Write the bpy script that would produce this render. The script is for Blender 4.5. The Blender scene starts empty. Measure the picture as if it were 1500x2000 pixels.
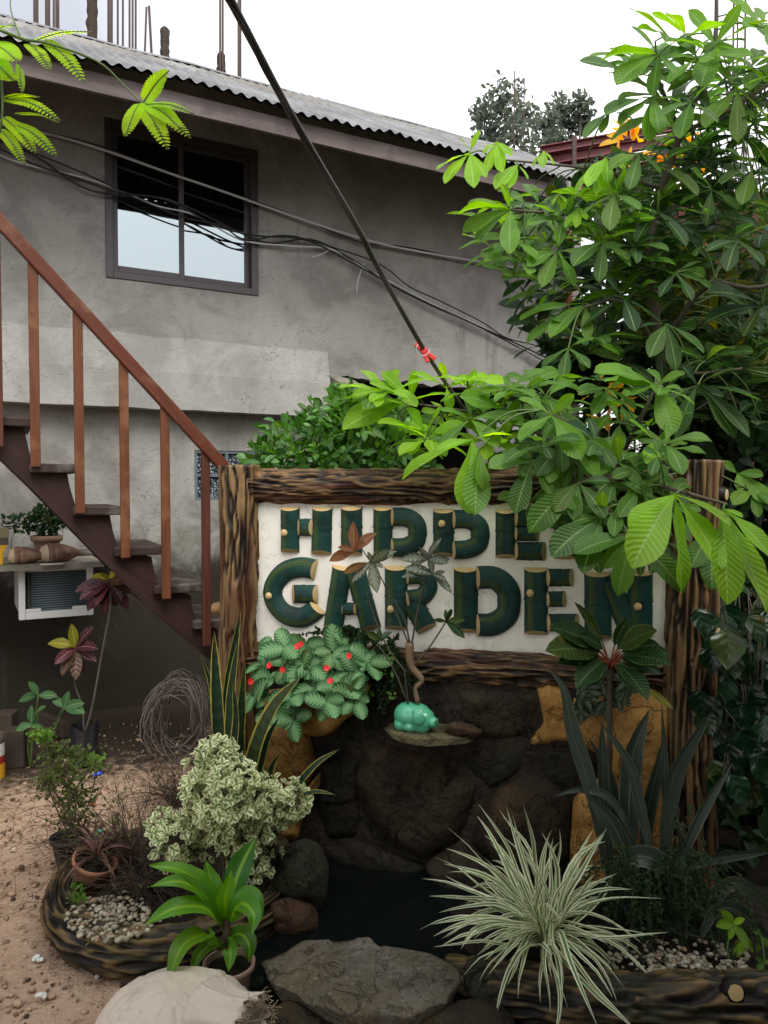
import bpy, math, random
import numpy as np
from mathutils import Vector as V, Matrix, noise
R = math.radians
random.seed(7)
sc = bpy.context.scene
col = sc.collection
PI = math.pi

# ------------------------------------------------------------------ camera
PITCH = R(-1.9); EYE = 1.55; F = 1500.0
cd = bpy.data.cameras.new('camera'); cam = bpy.data.objects.new('camera', cd); col.objects.link(cam)
cam.location = (0, 0, EYE); cam.rotation_euler = (R(90) + PITCH, 0, 0)
cd.sensor_fit = 'VERTICAL'; cd.sensor_height = 36.0; cd.lens = 36.0 * F / 2000.0
cd.clip_start = 0.05; cd.clip_end = 500
sc.camera = cam
# ------------------------------------------------------------------ overcast sky
SUN_EL, SUN_AZ = R(52), R(160)        # sun well hidden in cloud, behind the photographer and slightly right
w = bpy.data.worlds.new('World'); sc.world = w; w.use_nodes = True
nt = w.node_tree; nt.nodes.clear()
out = nt.nodes.new('ShaderNodeOutputWorld'); bg = nt.nodes.new('ShaderNodeBackground')
sky = nt.nodes.new('ShaderNodeTexSky'); sky.sky_type = 'NISHITA'; sky.sun_disc = False
sky.sun_elevation = SUN_EL; sky.sun_rotation = SUN_AZ; sky.dust_density = 3.0
tc = nt.nodes.new('ShaderNodeTexCoord'); sep = nt.nodes.new('ShaderNodeSeparateXYZ')
nt.links.new(tc.outputs['Generated'], sep.inputs[0])
def wmath(op, a, b=None):
    m = nt.nodes.new('ShaderNodeMath'); m.operation = op
    for i, x in enumerate((a, b)):
        if x is None: continue
        if hasattr(x, 'links'): nt.links.new(x, m.inputs[i])
        else: m.inputs[i].default_value = x
    return m.outputs[0]
# cloud deck: brighter towards the zenith (CIE overcast), patchy grey-blue to white
zz = wmath('MAXIMUM', sep.outputs['Z'], 0.0)
lum = wmath('ADD', wmath('ADD', wmath('MULTIPLY', zz, 12.0), 7.0), wmath('MULTIPLY', wmath('MAXIMUM', wmath('MULTIPLY', sep.outputs['Y'], -1.0), 0.0), 6.0))
nz = nt.nodes.new('ShaderNodeTexNoise'); nz.inputs['Scale'].default_value = 1.6; nz.inputs['Detail'].default_value = 6
nt.links.new(tc.outputs['Generated'], nz.inputs['Vector'])
patch = wmath('ADD', wmath('ADD', wmath('MULTIPLY', nz.outputs['Fac'], 0.9), wmath('MULTIPLY', sep.outputs['X'], 1.5)), wmath('MULTIPLY', wmath('MAXIMUM', wmath('MULTIPLY', sep.outputs['Y'], -1.0), 0.0), 1.5))
cr = nt.nodes.new('ShaderNodeValToRGB')
cr.color_ramp.elements[0].position = 0.02; cr.color_ramp.elements[0].color = (0.40, 0.415, 0.46, 1)
cr.color_ramp.elements[1].position = 0.55; cr.color_ramp.elements[1].color = (1.0, 1.0, 1.0, 1)
nt.links.new(patch, cr.inputs[0])
vm = nt.nodes.new('ShaderNodeVectorMath'); vm.operation = 'SCALE'
nt.links.new(cr.outputs[0], vm.inputs[0]); nt.links.new(lum, vm.inputs['Scale'])
mx = nt.nodes.new('ShaderNodeMix'); mx.data_type = 'RGBA'; mx.inputs[0].default_value = 0.88
nt.links.new(sky.outputs[0], mx.inputs[6]); nt.links.new(vm.outputs[0], mx.inputs[7])
nt.links.new(mx.outputs[2], bg.inputs[0]); bg.inputs[1].default_value = 0.10
nt.links.new(bg.outputs[0], out.inputs[0])
sl = bpy.data.lights.new('sun', 'SUN'); sl.energy = 2.0; sl.angle = R(36); sl.color = (1, .97, .92)
so = bpy.data.objects.new('sun', sl); col.objects.link(so)
so.rotation_euler = (R(90) - SUN_EL, 0, PI - SUN_AZ)
sc.view_settings.view_transform = 'Standard'; sc.view_settings.look = 'None'
sc.view_settings.exposure = 0.6; sc.view_settings.gamma = 1.0
sc.render.engine = 'CYCLES'
sc.cycles.use_denoising = True
sc.cycles.max_bounces = 7; sc.cycles.diffuse_bounces = 4; sc.cycles.transparent_max_bounces = 8
sc.cycles.sample_clamp_indirect = 6

# ------------------------------------------------------------------ photo pixel -> world
_f = V((0, math.cos(PITCH), math.sin(PITCH))); _u = V((0, -math.sin(PITCH), math.cos(PITCH))); _r = V((1, 0, 0))
CAM = V((0, 0, EYE))
def ray(px, py): return _r * ((px - 750) / F) + _u * ((1000 - py) / F) + _f
def P(px, py, Y):
    d = ray(px, py); return CAM + d * (Y / d.y)
def G(px, py, z=0.0):
    d = ray(px, py); return CAM + d * ((z - EYE) / d.z)
def plane_hit(px, py, o, n):
    d = ray(px, py); return CAM + d * ((o - CAM).dot(n) / d.dot(n))
# house wall frame (s along the wall, n outwards, z up)
WO = V((-1.9, 5.2, 0)); WE = V((1.83, 1, 0)).normalized(); WN = V((WE.y, -WE.x, 0))
def WL(s, n, z): return WO + WE * s + WN * n + V((0, 0, z))
def W(px, py, n=0.0):
    h = plane_hit(px, py, WO + WN * n, WN); return (h - WO).dot(WE), h.z
def WP(px, py, n=0.0): return plane_hit(px, py, WO + WN * n, WN)
# garden sign frame
SO = P(497, 1115, 3.2); SO.z = 0; SE = V((4.83, -1, 0)).normalized(); SN = V((SE.y, -SE.x, 0))
def SL(s, n, z): return SO + SE * s + SN * n + V((0, 0, z))
def S(px, py, n=0.0):
    h = plane_hit(px, py, SO + SN * n, SN); return (h - SO).dot(SE), h.z
def SP(px, py, n=0.0): return plane_hit(px, py, SO + SN * n, SN)

# ------------------------------------------------------------------ mesh builder
class MB:
    def __init__(s): s.v = []; s.f = []; s.uv = []; s.rn = []; s.mi = []
    def add(s, vs, fs, uvs=None, rn=(0.5, 0.5), mi=0):
        b = len(s.v); s.v.extend(tuple(p) for p in vs)
        s.uv.extend(uvs if uvs is not None else [(0, 0)] * len(vs))
        if rn and isinstance(rn[0], (tuple, list)): s.rn.extend(rn)
        else: s.rn.extend([rn] * len(vs))
        for f in fs: s.f.append(tuple(i + b for i in f))
        s.mi.extend([mi] * len(fs))
    def build(s, name, mats, parent=None, smooth=True, bevel=0, loc=None):
        me = bpy.data.meshes.new(name)
        vs = s.v
        if loc is not None: vs = [(x - loc[0], y - loc[1], z - loc[2]) for x, y, z in vs]
        me.from_pydata(vs, [], s.f); me.update()
        li = np.empty(len(me.loops), dtype=np.int32); me.loops.foreach_get('vertex_index', li)
        for nm, src in (('UVMap', s.uv), ('rnd', s.rn)):
            l = me.uv_layers.new(name=nm); a = np.array(src, dtype=np.float32)[li]
            l.data.foreach_set('uv', a.ravel())
        if not isinstance(mats, (list, tuple)): mats = [mats]
        for m in mats: me.materials.append(m)
        if any(s.mi): me.polygons.foreach_set('material_index', s.mi)
        me.polygons.foreach_set('use_smooth', [smooth] * len(me.polygons))
        o = bpy.data.objects.new(name, me); col.objects.link(o)
        if loc is not None: o.location = loc
        if parent is not None:
            o.parent = parent
            if loc is None:            # geometry is in world space: keep it there under its Empty
                o.matrix_parent_inverse = Matrix.Translation(-V(parent.location))
        if bevel:
            b = o.modifiers.new('bevel', 'BEVEL'); b.width = bevel; b.segments = 2; b.limit_method = 'ANGLE'
            if smooth: me.polygons.foreach_set('use_smooth', [False] * len(me.polygons))
        return o
def tag(o, label, cat, group=None):
    o['label'] = label; o['category'] = cat
    if group: o['group'] = group
    return o
def kind(o, k): o['kind'] = k; return o
def thing(name, loc, label, cat, group=None):
    o = bpy.data.objects.new(name, None); col.objects.link(o); o.location = loc; o.empty_display_size = .1
    return tag(o, label, cat, group)
rr = random.uniform
def rnd2(): return (random.random(), random.random())

def box(mb, o, ax, ay, az, mi=0, uvs=True):
    """box from corner o spanned by three edge vectors"""
    o, ax, ay, az = V(o), V(ax), V(ay), V(az)
    c = [o, o + ax, o + ax + ay, o + ay]; c = c + [p + az for p in c]
    fs = [(0, 3, 2, 1), (4, 5, 6, 7), (0, 1, 5, 4), (1, 2, 6, 5), (2, 3, 7, 6), (3, 0, 4, 7)]
    if ax.cross(ay).dot(az) < 0: fs = [tuple(reversed(f)) for f in fs]
    L = [ax.length, ay.length, az.length]; r = rnd2()
    for f in fs:
        vs = [c[i] for i in f]
        e1 = (vs[1] - vs[0]).length; e2 = (vs[3] - vs[0]).length
        uv = [(0, 0), (e1, 0), (e1, e2), (0, e2)] if e1 >= e2 else [(0, 0), (0, e1), (e2, e1), (e2, 0)]
        mb.add(vs, [(0, 1, 2, 3)], uv, r, mi)
def boxw(mb, o, ax, ay, az, mi=0):
    """welded box (for bevels)"""
    o, ax, ay, az = V(o), V(ax), V(ay), V(az)
    c = [o, o + ax, o + ax + ay, o + ay]; c = c + [p + az for p in c]
    fs = [(0, 3, 2, 1), (4, 5, 6, 7), (0, 1, 5, 4), (1, 2, 6, 5), (2, 3, 7, 6), (3, 0, 4, 7)]
    if ax.cross(ay).dot(az) < 0: fs = [tuple(reversed(f)) for f in fs]
    mb.add(c, fs, None, rnd2(), mi)
def frames(pts):
    pts = [V(p) for p in pts]; ts = []
    for i in range(len(pts)):
        a = pts[max(i - 1, 0)]; b = pts[min(i + 1, len(pts) - 1)]
        t = b - a; ts.append(t.normalized() if t.length > 1e-9 else V((0, 0, 1)))
    n = V((0, 0, 1)) if abs(ts[0].z) < .9 else V((1, 0, 0))
    n = (n - ts[0] * n.dot(ts[0])).normalized(); ns = []
    for t in ts:
        n = n - t * n.dot(t)
        n = n.normalized() if n.length > 1e-6 else t.orthogonal().normalized()
        ns.append(n.copy())
    return pts, ts, ns
def tube(mb, pts, r, n=6, mi=0, cap=True, rn=None):
    pts, ts, ns = frames(pts); vs = []; fs = []; uv = []; L = 0; k = len(pts)
    rn = rn or rnd2()
    for i in range(k):
        rad = r[i] if isinstance(r, (list, tuple)) else r
        b = ts[i].cross(ns[i])
        if i: L += (pts[i] - pts[i - 1]).length
        for j in range(n + 1):
            a = 2 * PI * j / n
            vs.append(pts[i] + (ns[i] * math.cos(a) + b * math.sin(a)) * rad); uv.append((j / n, L))
    m = n + 1
    for i in range(k - 1):
        for j in range(n):
            fs.append((i * m + j, i * m + j + 1, (i + 1) * m + j + 1, (i + 1) * m + j))
    if cap and n > 2:
        fs.append(tuple(range(n - 1, -1, -1))); fs.append(tuple((k - 1) * m + j for j in range(n)))
    mb.add(vs, fs, uv, rn, mi)
def smooth_path(pts, per=6):
    """Catmull-Rom"""
    pts = [V(p) for p in pts]; out = []
    q = [pts[0] * 2 - pts[1]] + pts + [pts[-1] * 2 - pts[-2]]
    for i in range(1, len(q) - 2):
        a, b, c, d = q[i - 1:i + 3]
        for k in range(per):
            t = k / per
            out.append(.5 * ((2 * b) + (c - a) * t + (2 * a - 5 * b + 4 * c - d) * t * t + (3 * b - a - 3 * c + d) * t ** 3))
    out.append(pts[-1]); return out
def lathe(mb, o, prof, n=28, mi=0, axis=V((0, 0, 1)), wob=0):
    o = V(o); e1 = axis.orthogonal().normalized(); e2 = axis.cross(e1); vs = []; fs = []; uv = []
    r = rnd2()
    for i, (rad, z) in enumerate(prof):
        for j in range(n + 1):
            a = 2 * PI * j / n
            k = 1 + wob * noise.noise(V((math.cos(a) * 2, math.sin(a) * 2, z * 8)))
            vs.append(o + (e1 * math.cos(a) + e2 * math.sin(a)) * rad * k + axis * z); uv.append((j / n, i / len(prof)))
    m = n + 1
    for i in range(len(prof) - 1):
        for j in range(n): fs.append((i * m + j, i * m + j + 1, (i + 1) * m + j + 1, (i + 1) * m + j))
    mb.add(vs, fs, uv, r, mi)
PROF = {
 'obov': [(0, .05), (.1, .16), (.25, .42), (.42, .74), (.58, .96), (.72, 1.0), (.85, .78), (.94, .42), (1, .02)],
 'ell':  [(0, .05), (.12, .45), (.3, .85), (.5, 1.0), (.7, .85), (.87, .5), (1, .03)],
 'ovate': [(0, .25), (.1, .7), (.25, .97), (.42, 1.0), (.6, .82), (.8, .45), (1, .02)],
 'round': [(0, .2), (.2, .8), (.45, 1.0), (.7, .95), (.9, .6), (1, .15)],
 'lance': [(0, .25), (.12, .45), (.3, .8), (.5, 1.0), (.7, .85), (.87, .45), (1, .02)],
 'strap': [(0, .55), (.1, .7), (.25, .88), (.45, 1.0), (.65, .92), (.8, .7), (.92, .35), (1, .02)],
 'blade': [(0, .6), (.2, .9), (.4, 1.0), (.6, .9), (.8, .6), (1, .03)],
 'snake': [(0, .55), (.15, .7), (.35, .9), (.55, 1.0), (.75, .92), (.9, .55), (1, .03)],
 'dot':  [(0, .3), (.5, 1.0), (1, .1)],
}
def leaf(mb, base, d, nrm, L, Wd, droop=.0, fold=.25, prof='ell', r=None, mi=0, wave=0.0, twist=0.0, cols=4):
    """one leaf blade: base point, direction, face normal, length, full width; droops under gravity"""
    pr = PROF[prof]; t = V(d).normalized(); n = V(nrm); n = n - t * n.dot(t)
    if n.length < 1e-4: n = t.orthogonal()
    n.normalize(); p = V(base); vs = []; fs = []; uv = []; r = r or rnd2()
    ph = r[0] * 20; last = 0
    for i, (v, wd) in enumerate(pr):
        st = (v - last) * L; last = v
        if i:
            p = p + t * st
            t = (t + V((0, 0, -droop * (v - pr[i - 1][0])))).normalized()
            n = n - t * n.dot(t); n.normalize()
        s = t.cross(n)
        if twist:
            a = twist * v; s2 = s * math.cos(a) + n * math.sin(a); nn = n * math.cos(a) - s * math.sin(a)
        else: s2, nn = s, n
        hw = Wd * .5 * wd
        for c in range(cols + 1):
            x = c / cols * 2 - 1
            up = fold * abs(x) * hw
            if wave: up += wave * L * .1 * math.sin(v * 11 + ph + x * 1.5) * abs(x)
            vs.append(p + s2 * (x * hw) + nn * up); uv.append((c / cols, v))
    m = cols + 1
    for i in range(len(pr) - 1):
        for c in range(cols): fs.append((i * m + c, i * m + c + 1, (i + 1) * m + c + 1, (i + 1) * m + c))
    mb.add(vs, fs, uv, r, mi)
    return p
def rdir():
    while True:
        q = V((rr(-1, 1), rr(-1, 1), rr(-1, 1)))
        if .05 < q.length < 1: return q.normalized()
def bark(mb, pts, rad, asp=(1, 1), na=40, dl=.012, amp=.014, fl=5.0, fa=9.0, seed=0., cap=True, groove=False):
    """moulded-cement bark: ridges running along the path; ridge height goes to the rnd map for the paint"""
    pts = [V(p) for p in pts]
    # resample
    q = [pts[0]]; acc = [0.]
    for a, b in zip(pts, pts[1:]):
        n = max(1, int((b - a).length / dl))
        for k in range(1, n + 1): q.append(a.lerp(b, k / n))
    pts, ts, ns = frames(q); vs = []; fs = []; uv = []; rn = []; L = 0; K = len(pts)
    for i in range(K):
        if i: L += (pts[i] - pts[i - 1]).length
        b = ts[i].cross(ns[i]); rad_i = rad(i / max(K - 1, 1)) if callable(rad) else rad
        for j in range(na + 1):
            a = 2 * PI * (j % na) / na
            ca, sa = math.cos(a), math.sin(a)
            wob = .35 * noise.noise(V((L * 7, ca * 1.5 + seed, sa * 1.5)))
            q3 = V((L * fl + seed * 3.1, ca * rad_i * fa * 10 + wob * 2.2, sa * rad_i * fa * 10 + wob * 2.2))
            h1 = 1 - 3.4 * abs(noise.noise(q3)); h2 = noise.noise(q3 * 2.7 + V((5, 1, 2)))
            h = max(-.85, h1) * .85 + h2 * .3
            if groove: h = min(1.0, abs(noise.noise(q3)) * 3.6) * 1.6 - .85 + h2 * .3
            rr_ = rad_i * (1 + .05 * noise.noise(V((L * 3, ca, sa + seed)))) + amp * h
            vs.append(pts[i] + ns[i] * (ca * rr_ * asp[0]) + b * (sa * rr_ * asp[1]))
            uv.append((j / na, L)); rn.append((min(1, max(0, h * .5 + .5)), noise.noise(q3 * .5) * .5 + .5))
    m = na + 1
    for i in range(K - 1):
        for j in range(na): fs.append((i * m + j, i * m + j + 1, (i + 1) * m + j + 1, (i + 1) * m + j))
    if cap:
        for i, sgn in ((0, -1), (K - 1, 1)):
            base = len(vs); vs.append(pts[i]); uv.append((.5, .5)); rn.append((.35, .5))
            for j in range(na):
                a, b2 = i * m + j, i * m + j + 1
                fs.append((b2, a, base) if sgn < 0 else (a, b2, base))
    mb.add(vs, fs, uv, rn)
def stone(mb, outline, thick, nrm, depth_back=.12, rings=7, seed=0., rough=.012, power=3.0, sub=5, mi=0, layers=0.0, smooth=2):
    """a boulder face: closed outline (world points), domed towards nrm and closed behind"""
    o = [V(p) for p in outline]; pts = []
    for a, b in zip(o, o[1:] + o[:1]):
        for k in range(sub): pts.append(a.lerp(b, k / sub))
    n = len(pts)
    for _ in range(smooth): pts = [(pts[i - 1] + pts[i] * 2 + pts[(i + 1) % n]) / 4 for i in range(n)]
    c = sum(pts, V()) / n; nrm = V(nrm).normalized(); vs = []; uv = []; fs = []
    sg = V((seed * 7.3, seed * 3.1, seed))
    def nz(p):
        e = nz0(p)
        if layers:      # split slate: flat terraces with short steps
            a = noise.noise(p * 3.2 + sg) * 2.6 + noise.noise(p * 11 + sg) * .5; f = math.floor(a); g = a - f; e = e * .35 + layers * (f + max(0, min(1, (g - .42) / .12)))
        return e
    def nz0(p): return noise.fractal(p * 9 + sg, 1.0, 2.0, 4) * rough + noise.noise(p * 4 + sg) * rough * 1.8 + (abs(noise.noise(p * 14 + sg)) < .05) * -rough * .5
    vs.append(c + nrm * (thick + nz(c))); uv.append((.5, .5))
    for k in range(1, rings + 1):
        t = k / rings; h = thick * (1 - t ** power)
        for p in pts:
            q = c.lerp(p, t); q = q + nrm * (h + nz(q) * (1.0 if t < .99 else .6))
            if t > .85: q = q + (q - c) * (.06 * noise.noise(q * 16 + sg))
            vs.append(q); uv.append((t, 0))
    base = len(vs)
    for p in pts: vs.append(p.lerp(c, .15) - nrm * depth_back); uv.append((1, 1))
    for j in range(n): fs.append((0, 1 + j, 1 + (j + 1) % n))
    for k in range(rings):
        a = 1 + k * n; b = a + n
        for j in range(n): fs.append((a + j, b + j, b + (j + 1) % n, a + (j + 1) % n))
    fs.append(tuple(base + j for j in range(n)))
    # orientation
    e = (V(vs[1 + n // 3]) - V(vs[0])).cross(V(vs[1 + 2 * n // 3]) - V(vs[0]))
    e2 = (V(vs[1]) - V(vs[0])).cross(V(vs[2]) - V(vs[0]))
    if e2.dot(nrm) < 0: fs = [tuple(reversed(f)) for f in fs]
    mb.add(vs, fs, uv, rnd2(), mi)

# ------------------------------------------------------------------ materials
def joinb(name, pairs, parent):
    """one mesh from several builders, a material each"""
    o = MB(); mats = []
    for mb, m in pairs:
        b = len(o.v); o.v += mb.v; o.uv += mb.uv; o.rn += mb.rn; o.f += [tuple(i + b for i in f) for f in mb.f]; o.mi += [len(mats)] * len(mb.f); mats.append(m)
    return o.build(name, mats, parent)
class M:
    def __init__(s, name):
        s.m = bpy.data.materials.new(name); s.m.use_nodes = True; s.t = s.m.node_tree; s.t.nodes.clear()
        s.out = s.t.nodes.new('ShaderNodeOutputMaterial'); s._pos = None
    def n(s, ty, ins=None, **pr):
        x = s.t.nodes.new('ShaderNode' + ty)
        for k, v in pr.items(): setattr(x, k, v)
        for k, v in (ins or {}).items(): s.put(x.inputs[k], v)
        return x
    def put(s, i, v):
        if hasattr(v, 'is_linked') and hasattr(v, 'node'): s.t.links.new(v, i)
        elif isinstance(v, (tuple, list)) and len(v) == 3 and i.type == 'RGBA': i.default_value = (*v, 1)
        else: i.default_value = v
    def pos(s):
        if not s._pos: s._pos = s.n('NewGeometry').outputs['Position']
        return s._pos
    def obj(s): return s.n('TexCoord').outputs['Object']
    def math(s, op, a, b=0.0, c=None):
        x = s.n('Math', operation=op); s.put(x.inputs[0], a); s.put(x.inputs[1], b)
        if c is not None: s.put(x.inputs[2], c)
        return x.outputs[0]
    def noise(s, scale, detail=4, vec=None, rough=.55, dist=0.0, stretch=None):
        vec = vec or s.pos()
        if stretch: vec = s.n('Mapping', {'Vector': vec, 'Scale': stretch}).outputs[0]
        return s.n('TexNoise', {'Vector': vec, 'Scale': scale, 'Detail': detail, 'Roughness': rough, 'Distortion': dist}).outputs['Fac']
    def ramp(s, fac, stops, interp='LINEAR'):
        x = s.n('ValToRGB', {'Fac': fac}); r = x.color_ramp; r.interpolation = interp
        while len(r.elements) < len(stops): r.elements.new(.5)
        for e, (p, c) in zip(r.elements, stops):
            e.position = p; e.color = (c, c, c, 1) if isinstance(c, (int, float)) else (*c, 1)
        return x.outputs[0]
    def step(s, x, a, b): return s.n('MapRange', {0: x, 1: a, 2: b, 3: 0.0, 4: 1.0}, interpolation_type='SMOOTHSTEP').outputs[0]
    def mix(s, f, a, b, mode='MIX'):
        x = s.n('Mix', data_type='RGBA', blend_type=mode); s.put(x.inputs[0], f); s.put(x.inputs[6], a); s.put(x.inputs[7], b)
        return x.outputs[2]
    def bump(s, h, st=.5, d=.01, nrm=None):
        i = {'Height': h, 'Strength': st, 'Distance': d}
        if nrm: i['Normal'] = nrm
        return s.n('Bump', i).outputs[0]
    def pbr(s, c, rough=.7, nrm=None, spec=.4, metal=0.0, **kw):
        i = {'Base Color': c, 'Roughness': rough, 'Specular IOR Level': spec, 'Metallic': metal}
        if nrm: i['Normal'] = nrm
        i.update(kw); return s.n('BsdfPrincipled', i).outputs[0]
    def done(s, sh): s.t.links.new(sh, s.out.inputs[0]); return s.m
    def uv(s, name='UVMap'):
        x = s.n('SeparateXYZ', {0: s.n('UVMap', uv_map=name).outputs[0]}); return x.outputs[0], x.outputs[1]

def leafmat(name, dark, light, vein=None, edge=None, ew=.15, centre=None, cw=.2, pattern=None, trans=.33, tcol=None, rough=.38, lat=13, latk=1.2, spot=None, stripe=None, veinw=.05, spec=.3, bmp=.35):
    m = M(name); u, v = m.uv(); r1, r2 = m.uv('rnd')
    a = m.math('MULTIPLY', m.math('ABSOLUTE', m.math('SUBTRACT', u, .5)), 2.0)
    nz = m.noise(40, 3); nz2 = m.noise(9, 2)
    c = m.mix(r1, dark, light)
    c = m.mix(m.math('MULTIPLY', m.step(nz2, .35, .7), .35), c, tuple(x * .55 for x in dark))
    wv = m.math('SINE', m.math('MULTIPLY', m.math('SUBTRACT', m.math('MULTIPLY', v, lat), m.math('MULTIPLY', a, latk)), 6.283))
    if pattern:
        th = m.math('ADD', m.math('MULTIPLY', wv, .9), m.math('MULTIPLY', m.math('SUBTRACT', .60, a), 4.5))
        c = m.mix(m.step(th, -.2, .5), c, pattern)
    if centre: c = m.mix(m.step(m.math('ADD', a, m.math('MULTIPLY', nz, .15)), cw + .16, cw), c, centre)
    if edge: c = m.mix(m.step(m.math('ADD', a, m.math('MULTIPLY', m.math('SUBTRACT', nz2, .5), .5)), 1 - ew - .06, 1 - ew + .04), c, edge)
    if vein:
        c = m.mix(m.math('MULTIPLY', m.step(wv, .86, 1.0), .35), c, vein)
        c = m.mix(m.step(a, veinw * 1.8, veinw * .6), c, vein)
    bl = m.math('ADD', m.math('ADD', m.noise(16, 5, rough=.7), m.math('MULTIPLY', a, .10)), m.math('MULTIPLY', r2, .10))
    c = m.mix(m.math('MULTIPLY', m.step(bl, .76, .82), .75), c, (.10, .065, .02))
    c = m.mix(m.math('MULTIPLY', m.step(m.math('ADD', r2, m.math('MULTIPLY', nz2, .4)), .85, 1.2), .4), c, m.mix(.5, c, (.12, .13, .01)))
    if stripe: c = m.mix(m.math('MULTIPLY', m.step(m.math('SINE', m.math('ADD', m.math('MULTIPLY', u, 44), m.math('MULTIPLY', nz2, 3))), .2, .9), .7), c, stripe)
    if spot: c = m.mix(m.step(m.noise(70, 2), .66, .72), c, spot)
    nb = m.bump(m.math('ADD', m.math('MULTIPLY', wv, .5), m.math('MULTIPLY', nz, .6)), bmp, .004)
    p = m.pbr(c, m.math('ADD', rough, m.math('MULTIPLY', nz2, .15)), nb, spec)
    if tcol is None: tc2 = m.mix(.0, c, c); tc2 = m.n('HueSaturation', {'Hue': .483, 'Saturation': 1.15, 'Value': 2.4, 'Color': c}).outputs[0]
    else: tc2 = m.mix(.35, tcol, c)
    tr = m.n('BsdfTranslucent', {'Color': tc2}).outputs[0]
    sh = m.n('MixShader', {0: trans, 1: p, 2: tr}).outputs[0]
    return m.done(sh)
# ------------------------------------------------------------------ surface materials
def concrete(name, base, dark, light, stain=.5, green=0.0, low_shade=None):
    m = M(name); p = m.pos()
    big = m.noise(.9, 5, rough=.6); mid = m.noise(3.2, 6, rough=.65, dist=.6); fine = m.noise(55, 4)
    streak = m.noise(2.2, 4, stretch=(1.4, 1.4, .28))
    c = m.mix(m.step(mid, .38, .64), dark, base); c = m.mix(m.math('MULTIPLY', m.step(big, .42, .66), .75), c, light)
    c = m.mix(m.math('MULTIPLY', m.step(streak, .52, .72), stain), c, dark)
    scr = m.noise(20, 3, stretch=(1, 1, 2.4), dist=1.5)
    c = m.mix(m.math('MULTIPLY', m.step(scr, .66, .73), .22), c, tuple(x * .5 for x in dark))
    if green: c = m.mix(m.math('MULTIPLY', m.step(m.noise(1.1, 5, rough=.7), .5, .68), green), c, (.09, .085, .05))
    if low_shade:  # height mask that mixes shade into the base of the wall
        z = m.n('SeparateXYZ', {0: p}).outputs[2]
        k = m.step(m.math('ADD', z, m.math('MULTIPLY', m.math('SUBTRACT', mid, .5), .9)), low_shade[0], low_shade[1])
        c = m.mix(m.math('MULTIPLY', k, low_shade[3]), c, low_shade[2])
    k = m.noise(1.7, 6, rough=.62, dist=.5); ck = m.step(m.math('ABSOLUTE', m.math('SUBTRACT', k, .52)), .0035, .0008)
    c = m.mix(m.math('MULTIPLY', m.math('MULTIPLY', ck, m.step(big, .42, .55)), .6), c, tuple(x * .35 for x in dark))
    drip = m.noise(7, 4, stretch=(1, 1, .07)); c = m.mix(m.math('MULTIPLY', m.math('MULTIPLY', m.step(drip, .56, .70), m.step(big, .40, .60)), .45), c, tuple(x * .6 for x in dark))
    spk = m.step(m.noise(34, 3, rough=.7), .66, .72); c = m.mix(m.math('MULTIPLY', spk, .14), c, tuple(x * .5 for x in dark))
    h = m.math('ADD', m.math('MULTIPLY', mid, .8), m.math('ADD', m.math('MULTIPLY', fine, .22), m.math('MULTIPLY', m.step(scr, .6, .7), -.25)))
    return m.done(m.pbr(c, .88, m.bump(h, .55, .02), .2))
MAT = {}
MAT['wall'] = concrete('plaster', (.30, .288, .268), (.215, .205, .19), (.365, .353, .332), .45, .2)
MAT['lowwall'] = concrete('lower_plaster', (.29, .28, .255), (.18, .17, .15), (.39, .375, .345), .35, .3, low_shade=(1.35, .80, (.020, .016, .009), .97))  # dark towards the ground: under-stair shade put into the plaster colour
MAT['band'] = concrete('band_plaster', (.335, .325, .302), (.25, .242, .225), (.40, .388, .365), .35, .12)
MAT['slab'] = concrete('slab_cement', (.24, .22, .18), (.10, .09, .07), (.34, .32, .27), .5)
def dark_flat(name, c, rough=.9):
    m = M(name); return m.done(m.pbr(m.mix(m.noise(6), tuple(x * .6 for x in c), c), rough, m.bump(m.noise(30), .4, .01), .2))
MAT['void'] = dark_flat('dark_shade', (.02, .019, .017))
def woodmat(name, a, b, c, rough=.55, wear=None, along='v', sc=1.0):
    m = M(name); u, v = m.uv(); r1, r2 = m.uv('rnd')
    vec = m.n('CombineXYZ', {0: m.math('MULTIPLY', u, 26 * sc), 1: m.math('MULTIPLY', v, 1.6 * sc), 2: m.math('MULTIPLY', r1, 40)}).outputs[0]
    if along == 'u': vec = m.n('CombineXYZ', {0: m.math('MULTIPLY', u, 1.6 * sc), 1: m.math('MULTIPLY', v, 26 * sc), 2: m.math('MULTIPLY', r1, 40)}).outputs[0]
    g = m.noise(1.5, 6, vec, .6, .8); g2 = m.noise(5, 3, vec)
    cc = m.ramp(g, [(.25, a), (.5, b), (.75, c)])
    cc = m.mix(m.math('MULTIPLY', r2, .6), cc, b)
    if wear: cc = m.mix(m.step(m.noise(7, 5), .5, .66), cc, wear)
    return m.done(m.pbr(cc, rough, m.bump(m.math('ADD', g, m.math('MULTIPLY', g2, .4)), .5, .004), .18))
MAT['rail'] = woodmat('stained_rail', (.050, .013, .007), (.085, .023, .012), (.125, .038, .018), .5, (.12, .05, .028), 'u')
MAT['baluster'] = woodmat('baluster_wood', (.055, .018, .009), (.105, .037, .018), (.165, .066, .03), .5, (.15, .065, .03), 'u')
MAT['baluster_dark'] = woodmat('baluster_dark_wood', (.040, .013, .010), (.072, .025, .016), (.11, .04, .024), .5, None, 'u')
MAT['tread'] = woodmat('tread_wood', (.018, .012, .010), (.034, .021, .017), (.055, .036, .029), .6, (.085, .075, .066), 'u')
MAT['stringer'] = woodmat('stringer_wood', (.014, .007, .006), (.028, .014, .011), (.045, .023, .017), .55, None, 'u')
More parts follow.
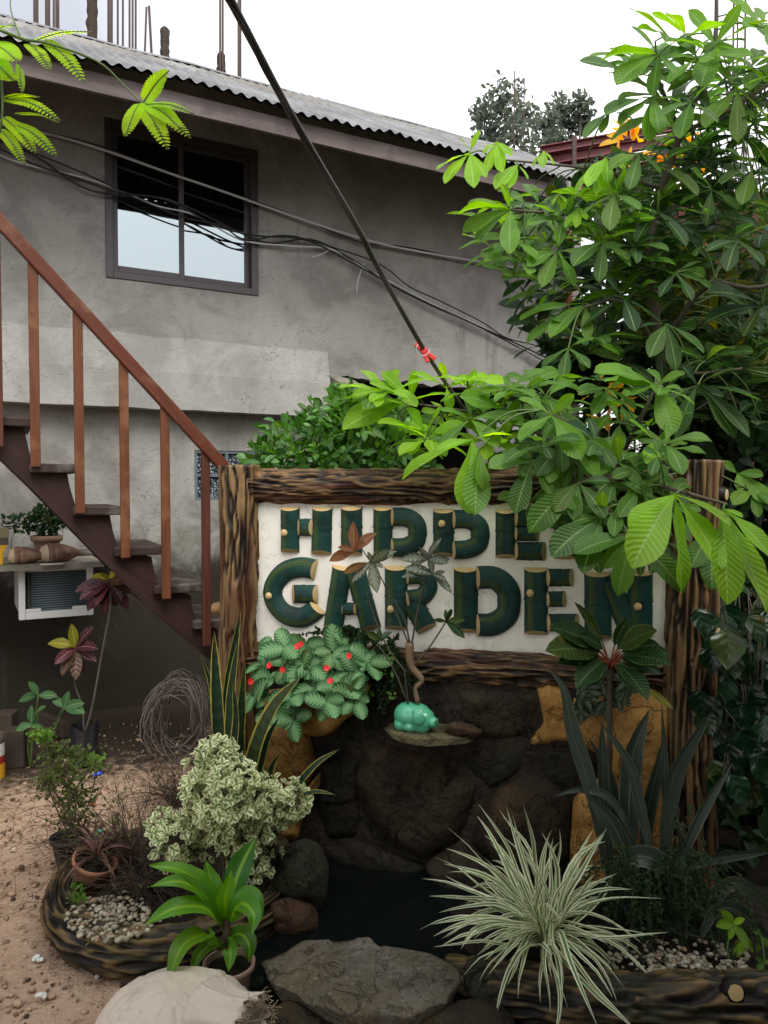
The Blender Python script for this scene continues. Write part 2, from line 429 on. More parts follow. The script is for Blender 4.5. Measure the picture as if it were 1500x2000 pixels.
MAT['fascia'] = woodmat('weathered_fascia', (.055, .042, .04), (.13, .105, .10), (.20, .17, .165), .8, (.10, .08, .08), 'u', .6)
def corr():
    m = M('corrugated_iron'); p = m.pos()
    c = m.mix(m.step(m.noise(2.5, 5), .35, .7), (.11, .11, .112), (.20, .20, .205))
    st = m.noise(5, 4, stretch=(3, 3, .6)); c = m.mix(m.math('MULTIPLY', m.step(st, .52, .7), .6), c, (.13, .12, .115))
    c = m.mix(m.step(m.noise(30, 2), .70, .74), c, (.04, .04, .04))
    return m.done(m.pbr(c, .62, m.bump(m.noise(20, 4), .15, .01), .4, .25))
MAT['roof'] = corr()
def metal(name, c, rough, met=1.0, b=.1):
    m = M(name); nz = m.noise(12, 4)
    return m.done(m.pbr(m.mix(nz, tuple(x * .75 for x in c), c), m.math('ADD', rough, m.math('MULTIPLY', nz, .12)), m.bump(m.noise(40), b, .003), .5, met))
MAT['bronze'] = metal('bronze_aluminium', (.075, .062, .066), .38, .35)
def pane():
    m = M('reflective_pane'); nb = m.bump(m.noise(1.3, 2), .03, .03)
    c = m.mix(m.step(m.noise(60, 2), .6, .8), (.30, .345, .365), (.26, .30, .32))
    return m.done(m.pbr(c, .02, nb, .5, 1.0))
MAT['pane'] = pane()
def pebble_glass():
    m = M('pebbled_glass'); vo = m.n('TexVoronoi', {'Vector': m.pos(), 'Scale': 55}).outputs['Distance']
    c = m.mix(m.step(vo, .2, .6), (.16, .19, .21), (.015, .02, .025))
    return m.done(m.pbr(c, .12, m.bump(vo, .8, .01), .6))
MAT['pebbleglass'] = pebble_glass()
MAT['blueframe'] = dark_flat('blue_grey_frame', (.14, .17, .19), .6)
def paint(name, c, rough=.5, dirt=(.12, .10, .08), k=.5, bmp=.15, spec=.4):
    m = M(name); d = m.step(m.noise(5, 6, rough=.7), .5, .75); f = m.noise(35, 3)
    cc = m.mix(m.math('MULTIPLY', d, k), c, dirt); cc = m.mix(m.math('MULTIPLY', f, .15), cc, tuple(x * .6 for x in c))
    return m.done(m.pbr(cc, rough, m.bump(m.math('ADD', f, m.noise(8)), bmp, .006), spec))
MAT['acwhite'] = paint('ac_casing', (.55, .56, .55), .5, (.25, .22, .18), .5)
MAT['fin'] = paint('ac_fin', (.028, .048, .060), .45, (.015, .02, .022), .5)
MAT['finlight'] = paint('ac_fin_edge', (.13, .165, .185), .45, (.06, .07, .07), .5)
MAT['black'] = paint('black_plastic', (.012, .012, .014), .45, (.05, .045, .04), .5)
MAT['line'] = paint('weathered_line', (.065, .055, .050), .6, (.14, .12, .11), .5)
MAT['cable'] = paint('cable_black', (.018, .018, .020), .5, (.08, .08, .08), .4)
MAT['cablegrey'] = paint('cable_grey', (.50, .50, .52), .5, (.16, .16, .16), .4)
MAT['redplastic'] = paint('red_plastic', (.55, .035, .03), .4, (.3, .03, .03), .3)
MAT['redpaint'] = paint('red_oxide', (.14, .030, .032), .55, (.07, .02, .02), .6)
MAT['rust'] = paint('rusty_bar', (.055, .035, .03), .8, (.10, .05, .03), .6)
MAT['pipe'] = paint('orange_pipe', (.24, .085, .035), .5, (.12, .06, .04), .5)
MAT['terracotta'] = paint('terracotta', (.30, .135, .075), .85, (.12, .08, .05), .7)
MAT['oldpot'] = paint('mossy_clay', (.19, .115, .075), .9, (.07, .06, .045), .9)
MAT['pinkpot'] = paint('pink_clay', (.33, .20, .165), .8, (.16, .10, .08), .5)
MAT['blue'] = paint('blue_plastic', (.02, .06, .42), .35, (.05, .08, .2), .3)
MAT['orange'] = paint('orange_plastic', (.55, .10, .03), .4, (.3, .1, .05), .3)
MAT['mint'] = paint('mint_plastic', (.16, .42, .38), .4, (.1, .25, .22), .4)
MAT['yellow'] = paint('yellow_plastic', (.60, .33, .02), .4, (.3, .15, .02), .3)
MAT['tinwhite'] = paint('tin_white', (.50, .50, .46), .4, (.25, .2, .15), .4)
MAT['tinred'] = paint('tin_red', (.25, .02, .02), .4, (.15, .03, .02), .4)
MAT['tinyellow'] = paint('tin_yellow', (.55, .28, .02), .4, (.3, .2, .05), .4)
MAT['bristle'] = paint('bristle', (.20, .17, .10), .9)
MAT['paper'] = paint('paper', (.60, .60, .55), .8)
MAT['oldwood'] = woodmat('old_board', (.022, .015, .011), (.045, .033, .024), (.08, .06, .045), .85, None, 'u')
MAT['glaze'] = paint('mint_glaze', (.085, .39, .225), .18, (.10, .36, .24), .35, .04, .6)
MAT['cream'] = paint('cream_cut', (.50, .36, .165), .75, (.20, .13, .06), .6)
def boardmat():
    m = M('white_board'); d = m.step(m.noise(3.5, 6, rough=.7), .5, .78); d2 = m.step(m.noise(9, 5, stretch=(1, 1, .25)), .58, .72)
    c = m.mix(m.math('MULTIPLY', d, .55), (.70, .68, .61), (.50, .46, .38)); c = m.mix(m.math('MULTIPLY', d2, .5), c, (.30, .29, .22))
    s = m.noise(3.0, 2, dist=2.5); crack = m.step(m.math('ABSOLUTE', m.math('SUBTRACT', s, .5)), .006, .001)
    c = m.mix(m.math('MULTIPLY', crack, .3), c, (.12, .10, .07))
    # greenish algae along the lower edge
    z = m.n('SeparateXYZ', {0: m.pos()}).outputs[2]
    k = m.step(m.math('ADD', z, m.math('MULTIPLY', m.noise(12, 4), .12)), .99, .93)
    c = m.mix(m.math('MULTIPLY', k, .55), c, (.10, .11, .05))
    return m.done(m.pbr(c, .75, m.bump(m.math('ADD', m.noise(25, 5), m.math('MULTIPLY', crack, -.6)), .3, .006), .3))
MAT['board'] = boardmat()
def bamboo():
    m = M('painted_bamboo'); u, v = m.uv(); r1, r2 = m.uv('rnd')
    nz = m.noise(14, 4); w_ = m.math('ADD', u, m.math('MULTIPLY', m.math('SUBTRACT', nz, .5), .10))
    c = m.mix(m.step(m.noise(6, 4), .35, .7), (.004, .030, .026), (.008, .050, .040))
    st = m.math('MULTIPLY', m.step(w_, .20, .27), m.step(w_, .45, .40))
    c = m.mix(m.math('MULTIPLY', st, .85), c, (.030, .060, .014))
    st2 = m.math('MULTIPLY', m.step(w_, .27, .30), m.step(w_, .35, .32)); c = m.mix(m.math('MULTIPLY', st2, .5), c, (.065, .085, .02))
    fib = m.noise(3, 4, m.n('CombineXYZ', {0: m.math('MULTIPLY', u, 30), 1: m.math('MULTIPLY', v, 4)}).outputs[0])
    gr = m.step(m.noise(45, 5, rough=.7), .60, .68); c = m.mix(m.math('MULTIPLY', gr, .6), c, (.03, .05, .035)); dk = m.step(m.noise(11, 5, rough=.7), .5, .68); c = m.mix(m.math('MULTIPLY', dk, .75), c, (.002, .010, .009))
    return m.done(m.pbr(c, .45, m.bump(m.math('ADD', fib, m.math('ADD', nz, m.noise(38, 4))), .6, .005), .28))
MAT['bamboo'] = bamboo()
def barkmat(name, lo, mid, hi, hot, k0=.42, k1=.80):
    m = M(name); h, q = m.uv('rnd'); nz = m.noise(30, 4)
    hh = m.math('ADD', h, m.math('MULTIPLY', m.math('SUBTRACT', nz, .5), .35))
    c = m.ramp(hh, [(.18, lo), (k0, mid), (k1, hi), (.97, tuple(x * 1.15 for x in hi))])
    c = m.mix(m.math('MULTIPLY', m.step(m.math('ADD', q, m.math('MULTIPLY', nz, .3)), .70, .85), .7), c, hot)
    return m.done(m.pbr(c, .52, m.bump(m.noise(90, 3), .3, .003), .22))
MAT['barkpost'] = barkmat('bark_post', (.007, .0045, .0035), (.036, .022, .013), (.195, .122, .054), (.070, .027, .013), .52, .90)
MAT['barkbeam'] = barkmat('bark_beam', (.006, .0045, .0035), (.024, .015, .010), (.19, .11, .045), (.06, .022, .011), .60, .95)
MAT['barkring'] = barkmat('bark_ring', (.006, .005, .004), (.020, .015, .010), (.16, .10, .038), (.026, .028, .012), .62, .97)
def rockmat(name, a, b, moss=0.0, mossc=(.045, .045, .015), rough=.8, spec=.22, hot=None, crack=.8, grain=1.0):
    m = M(name); x = m.noise(4, 6, rough=.65); y = m.noise(22, 5); f = m.noise(75, 4, rough=.7)
    c = m.mix(m.step(x, .3, .7), a, b); c = m.mix(m.math('MULTIPLY', m.step(y, .5, .75), .5 * grain), c, tuple(t * .4 for t in a))
    if hot: c = m.mix(m.math('MULTIPLY', m.step(m.noise(3, 4), .52, .68), .8), c, hot)
    if moss: c = m.mix(m.math('MULTIPLY', m.step(m.noise(9, 6, rough=.7), .46, .62), moss), c, mossc)
    k = m.noise(5, 5, rough=.6, dist=1.2); ck = m.step(m.math('ABSOLUTE', m.math('SUBTRACT', k, .5)), .012, .002)
    c = m.mix(m.math('MULTIPLY', ck, crack), c, tuple(t * .25 for t in a))
    c = m.mix(m.math('MULTIPLY', m.step(f, .55, .72), .5 * grain), c, tuple(min(1, t * 1.9) for t in b)); c = m.mix(m.math('MULTIPLY', m.step(f, .45, .32), .6 * grain), c, tuple(t * .3 for t in a))
    lay = m.math('FRACT', m.math('MULTIPLY', m.noise(3.5, 4, rough=.5), 7.0))
    h = m.math('ADD', m.math('ADD', x, m.math('MULTIPLY', y, .6)), m.math('ADD', m.math('MULTIPLY', lay, .35), m.math('ADD', m.math('MULTIPLY', ck, -.5), m.math('MULTIPLY', f, .25))))
    return m.done(m.pbr(c, rough, m.bump(h, .9, .025), spec))
MAT['rock'] = rockmat('brown_rock', (.014, .010, .007), (.036, .026, .016), .5, (.035, .034, .012), hot=(.075, .042, .020))
MAT['rockdark'] = rockmat('dark_rock', (.009, .0075, .006), (.022, .018, .013), .5, (.025, .025, .011))
MAT['rockmoss'] = rockmat('mossy_rock', (.020, .018, .013), (.04, .036, .026), .75, (.030, .034, .012))
MAT['rockred'] = rockmat('red_brown_rock', (.035, .018, .011), (.075, .038, .022), .3)
MAT['rockgrey'] = rockmat('grey_flagstone', (.075, .066, .050), (.17, .152, .12), .55, (.085, .066, .032), hot=(.12, .095, .055), crack=.2)
MAT['rockledge'] = rockmat('ledge_stone', (.06, .052, .028), (.14, .12, .065), .4, (.05, .05, .02))
MAT['ochre'] = rockmat('ochre_paint', (.34, .175, .042), (.46, .26, .075), .55, (.19, .085, .020), .65, .25, crack=.5, grain=.15)
MAT['mortar'] = rockmat('mortar', (.015, .012, .010), (.035, .028, .02), .3)
MAT['pebble'] = None
def pebmat():
    m = M('pebbles'); r1, r2 = m.uv('rnd')
    c = m.mix(r1, (.14, .12, .08), (.40, .36, .27)); c = m.mix(m.math('MULTIPLY', m.step(r2, .8, .9), .7), c, (.22, .12, .06))
    return m.done(m.pbr(m.mix(m.math('MULTIPLY', m.step(m.noise(25), .5, .7), .5), c, (.12, .10, .06)), .7, m.bump(m.noise(60), .2, .004), .35))
MAT['pebble'] = pebmat()
def soilmat(name, a, b):
    m = M(name); x = m.noise(14, 6, rough=.7); y = m.noise(60, 4)
    return m.done(m.pbr(m.mix(m.step(m.math('ADD', m.math('MULTIPLY', x, .6), m.math('MULTIPLY', y, .4)), .35, .65), a, b), .95, m.bump(m.math('ADD', x, m.math('MULTIPLY', y, .5)), 1.0, .03), .15))
MAT['soil'] = soilmat('soil', (.009, .007, .005), (.032, .024, .017))
def groundmat():
    m = M('sandy_ground'); x = m.noise(1.6, 6, rough=.6); y = m.noise(18, 6, rough=.7); z = m.noise(85, 3)
    c = m.mix(m.step(x, .32, .68), (.29, .19, .125), (.42, .295, .205))
    c = m.mix(m.step(y, .52, .68), c, (.19, .115, .07)); c = m.mix(m.math('MULTIPLY', m.step(y, .42, .3), .7), c, (.44, .32, .235))
    c = m.mix(m.math('MULTIPLY', m.step(z, .62, .72), .7), c, (.55, .45, .37)); c = m.mix(m.math('MULTIPLY', m.step(z, .36, .30), .8), c, (.09, .055, .035))
    # near the house shade put in as dark colour; dark soil under the planting
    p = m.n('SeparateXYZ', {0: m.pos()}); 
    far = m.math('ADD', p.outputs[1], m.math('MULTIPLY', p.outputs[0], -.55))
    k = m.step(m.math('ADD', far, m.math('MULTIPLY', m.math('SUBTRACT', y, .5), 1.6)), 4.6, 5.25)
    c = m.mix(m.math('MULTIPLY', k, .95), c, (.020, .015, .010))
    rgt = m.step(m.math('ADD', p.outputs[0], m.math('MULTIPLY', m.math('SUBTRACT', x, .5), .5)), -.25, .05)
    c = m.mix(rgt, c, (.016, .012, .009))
    h = m.math('ADD', m.math('MULTIPLY', y, .8), m.math('MULTIPLY', z, .35))
    return m.done(m.pbr(c, .95, m.bump(h, .9, .025), .15))
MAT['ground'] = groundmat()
def bitsmat():
    m = M('sand_bits'); r1, r2 = m.uv('rnd')
    c = m.mix(r1, (.16, .095, .055), (.40, .28, .185)); c = m.mix(m.step(r2, .72, .8), c, (.06, .04, .028)); c = m.mix(m.step(r2, .95, .97), c, (.5, .45, .38))
    return m.done(m.pbr(c, .9, m.bump(m.noise(70), .3, .004), .2))
MAT['ground_bits'] = bitsmat()
def watermat():
    m = M('pond_water')
    return m.done(m.pbr((.004, .006, .006), .06, m.bump(m.noise(4, 2), .05, .01), .4))
MAT['water'] = watermat()
def sackmat():
    m = M('sack_cloth'); u, v = m.uv(); p = m.pos()
    wv = m.math('ADD', m.math('SINE', m.math('MULTIPLY', u, 900)), m.math('SINE', m.math('MULTIPLY', v, 900)))
    c = m.mix(m.step(m.noise(6, 6, rough=.7), .5, .8), (.52, .445, .36), (.36, .29, .22)); c = m.mix(m.math('MULTIPLY', m.step(m.noise(40, 3), .62, .7), .3), c, (.3, .24, .17))
    cr_ = m.step(m.math('ABSOLUTE', m.math('SUBTRACT', m.noise(7, 3, dist=1.5), .5)), .06, .0)
    h = m.math('ADD', m.math('MULTIPLY', m.noise(260, 2), .08), m.math('ADD', m.noise(9, 5, dist=1.2), m.math('MULTIPLY', cr_, .18)))
    return m.done(m.pbr(c, .75, m.bump(h, .45, .012), .2))
MAT['sack'] = sackmat()
MAT['straw'] = paint('straw', (.58, .48, .32), .85)
def shellmat():
    m = M('shell'); c = m.mix(m.step(m.noise(18, 5, stretch=(1, 1, 1)), .4, .65), (.13, .065, .04), (.27, .165, .11)); 
    return m.done(m.pbr(c, .5, m.bump(m.noise(40, 3), .3, .004), .4))
MAT['shell'] = shellmat(); MAT['shelltip'] = paint('shell_tip', (.42, .34, .22), .5)
# stems
MAT['twig'] = paint('dry_twig', (.075, .050, .035), .9, (.03, .022, .016), .6)
MAT['vinewire'] = paint('dry_vine', (.11, .09, .078), .85, (.045, .035, .03), .6)
MAT['stem'] = paint('brown_stem', (.075, .060, .042), .8, (.03, .03, .02), .6)
MAT['greenstem'] = paint('green_stem', (.07, .12, .025), .55, (.05, .06, .03), .5)
MAT['palestem'] = paint('pale_stem', (.16, .105, .060), .8, (.10, .075, .05), .6)
MAT['redstem'] = paint('red_stem', (.22, .055, .018), .5, (.15, .05, .02), .4)
MAT['flower'] = paint('red_flower', (.60, .015, .015), .5, (.4, .01, .01), .3)
# leaves
LM = {}
LM['pachira'] = leafmat('pachira_leaf', (.016, .054, .017), (.115, .26, .020), (.17, .29, .08), trans=.48, spec=.3, rough=.38, lat=15, latk=2.2)
LM['young'] = leafmat('pachira_young_leaf', (.14, .32, .012), (.27, .50, .018), (.33, .48, .12), trans=.52, rough=.34, lat=15, latk=2.2)
LM['ficus'] = leafmat('ficus_leaf', (.022, .10, .014), (.085, .24, .022), (.16, .28, .08), trans=.28, rough=.25, spec=.6)
LM['acacia'] = leafmat('acacia_leaflet', (.20, .40, .008), (.36, .56, .012), None, trans=.5, rough=.5)
LM['episcia'] = leafmat('episcia_leaf', (.022, .085, .024), (.036, .12, .034), (.17, .30, .15), pattern=(.125, .255, .105), trans=.15, rough=.55, lat=7, latk=1.8)
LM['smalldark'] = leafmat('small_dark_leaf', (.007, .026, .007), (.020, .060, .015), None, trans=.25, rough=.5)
LM['smallgreen'] = leafmat('small_green_leaf', (.06, .15, .02), (.15, .28, .045), None, trans=.3, rough=.5)
LM['olive'] = leafmat('olive_leaf', (.045, .07, .018), (.11, .15, .04), None, trans=.3, rough=.6)
LM['varieg'] = leafmat('variegated_leaf', (.13, .22, .075), (.22, .31, .13), None, edge=(.66, .67, .44), ew=.58, trans=.25, rough=.5)
LM['dracaena'] = leafmat('corn_plant_leaf', (.034, .135, .012), (.10, .27, .018), None, centre=(.17, .34, .02), cw=.14, trans=.33, rough=.3, lat=1, latk=0, bmp=.1)
LM['spider'] = leafmat('spider_blade', (.10, .18, .065), (.20, .28, .11), None, edge=(.62, .63, .45), ew=.55, trans=.2, rough=.45, lat=1, latk=0, bmp=.1)
LM['snake'] = leafmat('snake_leaf', (.007, .022, .012), (.015, .040, .018), None, edge=(.34, .28, .05), ew=.20, trans=.05, rough=.4, lat=18, latk=.3)
LM['strap'] = leafmat('grey_strap_leaf', (.030, .043, .033), (.060, .078, .058), (.10, .12, .085), edge=(.12, .14, .09), ew=.07, trans=.12, rough=.4, lat=1, latk=0, stripe=(.025, .036, .028))
LM['aglao'] = leafmat('dark_oval_leaf', (.007, .030, .007), (.016, .056, .013), (.08, .13, .03), edge=(.10, .16, .03), ew=.03, trans=.18, rough=.3)
LM['vine'] = leafmat('glossy_vine_leaf', (.003, .016, .006), (.008, .038, .013), None, trans=.15, rough=.24, spec=.5, lat=4, bmp=.3)
LM['silverfern'] = leafmat('silver_leaf', (.02, .04, .02), (.05, .08, .045), None, pattern=(.13, .17, .12), trans=.1, rough=.6, lat=6, latk=1.5)
LM['bronzeleaf'] = leafmat('bronze_leaf', (.13, .055, .022), (.22, .10, .045), (.32, .16, .08), trans=.35, rough=.4)
LM['greyleaf'] = leafmat('grey_white_leaf', (.045, .06, .04), (.09, .11, .08), None, pattern=(.17, .19, .15), trans=.2, rough=.45, lat=6, latk=1.0)
LM['croton'] = leafmat('purple_croton_leaf', (.022, .008, .010), (.085, .024, .032), (.26, .09, .09), trans=.2, rough=.35, lat=7, latk=1.0)
LM['crotondark'] = leafmat('dark_croton_leaf', (.015, .010, .011), (.05, .022, .026), (.13, .05, .045), trans=.12, rough=.35, lat=7)
LM['crotongold'] = leafmat('golden_croton_leaf', (.62, .30, .008), (.75, .48, .02), (.6, .2, .02), trans=.4, rough=.4)
LM['crotonyellow'] = leafmat('yellow_green_leaf', (.14, .16, .015), (.30, .27, .02), (.45, .4, .05), trans=.35, rough=.4, lat=9)
LM['seedling'] = leafmat('seedling_leaf', (.028, .085, .026), (.06, .145, .05), (.14, .24, .10), trans=.28, rough=.4)
LM['brom'] = leafmat('brown_strap_leaf', (.075, .035, .026), (.17, .085, .065), None, trans=.15, rough=.5, lat=1)
LM['fern'] = leafmat('fern_leaf', (.020, .050, .014), (.06, .10, .022), None, trans=.3, rough=.55)
LM['far'] = leafmat('far_leaf', (.075, .095, .075), (.13, .155, .115), None, trans=.25, rough=.6)  # leaf colour lightened to carry the distance haze
# ================================================================== SETTING
def ground():
    xs = np.unique(np.concatenate([np.linspace(-60, -3, 20), np.arange(-3, 3.01, .06), np.linspace(3, 60, 20)]))
    ys = np.unique(np.concatenate([np.linspace(-25, 1, 12), np.arange(1, 6.01, .06), np.linspace(6, 90, 25)]))
    mb = MB(); vs = []; fs = []
    for y in ys:
        for x in xs:
            z = .018 * noise.noise(V((x * 1.7, y * 1.7, 0))) + .010 * noise.noise(V((x * 6, y * 6, 2))) if -3 <= x <= 3 and 1 <= y <= 6 else 0
            vs.append((x, y, z - .01))
    nx = len(xs)
    for j in range(len(ys) - 1):
        for i in range(nx - 1): fs.append((j * nx + i, j * nx + i + 1, (j + 1) * nx + i + 1, (j + 1) * nx + i))
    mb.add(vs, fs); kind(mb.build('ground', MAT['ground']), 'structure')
ground()
def clod(mb, p, r, mi=0):
    """a small irregular pebble / clod: squashed 6x4 sphere"""
    p = V(p); sx, sy, sz = r * rr(.8, 1.3), r * rr(.7, 1.0), r * rr(.5, .8); a = rr(0, 6.28); ca, sa = math.cos(a), math.sin(a)
    vs = [p + V((0, 0, sz))]; fs = []
    for lat in (.55, 0, -.55):
        for k in range(7):
            t = 2 * PI * k / 7; q = math.cos(lat * 1.35) * rr(.92, 1.08)
            x, y = math.cos(t) * q * sx, math.sin(t) * q * sy
            vs.append(p + V((x * ca - y * sa, x * sa + y * ca, math.sin(lat * 1.35) * sz)))
    vs.append(p - V((0, 0, sz)))
    for k in range(7):
        k2 = (k + 1) % 7; fs.append((0, 1 + k, 1 + k2))
        for q in (0, 1): fs.append((1 + q * 7 + k, 8 + q * 7 + k, 8 + q * 7 + k2, 1 + q * 7 + k2))
        fs.append((15 + k, 22, 15 + k2))
    mb.add(vs, fs, None, rnd2(), mi)
mb = MB()
for _ in range(1500):
    y = rr(1.9, 5.0); x = rr(-.5 * y - .3, -.25 * y + .15)
    clod(mb, (x, y, -.004), abs(random.gauss(.004, .0035)) + .0022)
for _ in range(10):      # bigger lumps against the planter
    a = rr(2.6, 4.6); q = rr(.68, .82); clod(mb, (-.72 + math.cos(a) * q * 1.05, 2.87 + math.sin(a) * q * .85, 0), rr(.008, .024))
kind(mb.build('gravel', MAT['ground_bits'] if 'ground_bits' in MAT else MAT['pebble']), 'stuff')

# ------------------------------------------------------------------ house
SA = W(640, 750)[0]; S0 = -4.5; S1 = W(1135, 420)[0]
ZB = W(280, 797, .05)[1]; ZT = W(280, 695, .05)[1]
house = thing('house', WL(1, 0, 0), 'grey cement house with corrugated iron roof behind the garden sign', 'house')
WS0, _ = W(205, 400); WS1, _ = W(503, 400); WZ0 = W(355, 560)[1]; WZ1 = W(355, 262)[1]
def quad_wall(mb, s0, s1, z0, z1, n):
    k = max(1, int((s1 - s0) / .4)); 
    for i in range(k):
        a = s0 + (s1 - s0) * i / k; b = s0 + (s1 - s0) * (i + 1) / k
        mb.add([WL(a, n, z0), WL(b, n, z0), WL(b, n, z1), WL(a, n, z1)], [(0, 1, 2, 3)])
mb = MB(); TOP = 4.5
ZH = W(700, 738)[1]
quad_wall(mb, S0, WS0, ZB, TOP, 0); quad_wall(mb, WS0, WS1, ZB, WZ0, 0); quad_wall(mb, WS0, WS1, WZ1, TOP, 0); quad_wall(mb, WS1, SA, ZB, TOP, 0)
quad_wall(mb, SA, S1, ZH + .04, TOP, 0)
# ragged broken lower edge right of the band
n = 60
for i in range(n):
    a = SA + (S1 - SA) * i / n; b = SA + (S1 - SA) * (i + 1) / n
    za = ZH + .035 * noise.noise(V((a * 9, 0, 0))) - .03 * (i / n); zb = ZH + .035 * noise.noise(V((b * 9, 0, 0))) - .03 * ((i + 1) / n)
    mb.add([WL(a, 0, za), WL(b, 0, zb), WL(b, 0, ZH + .04), WL(a, 0, ZH + .04)], [(0, 1, 2, 3)])
    mb.add([WL(a, 0, za), WL(b, 0, zb), WL(b, -.16, zb + .01), WL(a, -.16, za + .01)], [(0, 3, 2, 1)])
# window reveal, underside of the overhanging storey, right end
for (sa, sb, za, zb) in ((WS0, WS0, WZ0, WZ1), (WS1, WS1, WZ0, WZ1), (WS0, WS1, WZ0, WZ0), (WS0, WS1, WZ1, WZ1)):
    mb.add([WL(sa, 0, za), WL(sb, 0, zb), WL(sb, -.12, zb), WL(sa, -.12, za)], [(0, 1, 2, 3)])
mb.add([WL(S1, 0, 0), WL(S1, -5, 0), WL(S1, -5, TOP), WL(S1, 0, TOP)], [(0, 1, 2, 3)])
mb.build('wall', MAT['wall'], house, smooth=False)
mb = MB(); z0, z1 = ZB, ZT
vs = []; fs = []; K = 60
for i in range(K + 1):
    s = S0 + (SA - S0) * i / K
    e = .008 * noise.noise(V((s * 4, 1, 0)))
    for (nn, z) in ((-.12, z0), (.05 + e, z0 + e), (.05 + e, z1 - .10), (.030, z1 + .02 + e), (.0, z1 + .15 + 2 * e)): vs.append(WL(s, nn, z))
for i in range(K):
    for k in range(4): fs.append((i * 5 + k, (i + 1) * 5 + k, (i + 1) * 5 + k + 1, i * 5 + k + 1))
fs.append(tuple(K * 5 + k for k in range(5)))
mb.add(vs, fs); mb.build('ledge', MAT['band'], house, smooth=False)
GS0, GS1 = W(380, 930, -.12)[0], W(505, 930, -.12)[0]; GZ0, GZ1 = W(440, 977, -.12)[1], W(440, 880, -.12)[1]
mb = MB()
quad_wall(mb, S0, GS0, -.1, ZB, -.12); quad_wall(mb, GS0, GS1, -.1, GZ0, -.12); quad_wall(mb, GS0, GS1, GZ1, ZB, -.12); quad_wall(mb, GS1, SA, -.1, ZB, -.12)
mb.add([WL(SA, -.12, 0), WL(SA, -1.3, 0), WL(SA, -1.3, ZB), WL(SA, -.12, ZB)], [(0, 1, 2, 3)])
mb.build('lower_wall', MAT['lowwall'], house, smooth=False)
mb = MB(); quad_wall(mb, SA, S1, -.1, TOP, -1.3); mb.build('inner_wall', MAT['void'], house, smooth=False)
# glass-block style low window: frame and four panes
mb = MB(); t = .022
def wbar(mb, s0, s1, z0, z1, n0, n1): boxw(mb, WL(s0, n0, z0), WE * (s1 - s0), WN * (n1 - n0), V((0, 0, z1 - z0)))
gm = (GS0 + GS1) / 2; gz = (GZ0 + GZ1) / 2
for a in (GS0, gm - t / 2, GS1 - t): wbar(mb, a, a + t, GZ0, GZ1, -.17, -.125)
for a in (GZ0, gz - t / 2, GZ1 - t):
    wbar(mb, GS0 + t, gm - t / 2, a, a + t, -.168, -.127); wbar(mb, gm + t / 2, GS1 - t, a, a + t, -.168, -.127)
lw = mb.build('window', MAT['blueframe'], house, smooth=False)
mb = MB(); quad_wall(mb, GS0, GS1, GZ0, GZ1, -.15); mb.build('pane', MAT['pebbleglass'], lw)
# upper sliding window
mb = MB(); t = .05
wbar(mb, WS0, WS0 + t, WZ0, WZ1, -.09, .012); wbar(mb, WS1 - t, WS1, WZ0, WZ1, -.09, .012)
wbar(mb, WS0 + t, WS1 - t, WZ0, WZ0 + t, -.088, .010); wbar(mb, WS0 + t, WS1 - t, WZ1 - t, WZ1, -.088, .010)
uw = mb.build('window', MAT['bronze'], house, smooth=False, bevel=.004)
wm = W(356, 480)[0]
for k, (a, b, nn) in enumerate(((WS0 + t, wm + .02, -.03), (wm - .02, WS1 - t, -.055))):
    mb = MB(); z0, z1 = WZ0 + t, WZ1 - t; q = .035
    wbar(mb, a, a + q, z0, z1, nn - .012, nn + .012); wbar(mb, b - q, b, z0, z1, nn - .012, nn + .012)
    wbar(mb, a + q, b - q, z0, z0 + .045, nn - .011, nn + .011); wbar(mb, a + q, b - q, z1 - q, z1, nn - .011, nn + .011)
    mb.build('sash', MAT['bronze'], uw, smooth=False, bevel=.003)
    mb = MB(); quad_wall(mb, a + q - .005, b - q + .005, z0 + .04, z1 - q + .005, nn); mb.build('pane', MAT['pane'], uw)
# roof
NE, NR = .97, -.55
ZE = W(350, 156, NE)[1]; ZR = W(350, 122, NR)[1]
SR1 = W(1138, 350, .2)[0]
def roof():
    mb = MB(); per = .078; ds = per / 8; k = int((SR1 - S0) / ds); rows = [(NE, ZE), (NE * .5 + NR * .5, ZE * .5 + ZR * .5), (NR, ZR), (NR - 2.4, ZR - 1.55)]
    vs = []; fs = []
    for i in range(k + 1):
        s = S0 + i * ds; c = .011 * math.sin(2 * PI * i / 8)
        for j, (nn, z) in enumerate(rows):
            sag = .018 * noise.noise(V((s * 1.3, j * 3.1, 0))) + (.012 * noise.noise(V((s * 5, 7, 0))) if j == 0 else 0)
            lap = .006 * ((i // 70) % 2)
            vs.append(WL(s, nn + (.015 * noise.noise(V((float(i // 70) * 3.3, 1, 1))) if j == 0 else 0), z + c + sag + lap))
    m = len(rows)
    for i in range(k):
        for j in range(m - 1): fs.append((i * m + j, (i + 1) * m + j, (i + 1) * m + j + 1, i * m + j + 1))
    mb_v = vs; mb_f = fs; mb.add(vs, fs)
    r = mb.build('roof', MAT['roof'], house)
    mb = MB(); vs = [(v[0] - WN.x * .01, v[1] - WN.y * .01, v[2] - .012) for v in mb_v if True]; mb.add(vs, mb_f); mb.build('underside', MAT['void'], r)  # extra dark sheet: shade below the roof put in as colour
    # ridge cap
    mb = MB(); vs = []; fs = []
    for i in range(81):
        s = S0 + (SR1 - S0) * i / 80; e = .012 * noise.noise(V((s * 2, 3, 3)))
        for (a, b) in ((.09, -.045), (.0, .016), (-.09, -.045)): vs.append(WL(s, NR + a, ZR + b + e))
    for i in range(80):
        for j in (0, 1): fs.append((i * 3 + j, i * 3 + 3 + j, i * 3 + 4 + j, i * 3 + 1 + j))
    mb.add(vs, fs); mb.build('ridge_cap', MAT['roof'], r, smooth=False)
roof()
